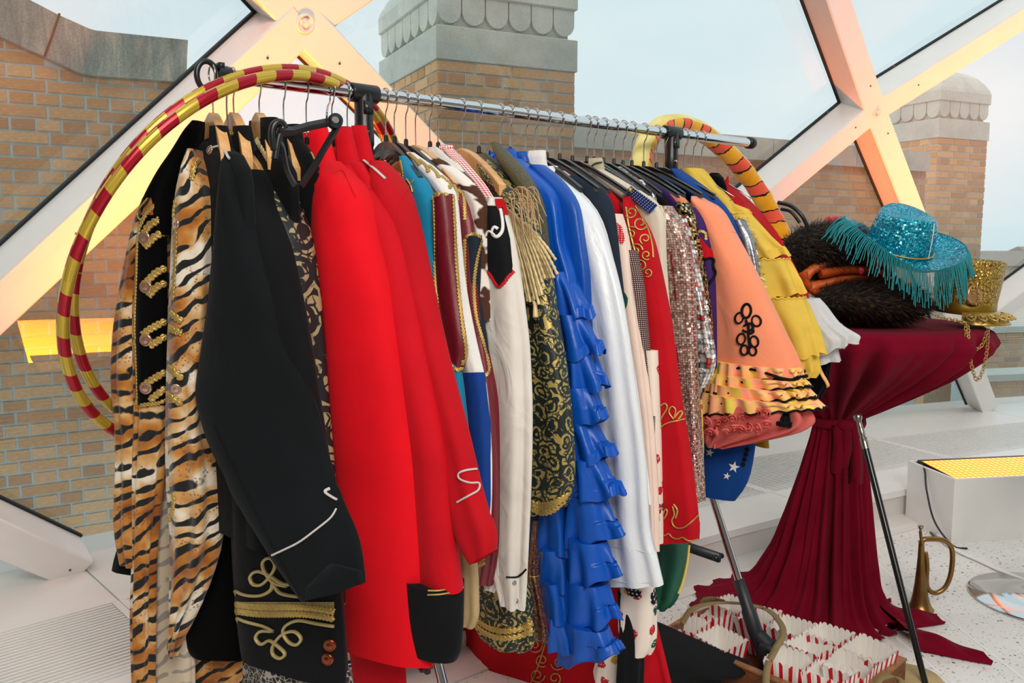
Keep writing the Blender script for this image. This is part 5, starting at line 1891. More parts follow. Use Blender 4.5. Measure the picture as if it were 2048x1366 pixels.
# ------------------------------------------------------------------ blue star jacket, tinsel, yellow, red tulle
g = Garment('star_jacket', 'blue jacket with white stars on the cuff, under the peach dress', 1.065, 0, 'jacket', 0.5)
M_STARB = cloth('0d3f86', 0.75, 0.05)
g.torso(M_STARB, 0.95, 0.02, 1.575, 0.2, 0.2, zs=1.47)
g.tube('sleeve', [(338, 1340, 1362), (365, 1356, 1402), (400, 1385, 1442), (430, 1420, 1466), (460, 1430, 1480), (600, 1425, 1500), (840, 1402, 1512), (900, 1400, 1506), (955, 1399, 1496), (985, 1398, 1480), (993, 1399, 1470)], 0.045, M_STARB, 10, 0.002, 4, m=36)
sl = g.surf[-1:]
for cx, cy, r in ((1504, 870, 10), (1468, 934, 12), (1454, 952, 8), (1420, 905, 9)):
    c, nn = g.hit(cx, cy, 0.0012, sl)
    ring = []
    for k in range(10):
        rr = r if k % 2 == 0 else r * 0.4
        t = -PI / 2 + k * PI / 5 + 0.25
        ring.append(g.hit(cx + rr * math.cos(t), cy + rr * math.sin(t), 0.0012, sl)[0])
    mb = MB()
    mb.fan(ring, c)
    mb.build('star', M_WHITE_C, g.th, smooth=False)
g.button('button', [(1494, 899), (1492, 909), (1489, 919), (1486, 929)], 0.0068, M_FROG, 0.9, surf=sl)
hanger(1.06, 'black hanger carrying the blue star jacket', 'black', 0.24, zt=1.6)
g = Garment('tinsel_boa', 'silver tinsel boa tucked between the blue and yellow garments', 1.1, 0, 'boa', 0.9)
g.tube('core', [(440, 1466, 1490), (470, 1476, 1504), (500, 1486, 1512), (560, 1500, 1522), (640, 1512, 1530)], 0.02, M_TINSEL, 0, 0.002, 4)
sl = g.surf[-1]
mb = MB()
fs = rng.integers(0, len(sl.f), 1500)
for fi in fs:
    c = np.mean([sl.v[i] for i in sl.f[fi]], 0) + rng.normal(0, 0.004, 3)
    d = rng.normal(0, 1, 3)
    d /= np.linalg.norm(d)
    e = np.cross(d, rng.normal(0, 1, 3))
    e /= np.linalg.norm(e)
    l = rng.uniform(0.010, 0.022)
    mb.add([c - e * 0.0009, c + e * 0.0009, c + d * l], [(0, 1, 2)])
o = mb.build('tinsel', M_TINSEL, g.th)
o['kind'] = 'stuff'
hanger(1.1, 'twisted wire hanger carrying the silver tinsel boa', 'wire', 0.2, zt=1.6)
g = Garment('tulle_dress', 'yellow tiered tulle dress behind the peach dress', 1.2, 0, 'dress', 0.8)
g.torso(M_YELLOW, 1.1, 0.024, 1.57, 0.2, 0.22, zs=1.48)
g.tube('bodice', [(338, 1362, 1406), (352, 1364, 1420), (371, 1370, 1433), (400, 1385, 1460), (423, 1398, 1476), (436, 1402, 1502)], 0.045, M_YELLOW, 8, 0.005, 6)
for i, (ya, xa, xb, ym, xm, xn, yb, xc, xd) in enumerate([(428, 1402, 1500, 472, 1420, 1538, 524, 1440, 1577), (518, 1442, 1574, 556, 1470, 1594, 600, 1490, 1608), (594, 1492, 1606, 650, 1530, 1628, 722, 1560, 1643)]):
    g.tube('tier', [(ya, xa, xb), (ya + 5, xa - 2, xb + 4), (ym, xm, xn), (xc, yb + 8, xd, yb - 14)], 0.056 + 0.006 * i, M_YELLOW, 10, 0.0075, 8, n=96, m=20, f0=0.3, ex=2.0, hem=(9, 0.004, i))
    lr = g.last[0]
    mb = MB()
    q = np.vstack([lr, lr[:1]])
    mb.tube(q + np.stack([0 * q[:, 0], 0 * q[:, 0], 0.003 * np.sin(np.arange(len(q)) * 1.7)], 1), 0.0035, 5)
    mb.build('gathered_seam', M_YELLOW, g.th)
g.tube('under_layer', [(700, 1550, 1632), (738, 1560, 1636), (752, 1566, 1628)], 0.055, M_YELLOW, 10, 0.006, 9, n=90)
hanger(1.2, 'thin wire hanger carrying the yellow tulle dress', 'wire', 0.2, zt=1.6)
g = Garment('petticoat_dress', 'red tulle dress over a white net petticoat with a red horn', 1.29, 0, 'dress', 0.8)
g.torso(M_REDT, 1.2, 0.022, 1.57, 0.18, 0.2, zs=1.49)
g.tube('red_layer', [(368, 1440, 1462), (385, 1446, 1482), (420, 1470, 1516), (470, 1490, 1552), (540, 1520, 1586), (600, 1545, 1612), (650, 1560, 1632)], 0.05, M_REDT, 8, 0.006, 7, n=80)
g.tube('petticoat', [(596, 1550, 1634), (610, 1556, 1646), (650, 1575, 1672), (1590, 712, 1707, 672), (1596, 736, 1702, 684)], 0.07, M_WHTT, 10, 0.010, 11, n=110, f0=0.5, ex=2.0, hem=(11, 0.004, 0))
lr = g.last[-1]
mb = MB()
mb.tube(np.vstack([lr, lr[:1]]), 0.0028, 5)
mb.build('net_binding', M_WHTT, g.th)
g.tube('petticoat', [(640, 1560, 1650), (1575, 748, 1672, 722)], 0.06, M_WHTT, 10, 0.009, 9, n=100, ex=2.0)
mb = MB()
mb.tube(smooth_path([g.pt(1452, 388), g.pt(1453, 368), g.pt(1456, 352)], 6), np.linspace(0.017, 0.002, 13), 10)
mb.build('horn', M_RED3, g.th)
hanger(1.29, 'thin wire hanger carrying the red tulle dress', 'wire', 0.2, zt=1.6)
g = Garment('black_hood', 'black hood hanging between the yellow and red tulle', 1.245, 0, 'hood', 1.3)
g.tube('hood', [(346, 1422, 1438), (355, 1412, 1446), (372, 1410, 1452), (400, 1415, 1458)], 0.03, M_VELVET, 0, 0.002, 4)
hanger(1.245, 'steel hook above the black hood', 'black', 0.12, zt=1.59)
g = Garment('print_leggings', 'black garment with a yellow and coral striped edge under the petticoat', 1.33, 0, 'trousers', 0.7)
g.tube('leg', [(650, 1570, 1640), (720, 1590, 1660), (770, 1600, 1652), (795, 1608, 1640)], 0.03, M_VELVET, 0, 0.003, 4)
g.cord('striped_edge', [[(1640, 735), (1646, 752), (1652, 764), (1657, 774)]], 0.008, M_FRILL, surf=g.surf[-1:])

# ------------------------------------------------------------------ low pieces seen between the others
g = Garment('red_skirt', 'long red skirt with gold embroidered scrolls below the jackets', 0.62, 0, 'skirt', 0.0)
g.tube('skirt', [(1120, 960, 1280), (1220, 900, 1300), (1300, 868, 1318), (1366, 845, 1335), (1430, 835, 1345)], 0.05, M_RED3, 10, 0.012, 7, n=90, m=24, ex=2.6)
sl = g.surf[-1:]
cords = [spi(1070, 1290, 16, 0, 8), spi(1105, 1285, 14, 2, -8), spi(1085, 1320, 14, 1, 8), spi(1118, 1325, 16, 3, -8), spi(1075, 1350, 16, 0, 8), spi(1110, 1356, 14, 2, -8), spi(1090, 1262, 12, 1, 7), spi(1130, 1300, 10, 0, -7), [(1062, 1366), (1078, 1330), (1090, 1290), (1100, 1256)]]
g.cord('gold_embroidery', cords, 0.0034, M_GOLD, surf=sl, k=4, lab='gold embroidered scrolls')
g = Garment('brocade_skirt', 'black brocade skirt with gold lace bottom showing under the white shirt', 0.235, 0, 'skirt', 0.3)
g.tube('skirt', [(1100, 962, 1040), (1180, 955, 1062), (1250, 950, 1068), (1278, 952, 1066), (1290, 970, 1050)], 0.045, M_BROC2, 12, 0.004, 5)
g.gimp('gold_lace', [[(952, 1240), (980, 1256), (1010, 1262), (1045, 1256), (1064, 1246)], [(952, 1252), (980, 1270), (1010, 1276), (1045, 1270), (1064, 1258)]], 0.016, M_GOLD, surf=g.surf[-1:])
g = Garment('bronze_scarf', 'striped bronze scarf with a flared end between shirt and blue ruffles', 0.31, 0, 'scarf', 0.3)
g.tube('sash', [(1040, 1066, 1076), (1100, 1060, 1074), (1150, 1054, 1076), (1180, 1050, 1082), (1225, 1052, 1090), (1238, 1046, 1094), (1275, 1040, 1098)], 0.02, mat_brocade('4a1420', '8d7a4a', 60, 0.1, 'striped_lame', 0.6), 6, 0.004, 5)
g.cord('gold_cord', [[(1058, 1152), (1066, 1154), (1076, 1152)]], 0.003, M_GOLD, surf=g.surf[-1:])
g = Garment('beige_trousers', 'beige trouser leg showing below the black-hemmed red jacket', 0.02, 0, 'trousers', 0.3)
g.tube('leg', [(1080, 905, 950), (1150, 910, 955), (1225, 912, 957), (1250, 918, 950)], 0.024, M_BEIGE, 5, 0.003, 3)
g = Garment('burgundy_coat', 'burgundy coat with gold knots hanging between the blue skirt and white shirt', 0.15, 0, 'coat', 0.35)
g.tube('skirt', [(700, 955, 985), (800, 972, 1000), (900, 972, 1002), (1000, 972, 1000), (1100, 960, 996), (1165, 950, 985)], 0.024, M_BURG, 4, 0.003, 4)
g.cord('gold_knot', [[(982, 935), (990, 942), (984, 950), (992, 956), (986, 962)], [(982, 990), (994, 990), (984, 998), (994, 1000)]], 0.003, M_GOLD, surf=g.surf[-1:])
g.gimp('gold_lace', [[(945, 1118), (958, 1122), (970, 1116)], [(945, 1128), (958, 1132), (970, 1124)]], 0.01, M_GOLD, surf=g.surf[-1:])
g = Garment('green_trousers', 'dark green trousers with a red and yellow side edge beneath the red scroll jacket', 0.82, 0, 'trousers', 0.3)
g.tube('leg', [(1060, 1312, 1378), (1120, 1312, 1374), (1170, 1312, 1362), (1200, 1313, 1350), (1216, 1315, 1338)], 0.036, M_GREEN, 10, 0.005, 4)
g.cord('side_edge', [[(1377, 1090), (1374, 1120), (1368, 1150), (1362, 1172), (1356, 1186)]], 0.004, M_FRILL, surf=g.surf[-1:], lab='yellow and red edge')
g = Garment('clown_trousers', 'yellow trousers with red starbursts seen beside the sequin sleeve', 0.88, 0, 'trousers', 0.5)
g.tube('leg', [(800, 1385, 1404), (900, 1392, 1408), (960, 1395, 1406)], 0.02, mat_floral('e3c95a', 'c2392c', 'e3c95a', 'c2392c', 40, 'starburst_print'), 3, 0.002, 4)
g = Garment('yellow_scarf', 'sheer mustard yellow panel below the peach frills', 1.15, 0, 'scarf', 0.8)
g.tube('panel', [(800, 1500, 1524), (850, 1505, 1532), (880, 1510, 1535), (894, 1512, 1537)], 0.012, mat_tulle('d3a52c', 0.85), 0, 0.001, 4)

# ------------------------------------------------------------------ empty black hanger hooked over the tailcoat
th = thing('clothes_hanger', 'empty black plastic trouser hanger hooked askew over the scarlet tailcoat', 'hanger', (-0.42, 1.78, 1.5), 'hangers on the chrome rail')
Yh = 1.70
q = lambda x, y, o=0.0: atY(x, y, Yh + o + (x - 600) * 0.0006)
mb = MB()
mb.tube([q(556, 262), q(585, 262), q(620, 252), q(660, 244), q(672, 242)], [0.012, 0.0085, 0.0085, 0.0085, 0.011], 4, up=(0, -1, 0))
mb.build('trouser_bar', M_BLACKP, th, smooth=False)
mb = MB()
mb.lathe([(0.006, -0.012), (0.0145, -0.011), (0.0155, 0.0), (0.0145, 0.011), (0.006, 0.012)], q(670, 243), (0.35, -0.9, 0.1), 18)
mb.build('clip', M_BLACKP, th)
mb = MB()
mb.tube(smooth_path([q(549, 300), q(544, 275), q(547, 252), q(558, 244), q(568, 252), q(562, 262), q(556, 282), q(550, 318)], 4), [0.0075] * 29, 6)
mb.build('clip', M_BLACKP, th)
mb = MB()
mb.tube(smooth_path([q(676, 236), q(672, 258), q(664, 272), q(650, 295), q(630, 330), q(602, 372)], 4), 0.0068, 4)
mb.build('arm', M_BLACKP, th, smooth=False)
mb = MB()
mb.tube(smooth_path([q(556, 280), q(562, 290), q(566, 300), q(574, 340), q(590, 372)], 4), 0.006, 4)
mb.build('arm', M_BLACKP, th, smooth=False)
mb = MB()
hk = rp(-0.098)
mb.tube(smooth_path([hk + ZUP * 0.0175 - PDIR * 0.012, hk + ZUP * 0.0195, hk + PDIR * 0.019 + ZUP * 0.0, hk + PDIR * 0.016 - ZUP * 0.03, q(655, 215), q(653, 244)], 5), 0.0019, 6)
mb.build('hook', M_STEEL, th)
# ------------------------------------------------------------------ hoops
def circle_pts(c, th, ph, R, n=140, a0=0.0):
    nrm = np.array([math.cos(th) * math.cos(ph), math.sin(th) * math.cos(ph), math.sin(ph)])
    a = np.cross(nrm, [0, 0, 1.0])
    a /= np.linalg.norm(a)
    b = np.cross(nrm, a)
    t = np.linspace(0, 2 * PI, n, endpoint=False) + a0
    return np.array(c) + R * (np.outer(np.cos(t), a) + np.outer(np.sin(t), b)), nrm


def mat_hoop(shift=0.0):
    g = N('striped_foil_tape')
    uv = g.uv()
    x = g.sep(uv)
    v = g.math('ADD', x[1], g.math('MULTIPLY', x[0], 0.35))
    f = g.math('FRACT', g.math('ADD', g.math('DIVIDE', v, 0.098), shift))
    s = g.ramp(f, [(0.0, 0.0), (0.52, 1.0)], 'CONSTANT')
    ridg = g.noise(g.uv((240, 2, 1)), 3, 2)
    gold = g.ramp(ridg.outputs['Fac'], [(0.35, 'a88a24'), (0.65, 'dcc04a')])
    red = g.ramp(ridg.outputs['Fac'], [(0.35, '8c1022'), (0.65, 'bb1a30')])
    g.bump(ridg.outputs['Fac'], 0.4, 0.001)
    return g.set(g.mix(s, gold, red), 0.27, 0.45, 0.5)


for k, (prm, lab) in enumerate((((-0.6229, 2.0780, 1.2837, -0.5085, -0.4431, 0.4873), 'outer gold and red striped hoop hung over the rail end'),
                                ((-0.6164, 2.1352, 1.2989, -0.5828, -0.3967, 0.4871), 'inner gold and red striped hoop lying against the first one'))):
    P, nrm = circle_pts(prm[:3], prm[3], prm[4], prm[5], 150)
    mb = MB()
    mb.tube(P, 0.0125, 12, closed=True, up=np.repeat(nrm[None], 150, 0))
    tag(mb.build('striped_hoop', mat_hoop(0.3 * k)), lab, 'hoop', 'striped hoops on the rail end')


def mat_ring():
    g = N('yellow_print_plush')
    uv = g.uv()
    x = g.sep(uv)
    # inner half orange with coral patches outlined in black, outer half pale yellow
    a = g.math('FRACT', g.math('DIVIDE', x[0], 2 * PI * 0.031))
    inner = g.ramp(g.math('ADD', a, g.math('MULTIPLY', g.noise(uv, 9, 2).outputs['Fac'], 0.12)), [(0.0, 0.0), (0.44, 1.0), (0.94, 0.0)], 'CONSTANT')
    yel = g.ramp(g.noise(uv, 12, 3).outputs['Fac'], [(0.3, 'd9c45a'), (0.7, 'ecdf8e')])
    org = g.ramp(g.noise(uv, 10, 3).outputs['Fac'], [(0.3, 'e39410'), (0.7, 'f5b62c')])
    fy = g.math('FRACT', g.math('DIVIDE', g.math('ADD', x[1], g.math('MULTIPLY', x[0], 0.3)), 0.13))
    wob = g.math('ADD', fy, g.math('MULTIPLY', g.math('SUBTRACT', g.noise(uv, 30, 2).outputs['Fac'], 0.5), 0.22))
    red = g.ramp(wob, [(0.0, 0.0), (0.38, 1.0), (0.74, 0.0)], 'CONSTANT')
    blk = g.ramp(wob, [(0.0, 0.0), (0.33, 1.0), (0.38, 0.0), (0.74, 1.0), (0.79, 0.0)], 'CONSTANT')
    c = g.mix(red, org, 'e9583f')
    c = g.mix(blk, c, '1a1512')
    g.bump(g.noise(uv, 700, 2).outputs['Fac'], 0.4, 0.001)
    return g.set(g.mix(inner, yel, c), 0.85, 0, 0.15, 0.3)


P, nrm = circle_pts((0.7585, 3.0282, 1.3546), -0.7431, 0.4147, 0.4687, 150)
mb = MB()
rr = 0.036 + 0.0012 * np.sin(np.arange(150) * 0.9) + 0.0008 * np.sin(np.arange(150) * 2.3)
mb.tube(P, rr, 18, closed=True, up=np.repeat(nrm[None], 150, 0))
tag(mb.build('padded_ring', mat_ring()), 'big padded yellow ring with coral patches leaning on the rail end', 'ring')

# ------------------------------------------------------------------ flood lights in white boxes
def mat_led():
    g = N('amber_led_panel')
    x = g.sep(g.uv())
    fx = g.math('ABSOLUTE', g.math('SUBTRACT', g.math('FRACT', g.math('DIVIDE', x[0], 0.028)), 0.5))
    fy = g.math('ABSOLUTE', g.math('SUBTRACT', g.math('FRACT', g.math('DIVIDE', x[1], 0.028)), 0.5))
    d = g.math('MAXIMUM', fx, fy)
    col = g.ramp(d, [(0.1, (1.0, 0.60, 0.14, 1)), (0.34, (0.95, 0.42, 0.05, 1)), (0.46, (0.6, 0.16, 0.01, 1))])
    g.ln(col, g.b.inputs['Emission Color'])
    g.b.inputs['Emission Strength'].default_value = LED_POWER
    return g.set('d07a20', 0.4)


LED_POWER = 1.35
M_LED = mat_led()
M_BOX = plain('e3e1de', 0.45, 0, 0.4, 'white_box_board', 0.02)


ORANGE = (1.0, 0.17, 0.001)


def flood(label, o, ux, L, D, H, tilt, aim, power):
    """white open box with an amber LED panel lying under its rim"""
    ux = np.array([math.cos(ux), math.sin(ux), 0])
    uy = np.array([-ux[1], ux[0], 0])
    th = thing('flood_lamp', label, 'lamp', (o[0], o[1], 0))
    q = lambda a, b, z: np.array([o[0], o[1], 0]) + ux * a + uy * b + ZUP * z
    t = 0.014
    z0 = o[2]
    for nm, c, sz in (('side_board', q(L / 2, t / 2, z0 + H / 2), (L, t, H)), ('side_board', q(L / 2, D - t / 2, z0 + H / 2), (L, t, H)),
                      ('end_board', q(t / 2, D / 2, z0 + H / 2), (t, D - 2 * t, H)), ('end_board', q(L - t / 2, D / 2, z0 + H / 2), (t, D - 2 * t, H))):
        mb = MB()
        mb.box(c, sz, [ux, uy, ZUP])
        mb.build(nm, M_BOX, th, smooth=False)
    za, zb = z0 + H - 0.012, z0 + H - 0.012 + tilt
    mb = MB()
    e = 0.02
    vs = [q(e + 0.015, e, za - 0.05), q(L - e, e, za - 0.05), q(L - e, D - e, zb - 0.05), q(e + 0.015, D - e, zb - 0.05), q(e + 0.015, e, za), q(L - e, e, za), q(L - e, D - e, zb), q(e + 0.015, D - e, zb)]
    mb.add(vs, [(0, 3, 2, 1), (4, 5, 6, 7), (0, 1, 5, 4), (1, 2, 6, 5), (2, 3, 7, 6), (3, 0, 4, 7)])
    mb.build('lamp_housing', M_BLACKP, th, smooth=False)
    mb = MB()
    e = 0.036
    nx, ny = int((L - 2 * e) / 0.028) * 0.028, int((D - 2 * e) / 0.028) * 0.028
    vs = [q(e, e, za + 0.002), q(e + nx, e, za + 0.002), q(e + nx, e + ny, zb + 0.002), q(e, e + ny, zb + 0.002)]
    mb.add(vs, [(0, 1, 2, 3)], [[(0, 0), (nx, 0), (nx, ny), (0, ny)]])
    mb.build('led_panel', M_LED, th, smooth=False)
    l = lamp('led_glow', 'AREA', q(L / 2, D / 2, zb + 0.012), aim, power, ORANGE, nx, ny)
    l.data.spread = 1.35
    return th


lb = flood('white box holding a glowing amber LED panel beside the grille', (1.995, 3.735, 0.0), 0.16, 0.78, 0.34, 0.30, 0.02, (2.3, 4.9, 2.2), 25)
mb = MB()
pa = [(1.985, 4.03, 0.30), (1.955, 3.93, 0.285), (1.945, 3.88, 0.2), (1.95, 3.80, 0.08), (1.985, 3.70, 0.006), (2.03, 3.66, 0.006)]
mb.tube(smooth_path(pa, 8), 0.0045, 6)
mb.build('power_cord', M_BLACKP, lb)
flood('second white box with an amber LED panel on the ledge behind the tiger coat', (-0.97, 2.36, 0.15), 0.55, 0.66, 0.30, 0.10, 0.0, (-0.95, 2.85, 2.2), 36)
flood('third white box with an amber LED panel standing right of the first', (3.0, 4.05, 0.0), 0.25, 0.78, 0.34, 0.30, 0.02, (3.0, 4.9, 3.0), 36)
mb = MB()
P = [atz(x, y, 0.008) for x, y in ((1868, 1042), (1880, 1075), (1912, 1100), (1960, 1122), (2010, 1145), (2080, 1172))]
mb.tube(smooth_path(P, 8), 0.011, 8, flat=0.6)
tag(mb.build('white_cable', plain('eceae8', 0.5, 0, 0.4, 'white_cable_sheath')), 'thick white cable lying on the terrazzo in front of the lamp box', 'cable')
mb = MB()
P = [atz(1866, 1030, 0.05), atz(1858, 1040, 0.03), atz(1860, 1062, 0.006), atz(1872, 1075, 0.006), atz(1895, 1088, 0.006)]
mb.tube(smooth_path(P, 8), 0.0042, 6)
mb.box(atz(1862, 1036, 0.04), (0.05, 0.03, 0.02))
tag(mb.build('black_cable', M_BLACKP), 'short black cable with a plug by the corner of the lamp box', 'cable')

# ------------------------------------------------------------------ draped table
TC = np.array([1.235, 3.02])
M_DRAPE = cloth('720a22', 0.9, 0.1, 0.02, 1200, 0.25, 0.06)
th = thing('draped_table', 'tall round table under a dark red cloth tied at the waist', 'table', (TC[0], TC[1], 0))
mb = MB()
mb.lathe([(0.36, 1.040), (0.365, 1.048), (0.365, 1.060), (0.36, 1.066)], (TC[0], TC[1], 0), ZUP, 48)
mb.build('table_top', M_BOX, th)
mb = MB()
mb.tube([(TC[0], TC[1], 0.02), (TC[0], TC[1], 1.04)], 0.035, 16)
mb.lathe([(0.2, 0.004), (0.2, 0.012), (0.04, 0.03)], (TC[0], TC[1], 0), ZUP, 32)
mb.build('pedestal', M_CHROME, th)
# rings: height, centre shift x, radius right, radius left, fold depth
prof = [(1.074, 0.0, 0.30, 0.30, 0.0), (1.0745, 0.0, 0.39, 0.39, 0.0), (1.071, 0.0, 0.404, 0.404, 0.001), (1.060, 0.008, 0.418, 0.41, 0.008), (1.02, 0.012, 0.43, 0.40, 0.04), (0.97, 0.0, 0.395, 0.355, 0.075), (0.90, -0.01, 0.31, 0.27, 0.085),
        (0.83, -0.03, 0.215, 0.18, 0.07), (0.77, -0.045, 0.13, 0.115, 0.04), (0.735, -0.055, 0.082, 0.08, 0.014), (0.72, -0.056, 0.074, 0.074, 0.010), (0.70, -0.056, 0.076, 0.08, 0.018), (0.64, -0.056, 0.084, 0.090, 0.026),
        (0.52, -0.056, 0.098, 0.115, 0.036), (0.38, -0.058, 0.115, 0.148, 0.046), (0.24, -0.06, 0.132, 0.188, 0.055), (0.12, -0.06, 0.152, 0.25, 0.062), (0.05, -0.06, 0.182, 0.33, 0.065), (0.018, -0.06, 0.22, 0.43, 0.06), (0.006, -0.06, 0.26, 0.49, 0.05)]
n = 240
thv = np.linspace(0, 2 * PI, n, endpoint=False)
rows = []
zz = np.array([q[0] for q in prof])
PR = np.array(prof)
tt = np.linspace(0, len(prof) - 1, 74)
for t in tt:
    z, cx, r1, r2, fd = [np.interp(t, np.arange(len(prof)), PR[:, i]) for i in range(5)]
    c, s = np.cos(thv), np.sin(thv)
    w = (1 + c) / 2
    r = r2 * (1 - w) + r1 * w
    r = r * np.where(s > 0, 0.72, 1.0) if False else r * (1 - 0.26 * np.clip((0.6 - z) / 0.5, 0, 1) * np.clip(-s, 0, 1))
    ph = 0.9 * math.sin(t * 0.23) + 0.5 * math.sin(t * 0.11 + 1)
    f = 0.6 * np.abs(np.sin(11 * thv + ph)) + 0.35 * np.abs(np.sin(7 * thv + 1.3 - ph * 0.6)) + 0.16 * np.sin(29 * thv + ph * 1.7)
    r = r + fd * (f - 0.5)
    zl = z + 0.0 * s
    rows.append(np.stack([TC[0] + cx + r * c, TC[1] + r * s, np.maximum(zl, 0.004 + 0.012 * (f > 0.7) * (z < 0.03))], 1))
mb = MB()
mb.grid(rows, True)
mb.fan(rows[0][::-1], rows[0].mean(0))
drape_mb = mb
mb.build('drape', M_DRAPE, th)
mb = MB()
kc = np.array([TC[0] - 0.056, TC[1], 0.722])
mb.tube([kc + np.array([0.082 * math.cos(a), 0.082 * math.sin(a), 0.006 * math.sin(3 * a)]) for a in np.linspace(0, 2 * PI, 40, endpoint=False)], 0.013, 8, closed=True, flat=1.6)
for (dx, ln, sw) in ((-0.035, 0.17, 0.0), (0.022, 0.21, 0.012), (-0.005, 0.15, -0.01)):
    rows = []
    for t in np.linspace(0, 1, 12):
        y = -0.083 - 0.018 * math.sin(t * PI) - 0.01 * t
        rows.append([kc + np.array([dx + sw * t - 0.018 - 0.008 * t, y, -ln * t]), kc + np.array([dx + sw * t, y - 0.012, -ln * t - 0.004]), kc + np.array([dx + sw * t + 0.02 + 0.008 * t, y, -ln * t]), kc + np.array([dx + sw * t, y + 0.008, -ln * t])])
    mb.grid(rows, True)
mb.sphere(kc + np.array([-0.01, -0.09, 0.0]), 0.024, (1.2, 0.8, 0.9))
mb.build('tie', M_DRAPE, th)
mb = MB()
tc0 = np.array([TC[0] + 0.16, TC[1] - 0.20, 0.004])
for k in range(2):
    rows = []
    for t in np.linspace(0, 1, 16):
        c = tc0 + np.array([-0.05 + 0.20 * t, 0.12 - 0.14 * k - 0.10 * t * (k * 1.6), 0])
        hgt = 0.035 * (1 - t) + 0.016 + 0.008 * math.sin(t * 12 + k * 2)
        wd = 0.09 * (1 - t * 0.6)
        rows.append([c + np.array([wd * 0.2 * math.sin(a * 3), -wd * math.cos(a), max(0, hgt * math.sin(a)) + 0.004 * math.sin(5 * a)]) for a in np.linspace(0.0, PI, 14)])
    mb.grid(rows)
mb.build('trailing_cloth', M_DRAPE, th)

# ------------------------------------------------------------------ hats on the table
def tz(x, y, d=0.0):
    return atY(x, y, TC[1] + d)


def fur_hat(name, label, c, rx, ry, rz, nb, flow, cols, tilt=0.0):
    th = thing(name, label, 'hat', (c[0], c[1], c[2] - rz))
    mb = MB()
    mb.sphere(c, 1.0, (rx, ry, rz), 22, 14)
    mb.build('crown', cloth('14100d', 0.95, 0.2), th)
    g = N('dark_fur')
    nz_ = g.noise(g.obj((30, 30, 30)), 2, 3)
    m = g.set(g.ramp(nz_.outputs['Fac'], [(0.3, cols[0]), (0.55, cols[1]), (0.75, cols[2])]), 0.55, 0, 0.3)
    mb = MB()
    v = rng.normal(0, 1, (nb, 3))
    v /= np.linalg.norm(v, axis=1)[:, None]
    for q in v:
        p = np.array(c) + q * [rx, ry, rz]
        nrm = q / [rx, ry, rz]
        nrm /= np.linalg.norm(nrm)
        d = nrm * 0.55 + np.array(flow) + rng.normal(0, 0.28, 3)
        d /= np.linalg.norm(d)
        e = np.cross(d, nrm + 0.01)
        e /= np.linalg.norm(e) + 1e-9
        l = rng.uniform(0.022, 0.045)
        w = 0.0011
        b2 = p + d * l * 0.55 + nrm * 0.002
        tip = p + d * l + np.array(flow) * 0.006 - np.array([0, 0, 0.004])
        mb.add([p - e * w, p + e * w, b2 + e * w * 0.8, b2 - e * w * 0.8, tip], [(0, 1, 2, 3), (3, 2, 4)])
    o = mb.build('fur', m, th)
    o['kind'] = 'stuff'
    return th


fh = fur_hat('fur_hat', 'shaggy black fur hat at the back of the table, nearest the padded ring', tz(1655, 505, 0.06), 0.165, 0.14, 0.105, 6500, (0.6, -0.2, -0.15), ('0f0c0a', '2b211a', '6a5138'))
fur_hat('fur_hat', 'dark brown fur hat lying on the table edge under the orange headdress', tz(1735, 606, -0.13), 0.18, 0.15, 0.072, 7000, (0.7, -0.35, 0.0), ('0f0b08', '2a1f17', '664b30'))
mb = MB()
mb.tube(smooth_path([tz(1556, 405, 0.05), tz(1582, 412, 0.02), tz(1604, 432, 0.0), tz(1618, 460, 0.0)], 6), 0.0075, 8)
mb.tube(smooth_path([tz(1562, 418, 0.05), tz(1582, 424, 0.03), tz(1600, 446, 0.02)], 6), 0.006, 8)
mb.build('chin_strap', M_BLACKP, fh)
# red hat
M_REDHAT = mat_sequin(['d8232c', 'e0443c', 'c01824', 'ea6a58', 'd82c30'], 240, 0.3, 0.3, 'red_sequin_felt')
th = thing('red_hat', 'small red sequin hat peeping out behind the turquoise cowboy hat', 'hat', tz(1690, 480, 0.12))
mb = MB()
c = tz(1674, 466, 0.16)
mb.lathe([(0.058, -0.03), (0.060, 0.0), (0.058, 0.035), (0.05, 0.055), (0.03, 0.062), (0.001, 0.064)], c, (0.12, -0.1, 1), 28)
mb.build('crown', M_REDHAT, th)
mb = MB()
mb.lathe([(0.058, -0.03), (0.088, -0.026), (0.09, -0.030), (0.058, -0.036)], c, (0.12, -0.1, 1), 28, cap=False)
mb.build('brim', M_REDHAT, th)
# orange headdress
M_ORG = satin('d9621a', 0.5, 0.15)
M_ORG2 = cloth('c4501a', 0.75, 0.15)
th = thing('headdress', 'orange and red twisted cloth headdress between the two fur hats', 'hat', tz(1680, 580, 0.0))
for k, (pts, r, mt) in enumerate((([(1604, 560), (1630, 536), (1680, 520), (1735, 520), (1775, 530)], 0.026, M_ORG), ([(1615, 578), (1650, 566), (1700, 556), (1745, 558), (1800, 566)], 0.026, M_ORG), ([(1606, 545), (1612, 566), (1630, 584), (1660, 588), (1700, 580)], 0.02, M_ORG2),
                                 ([(1640, 548), (1700, 540), (1780, 546)], 0.024, M_ORG2), ([(1700, 572), (1750, 578), (1810, 590)], 0.02, plain('c98a1c', 0.6, 0.1, 0.4, 'ochre_cloth')), ([(1690, 585), (1740, 592), (1830, 590)], 0.02, plain('b01830', 0.6, 0, 0.4, 'crimson_cloth')))):
    P = smooth_path([tz(x, y, -0.04 - 0.008 * k) for x, y in pts], 8)
    mb = MB()
    mb.tube(P, r * (1 + 0.08 * np.sin(np.arange(len(P)) * 0.8)), 12, flat=0.7)
    mb.build('cloth_band', mt, th)
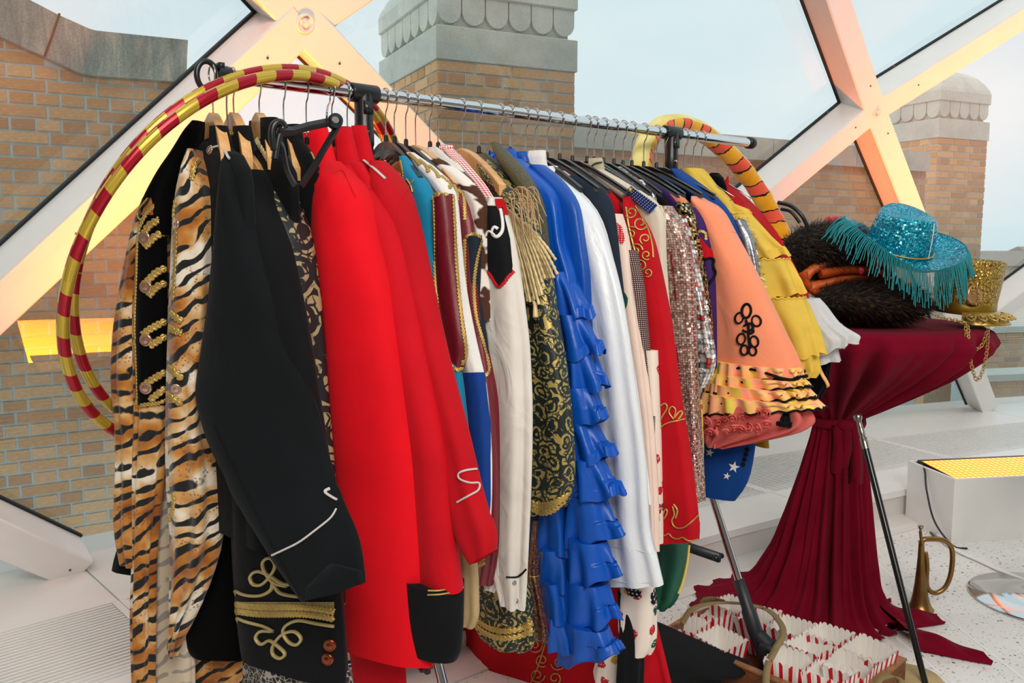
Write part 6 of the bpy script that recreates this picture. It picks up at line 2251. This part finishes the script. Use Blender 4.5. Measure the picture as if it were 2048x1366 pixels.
for (x, y, r, cc) in ((1722, 542, 0.011, 'c4203a'), (1762, 546, 0.009, 'b01830'), (1786, 536, 0.012, 'd94a58'), (1793, 556, 0.007, '14161c')):
    mb = MB()
    mb.sphere(tz(x, y, -0.16), r, (0.8, 0.8, 1.3), 10, 8)
    mb.build('bead', plain(cc, 0.25, 0.1, 0.5, 'glossy_bead'), th)

# turquoise cowboy hat
M_TSEQ = mat_sequin(['0aa2c4', '18b8d4', '0890b4', '3ccbe0', '0aa0be', '0c86a8', '6adbe8'], 190, 0.22, 0.55, 'turquoise_sequin')
M_TPL = plain('22aecb', 0.35, 0.2, 0.5, 'turquoise_foil', 0.08)
M_FRNG = plain('0c7f86', 0.55, 0, 0.4, 'teal_fringe', 0.15)
hc = tz(1797, 497, -0.14)
th = thing('cowboy_hat', 'turquoise sequin cowboy hat with long teal fringe around its brim', 'hat', (hc[0], hc[1], hc[2] - 0.05))
up = np.array([0.10, -0.36, 1.0])
up /= np.linalg.norm(up)
ax = np.array([1.0, 0.0, 0.0]) - up * up[0]
ax /= np.linalg.norm(ax)
ay = np.cross(up, ax)
n = 72
thv = np.linspace(0, 2 * PI, n, endpoint=False)
rows = []
for r, h, k in ((0.108, -0.004, 1.1), (0.106, 0.01, 1.1), (0.101, 0.05, 1.12), (0.094, 0.095, 1.14), (0.088, 0.122, 1.15), (0.082, 0.130, 1.15), (0.06, 0.124, 1.15), (0.03, 0.110, 1.2), (0.004, 0.104, 1.2)):
    rows.append([hc + ax * (r * math.cos(t)) + ay * (r * k * math.sin(t)) + up * (h - 0.012 * (h > 0.1) * math.cos(t) ** 2 * (r > 0.05)) for t in thv])
mb = MB()
mb.grid(rows, True)
mb.fan(rows[-1], np.mean(rows[-1], 0))
mb.build('crown', M_TSEQ, th)
rows = []
brim_edge = None
for s, dz in ((0.0, 0.0), (0.25, -0.006), (0.5, -0.006), (0.75, 0.002), (0.93, 0.014), (1.0, 0.02), (1.0, 0.017), (0.93, 0.009), (0.5, -0.011), (0.0, -0.005)):
    rw = []
    for t in thv:
        R0 = 0.107
        left = max(0, -math.cos(t)) ** 1.5
        right = max(0, math.cos(t)) ** 1.5
        R1 = 0.182 + 0.008 * left + 0.02 * right
        r = R0 + (R1 - R0) * s
        lift = s ** 1.7 * (0.06 * left + 0.025 * right) - 0.018 * s * (1 - abs(math.cos(t)))
        rw.append(hc + ax * r * math.cos(t) + ay * r * 1.12 * math.sin(t) + up * (dz + lift - 0.002))
    rows.append(rw)
mb = MB()
mb.grid(rows, True)
brim_edge = np.array(rows[5])
mb.build('brim', M_TSEQ, th)
mb = MB()
mb.tube([hc + ax * (0.1075 * math.cos(t)) + ay * (0.119 * math.sin(t)) + up * 0.008 for t in thv], 0.0028, 6, closed=True)
mb.build('hat_band', M_GOLD, th)
mb = MB()
P = [hc + ax * (r * 0.45) - ay * (r * 1.02) + up * h for r, h in ((0.110, 0.01), (0.105, 0.05), (0.098, 0.095), (0.091, 0.123))]
mb.tube(smooth_path(P, 5), 0.0016, 5)
mb.build('seam_thread', M_WHITE_C, th)
mb = MB()
for k in range(250):
    t = k / 250 * n
    i = int(t)
    f = t - i
    e = brim_edge[i % n] * (1 - f) + brim_edge[(i + 1) % n] * f
    a = 2 * PI * t / n
    if math.sin(a) > 0.55:
        continue
    outw = ax * math.cos(a) + ay * math.sin(a)
    left = max(0, -math.cos(a))
    L = (0.075 + 0.035 * (1 - left)) * random.uniform(0.75, 1.15) * (0.6 if math.cos(a) > 0.75 else 1)
    spread = 0.02 + 0.05 * left ** 2
    P = smooth_path([e, e + outw * spread * 0.5 + np.array([0, 0, -L * 0.35]), e + outw * spread * random.uniform(0.5, 1.1) + np.array([random.uniform(-0.012, 0.012), -0.004, -L])], 4)
    mb.tube(P, 0.0017, 4, cap=False)
fo = mb.build('fringe', M_FRNG, th)
fo['kind'] = 'stuff'
fo['label'] = 'long teal fringe'

# gold sequin shako
M_GSEQ = mat_sequin(['b08a34', 'caa548', '8f6d22', 'dcc06a', 'a87c2c', 'c79c3a'], 260, 0.28, 0.6, 'gold_sequin')
sc = tz(1927, 622, -0.13)
th = thing('gold_shako', 'gold sequin parade hat with visor and hanging chains at the table edge', 'hat', (sc[0], sc[1], sc[2] - 0.02))
up2 = np.array([0.06, -0.05, 1.0])
up2 /= np.linalg.norm(up2)
mb = MB()
mb.lathe([(0.094, 0.0), (0.097, 0.03), (0.103, 0.10), (0.108, 0.165), (0.108, 0.172), (0.104, 0.176), (0.098, 0.168), (0.001, 0.155)], sc, up2, 44)
mb.build('crown', M_GSEQ, th)
mb = MB()
mb.lathe([(0.0955, -0.006), (0.0985, -0.004), (0.0985, 0.03), (0.0965, 0.032)], sc, up2, 44, cap=False)
mb.build('head_band', plain('8a6d1e', 0.4, 0.6, 0.5, 'old_gold_band', 0.2), th)
mb = MB()
va = math.atan2(-0.78, 0.62)
rows = []
for s in np.linspace(0, 1, 7):
    rows.append([sc + np.array([(0.096 + s * 0.05 * math.cos(q - va) ** 1.0) * math.cos(q), (0.096 + s * 0.05 * math.cos(q - va)) * math.sin(q), 0.004 - 0.028 * s * s - 0.012 * s]) for q in np.linspace(va - 1.2, va + 1.2, 22)])
bk = [[p - np.array([0, 0, 0.004]) for p in r] for r in rows[::-1]]
mb.grid(rows + bk)
mb.build('visor', plain('a88a3c', 0.3, 0.5, 0.6, 'gilt_visor'), th)
mb = MB()
for k in range(9):
    q0 = va - 1.0 + 2.0 * k / 8
    cc = sc + np.array([0.138 * math.cos(q0), 0.138 * math.sin(q0), -0.012])
    lp = [cc + np.array([0.017 * math.cos(t) * math.cos(q0) - 0.012 * math.sin(t) * math.sin(q0), 0.017 * math.cos(t) * math.sin(q0) + 0.012 * math.sin(t) * math.cos(q0), -0.008 * math.cos(t)]) for t in np.linspace(0, 2 * PI, 14, endpoint=False)]
    mb.tube(lp, 0.0036, 6, closed=True)
    mb.sphere(cc + np.array([0, 0, 0.003]), 0.009, (1, 1, 0.5), 10, 6)
mb.build('visor_embroidery', M_GOLD, th)
mb = MB()
mb.lathe([(0.034, 0), (0.034, 0.005), (0.026, 0.008), (0.0, 0.01)], tz(1948, 590, -0.235), (0.25, -0.96, 0.1), 24)
mb.build('cap_badge', plain('b98a5a', 0.35, 0.6, 0.5, 'bronze_badge'), th)
mb = MB()
for k in range(40):
    a = random.uniform(0, 2 * PI)
    r = 0.03 * math.sqrt(random.random())
    b = tz(1958, 590, -0.248)
    mb.sphere(b + np.array([r * math.cos(a), 0.0, r * 1.2 * math.sin(a)]), random.uniform(0.002, 0.0042), n=6, m=4)
o = mb.build('badge_beads', M_GOLD, th)
o['kind'] = 'stuff'


def chain(pts, rl=0.0062, rw=0.0014):
    P = smooth_path(pts, 30)
    L = np.concatenate([[0], np.cumsum(np.linalg.norm(np.diff(P, axis=0), axis=1))])
    mb = MB()
    m = int(L[-1] / (rl * 1.55))
    for k in range(m):
        s = (k + 0.5) / m * L[-1]
        c = np.array([np.interp(s, L, P[:, i]) for i in range(3)])
        c2 = np.array([np.interp(s + 0.002, L, P[:, i]) for i in range(3)])
        t = (c2 - c) / (np.linalg.norm(c2 - c) + 1e-9)
        a = np.cross(t, [0.1, 1.0, 0.2] if k % 2 else [1.0, 0.1, 0.2])
        a /= np.linalg.norm(a)
        mb.tube([c + t * rl * 1.15 * math.cos(q) + a * rl * 0.8 * math.sin(q) for q in np.linspace(0, 2 * PI, 10, endpoint=False)], rw, 5, closed=True)
    return mb


ty = lambda x, y, d=-0.37: tz(x, y, d)
for pts in ([ty(1936, 652), ty(1938, 700), ty(1944, 735), ty(1954, 760), ty(1966, 740), ty(1974, 700), ty(1977, 655)], [ty(1931, 648), ty(1934, 675), ty(1948, 698), ty(1964, 690), ty(1974, 664)],
            [ty(1866, 628, -0.38), ty(1886, 636, -0.38), ty(1910, 640, -0.38), ty(1932, 645, -0.38)]):
    o = chain(pts).build('chain', M_GOLD, th)
    o['kind'] = 'stuff'

# ------------------------------------------------------------------ cane
a = atY(1714, 828, 2.76)
b = atz(1862, 1412, 0.0)
d = (b - a) / np.linalg.norm(b - a)
Lc = np.linalg.norm(b - a)
th = thing('cane', 'black walking cane with a silver handle leaning on the draped table', 'cane', (b[0], b[1], 0))
mb = MB()
mb.lathe([(0.0105, 0.115), (0.0108, 0.3), (0.0100, 0.6), (0.0092, Lc - 0.012), (0.004, Lc - 0.002)], a, d, 16)
mb.build('shaft', plain('101214', 0.25, 0, 0.5, 'black_lacquer'), th)
mb = MB()
mb.lathe([(0.0, -0.004), (0.011, 0.0), (0.0145, 0.008), (0.013, 0.018), (0.008, 0.026), (0.0085, 0.045), (0.0105, 0.06), (0.0085, 0.078), (0.0125, 0.084), (0.0125, 0.10), (0.0115, 0.118)], a, d, 18)
mb.build('handle', plain('9b958a', 0.25, 0.9, 0.5, 'tarnished_silver', 0.15), th)

# ------------------------------------------------------------------ bugle
M_BRASS = plain('8d6a3c', 0.32, 0.85, 0.5, 'old_brass', 0.25)
Yb = 3.03
q = lambda x, y, o=0.0: atY(x, y, Yb + o)
bb = q(1840, 1222)
th = thing('bugle', 'old brass bugle standing on its bell beside the cane', 'bugle', (bb[0], bb[1], 0))
e0, e1 = np.array([bb[0], Yb, 0.002]), q(1843, 1082)
mb = MB()
dd = e1 - e0
Lb = np.linalg.norm(dd)
mb.lathe([(0.046, 0.0), (0.0475, 0.002), (0.047, 0.006), (0.041, 0.012), (0.0335, 0.03), (0.027, 0.06), (0.0215, 0.10), (0.0165, 0.15), (0.0125, 0.2), (0.0095, Lb)], e0, dd, 26)
mb.build('bell', M_BRASS, th)
mb = MB()
P = smooth_path([q(1842, 1092), q(1846, 1080), q(1862, 1078), q(1885, 1080), q(1901, 1092), q(1905, 1115), q(1901, 1150), q(1890, 1175), q(1872, 1186), q(1858, 1180), q(1853, 1165), q(1854, 1130), q(1851, 1105)], 7)
mb.tube(P, np.linspace(0.0098, 0.0085, len(P)), 10)
mb.tube(smooth_path([q(1844, 1090, -0.012), q(1842, 1075, -0.014), q(1841, 1062, -0.014)], 5), 0.0055, 8)
mb.build('tube', M_BRASS, th)
mb = MB()
mb.lathe([(0.004, 0.0), (0.0045, 0.012), (0.0095, 0.022), (0.0105, 0.027), (0.007, 0.024), (0.002, 0.014)], q(1841, 1066, -0.014), (0, 0, 1), 16)
mb.build('mouthpiece', plain('a69a86', 0.3, 0.85, 0.5, 'worn_nickel', 0.1), th)

# ------------------------------------------------------------------ chrome table foot
fc = atz(2090, 1200, 0)
th = thing('table_foot', 'round mirror-polished table foot cut by the frame edge', 'table', (fc[0], fc[1], 0))
mb = MB()
mb.lathe([(0.262, 0.0), (0.265, 0.003), (0.262, 0.008), (0.14, 0.013), (0.045, 0.017), (0.042, 0.03)], (fc[0], fc[1], 0), ZUP, 64)
mb.build('base', M_CHROME, th)
mb = MB()
mb.tube([(fc[0], fc[1], 0.02), (fc[0], fc[1], 0.72)], 0.03, 20)
mb.build('column', M_CHROME, th)
mb = MB()
mb.lathe([(0.3, 0.71), (0.302, 0.72), (0.302, 0.738), (0.3, 0.742)], (fc[0] + 0.3, fc[1], 0), ZUP, 48)
mb.build('table_top', M_BOX, th)

# ------------------------------------------------------------------ crate with popcorn boxes
M_CRATE = mat_wood('54301c', '7c4a2a', (6, 40, 40))
M_CRIM = mat_wood('7a4c2c', 'a2703f', (6, 40, 40))
ZR = 0.12
A = atz(1452, 1193, ZR)
B = atz(1812, 1320, ZR)
cx_ = (B - A) / np.linalg.norm(B - A)
cy_ = np.array([cx_[1], -cx_[0], 0])      # towards the viewer's left
if cy_ @ np.array([-1, -1, 0]) < 0:
    cy_ = -cy_
CL, CW = np.linalg.norm(B - A), 0.40
th = thing('wooden_crate', 'brown wooden crate full of striped popcorn boxes', 'crate', (A[0] + cx_[0] * CL / 2 + cy_[0] * CW / 2, A[1] + cx_[1] * CL / 2 + cy_[1] * CW / 2, 0))
q = lambda u, w, z: np.array([A[0], A[1], 0]) + cx_ * u + cy_ * w + ZUP * z
t = 0.016
for nm, c, sz in (('side_board', q(CL / 2, t / 2, ZR / 2), (CL, t, ZR)), ('side_board', q(CL / 2, CW - t / 2, ZR / 2), (CL, t, ZR)), ('end_board', q(t / 2, CW / 2, ZR / 2), (t, CW - 2 * t, ZR)), ('end_board', q(CL - t / 2, CW / 2, ZR / 2), (t, CW - 2 * t, ZR)), ('bottom_board', q(CL / 2, CW / 2, 0.008), (CL - 2 * t, CW - 2 * t, 0.016))):
    mb = MB()
    mb.box(c, sz, [cx_, cy_, ZUP])
    mb.build(nm, M_CRATE, th, smooth=False)
for c, sz in ((q(CL / 2, t / 2, ZR + 0.002), (CL + 0.004, t + 0.006, 0.006)), (q(CL / 2, CW - t / 2, ZR + 0.002), (CL + 0.004, t + 0.006, 0.006)), (q(CL - t / 2, CW / 2, ZR + 0.002), (t + 0.006, CW, 0.0055)), (q(t / 2, CW / 2, ZR + 0.002), (t + 0.006, CW, 0.0055))):
    mb = MB()
    mb.box(c, sz, [cx_, cy_, ZUP])
    mb.build('rim', M_CRIM, th, smooth=False)
M_STRAP = cloth('8f7d56', 0.7, 0.1)


def strap(pts, w, part='strap'):
    P = smooth_path(pts, 7)
    mb = MB()
    T = np.gradient(P, axis=0)
    side = np.array([cx_[0], cx_[1], 0.0])
    rows = []
    for p_, t_ in zip(P, T):
        t_ = t_ / np.linalg.norm(t_)
        s_ = side - t_ * (side @ t_)
        s_ /= np.linalg.norm(s_)
        n_ = np.cross(t_, s_)
        rows.append([p_ + s_ * w - n_ * 0.0012, p_ + s_ * w + n_ * 0.0012, p_ - s_ * w + n_ * 0.0012, p_ - s_ * w - n_ * 0.0012])
    mb.grid(rows, True)
    mb.build(part, M_STRAP, th)


strap([atz(1364, 1246, 0.120), atz(1385, 1218, 0.165), atz(1430, 1206, 0.183), atz(1490, 1208, 0.183), atz(1535, 1220, 0.183), atz(1560, 1245, 0.183), atz(1566, 1268, 0.183), atz(1552, 1296, 0.174), atz(1536, 1330, 0.156), atz(1532, 1370, 0.129), atz(1536, 1400, 0.093)], 0.010)
strap([atz(1402, 1212, 0.120), atz(1408, 1200, 0.147), atz(1430, 1198, 0.165), atz(1450, 1202, 0.174)], 0.008)
strap([atz(1752, 1372, 0.129), atz(1762, 1356, 0.147), atz(1782, 1352, 0.156), atz(1800, 1362, 0.147), atz(1806, 1380, 0.129)], 0.010)


def mat_pop():
    g = N('striped_card')
    x = g.sep(g.uv())
    s = g.ramp(g.math('FRACT', g.math('DIVIDE', x[0], 0.0295)), [(0.0, 0.0), (0.6, 1.0)], 'CONSTANT')
    return g.set(g.mix(s, 'eeebe6', 'cc1422'), 0.55, 0, 0.3)


M_POP = mat_pop()
M_CARD = plain('eae6df', 0.6, 0, 0.3, 'white_card', 0.02)


def popcorn_mesh():
    """tapered square carton, scalloped rim; sheet 0: striped outside, sheet 1: white inside"""
    out, inn = MB(), MB()
    wt, wb, h = 0.059, 0.045, 0.118
    for k in range(4):
        a = k * PI / 2
        R = np.array([[math.cos(a), -math.sin(a), 0], [math.sin(a), math.cos(a), 0], [0, 0, 1]])
        us = np.linspace(-1, 1, 31)
        for mbx, ins in ((out, 0.0), (inn, 0.0012)):
            rows = [[R @ np.array([u * (wb - ins), -(wb - ins), 0.002 if ins == 0 else 0.004]) for u in us]]
            rows.append([R @ np.array([u * ((wb + wt) / 2 - ins), -((wb + wt) / 2 - ins), h * 0.5]) for u in us])
            rows.append([R @ np.array([u * (wt - ins), -(wt - ins), h + 0.0095 * abs(math.sin((u + 1) / 2 * PI * 6)) ** 0.6]) for u in us])
            U = (us + 1) / 2 * 0.118
            mbx.grid(rows, False, U=U, Vv=[0, 0.08, 0.16], flip=ins > 0)
    for mbx, z in ((out, 0.002), (inn, 0.004)):
        mbx.add([(-wb, -wb, z), (wb, -wb, z), (wb, wb, z), (-wb, wb, z)], [(0, 1, 2, 3)])
    return out, inn


po, pi_ = popcorn_mesh()
spots = []
NC = 4 if CL < 0.57 else 5
FT = rp(S_FAR + 0.03, 0.41)
for i in range(NC):
    for j in range(3):
        spots.append((0.016 + (CL - 0.032) / NC * (i + 0.5), 0.082 + j * 0.119))
names = ['first', 'second', 'third', 'fourth', 'fifth']
rown = ['drape-side row', 'middle row', 'rack-side row']
first = None
for k, (u, w) in enumerate(spots):
    i, j = k // 3, k % 3
    if np.linalg.norm((q(u, w, 0) - FT)[:2]) < 0.118:
        continue        # the rack foot stands here
    lab = 'red-striped popcorn box, %s from the rack foot in the %s' % (names[i], rown[j])
    if first is None:
        first = thing('popcorn_box', lab, 'popcorn box', (0, 0, 0), 'popcorn boxes in the crate')
        po.build('carton', M_POP, first, smooth=False)
        pi_.build('white_inside', M_CARD, first, smooth=False)
        o = first
    else:
        o = first.copy()
        C.objects.link(o)
        for ch in list(first.children):
            c2 = ch.copy()
            C.objects.link(c2)
            c2.parent = o
        o['label'] = lab
    c = q(u + random.uniform(-0.004, 0.004), w + random.uniform(-0.004, 0.004), 0.017 + random.uniform(0.0, 0.008) + 0.016 * (i >= NC - 2))
    o.location = c
    o.rotation_euler = (random.uniform(-0.1, 0.1), random.uniform(-0.1, 0.1), math.atan2(cx_[1], cx_[0]) + random.uniform(-0.14, 0.14))

# ------------------------------------------------------------------ black cloth and straw hat by the crate
M_BCL = cloth('111316', 0.8, 0.1)
mb = MB()
pa = [[(1290, 1236, 0.156), (1322, 1246, 0.161), (1380, 1272, 0.151), (1440, 1298, 0.140), (1500, 1322, 0.114)],
      [(1285, 1270, 0.156), (1318, 1285, 0.161), (1375, 1305, 0.151), (1435, 1325, 0.135), (1492, 1345, 0.109)],
      [(1280, 1320, 0.146), (1312, 1330, 0.151), (1360, 1345, 0.140), (1415, 1352, 0.130), (1470, 1356, 0.104)],
      [(1275, 1400, 0.104), (1308, 1400, 0.104), (1335, 1385, 0.104), (1385, 1368, 0.104), (1440, 1366, 0.088)],
      [(1275, 1460, 0.026), (1308, 1460, 0.026), (1335, 1450, 0.026), (1385, 1440, 0.026), (1440, 1430, 0.026)]]
ctl = np.array([[atz(*p_) for p_ in r] for r in pa])
rows = [smooth_path(r, 6) for r in ctl]
rows = np.array(rows)
rows = np.array([smooth_path(rows[:, k], 5) for k in range(rows.shape[1])]).transpose(1, 0, 2)
mb.grid(rows)
mb.grid(rows - np.array([0, 0, 0.004]), flip=True)
tag(mb.build('black_cloth', M_BCL), 'black cloth hanging down over the crate end by the rack foot', 'cloth')
hc2 = atz(1822, 1388, 0.0)
th = thing('straw_hat', 'tan flat straw hat on the terrazzo behind the crate corner', 'hat', (hc2[0], hc2[1], 0))
mb = MB()
mb.lathe([(0.085, 0.0), (0.135, 0.004), (0.138, 0.008), (0.135, 0.011), (0.09, 0.013), (0.088, 0.05), (0.082, 0.056), (0.001, 0.058)], (hc2[0], hc2[1], 0), ZUP, 48)
mb.build('straw_body', plain('b29a6c', 0.7, 0, 0.3, 'woven_straw', 0.15), th)
mb = MB()
cc = atz(1838, 1344, 0.016)
mb.lathe([(0.016, 0.0), (0.016, 0.003), (0.012, 0.006), (0.0, 0.007)], cc, ZUP, 20)
mb.build('silver_badge', plain('dcd8d6', 0.3, 0.4, 0.5, 'silver_badge'), th)
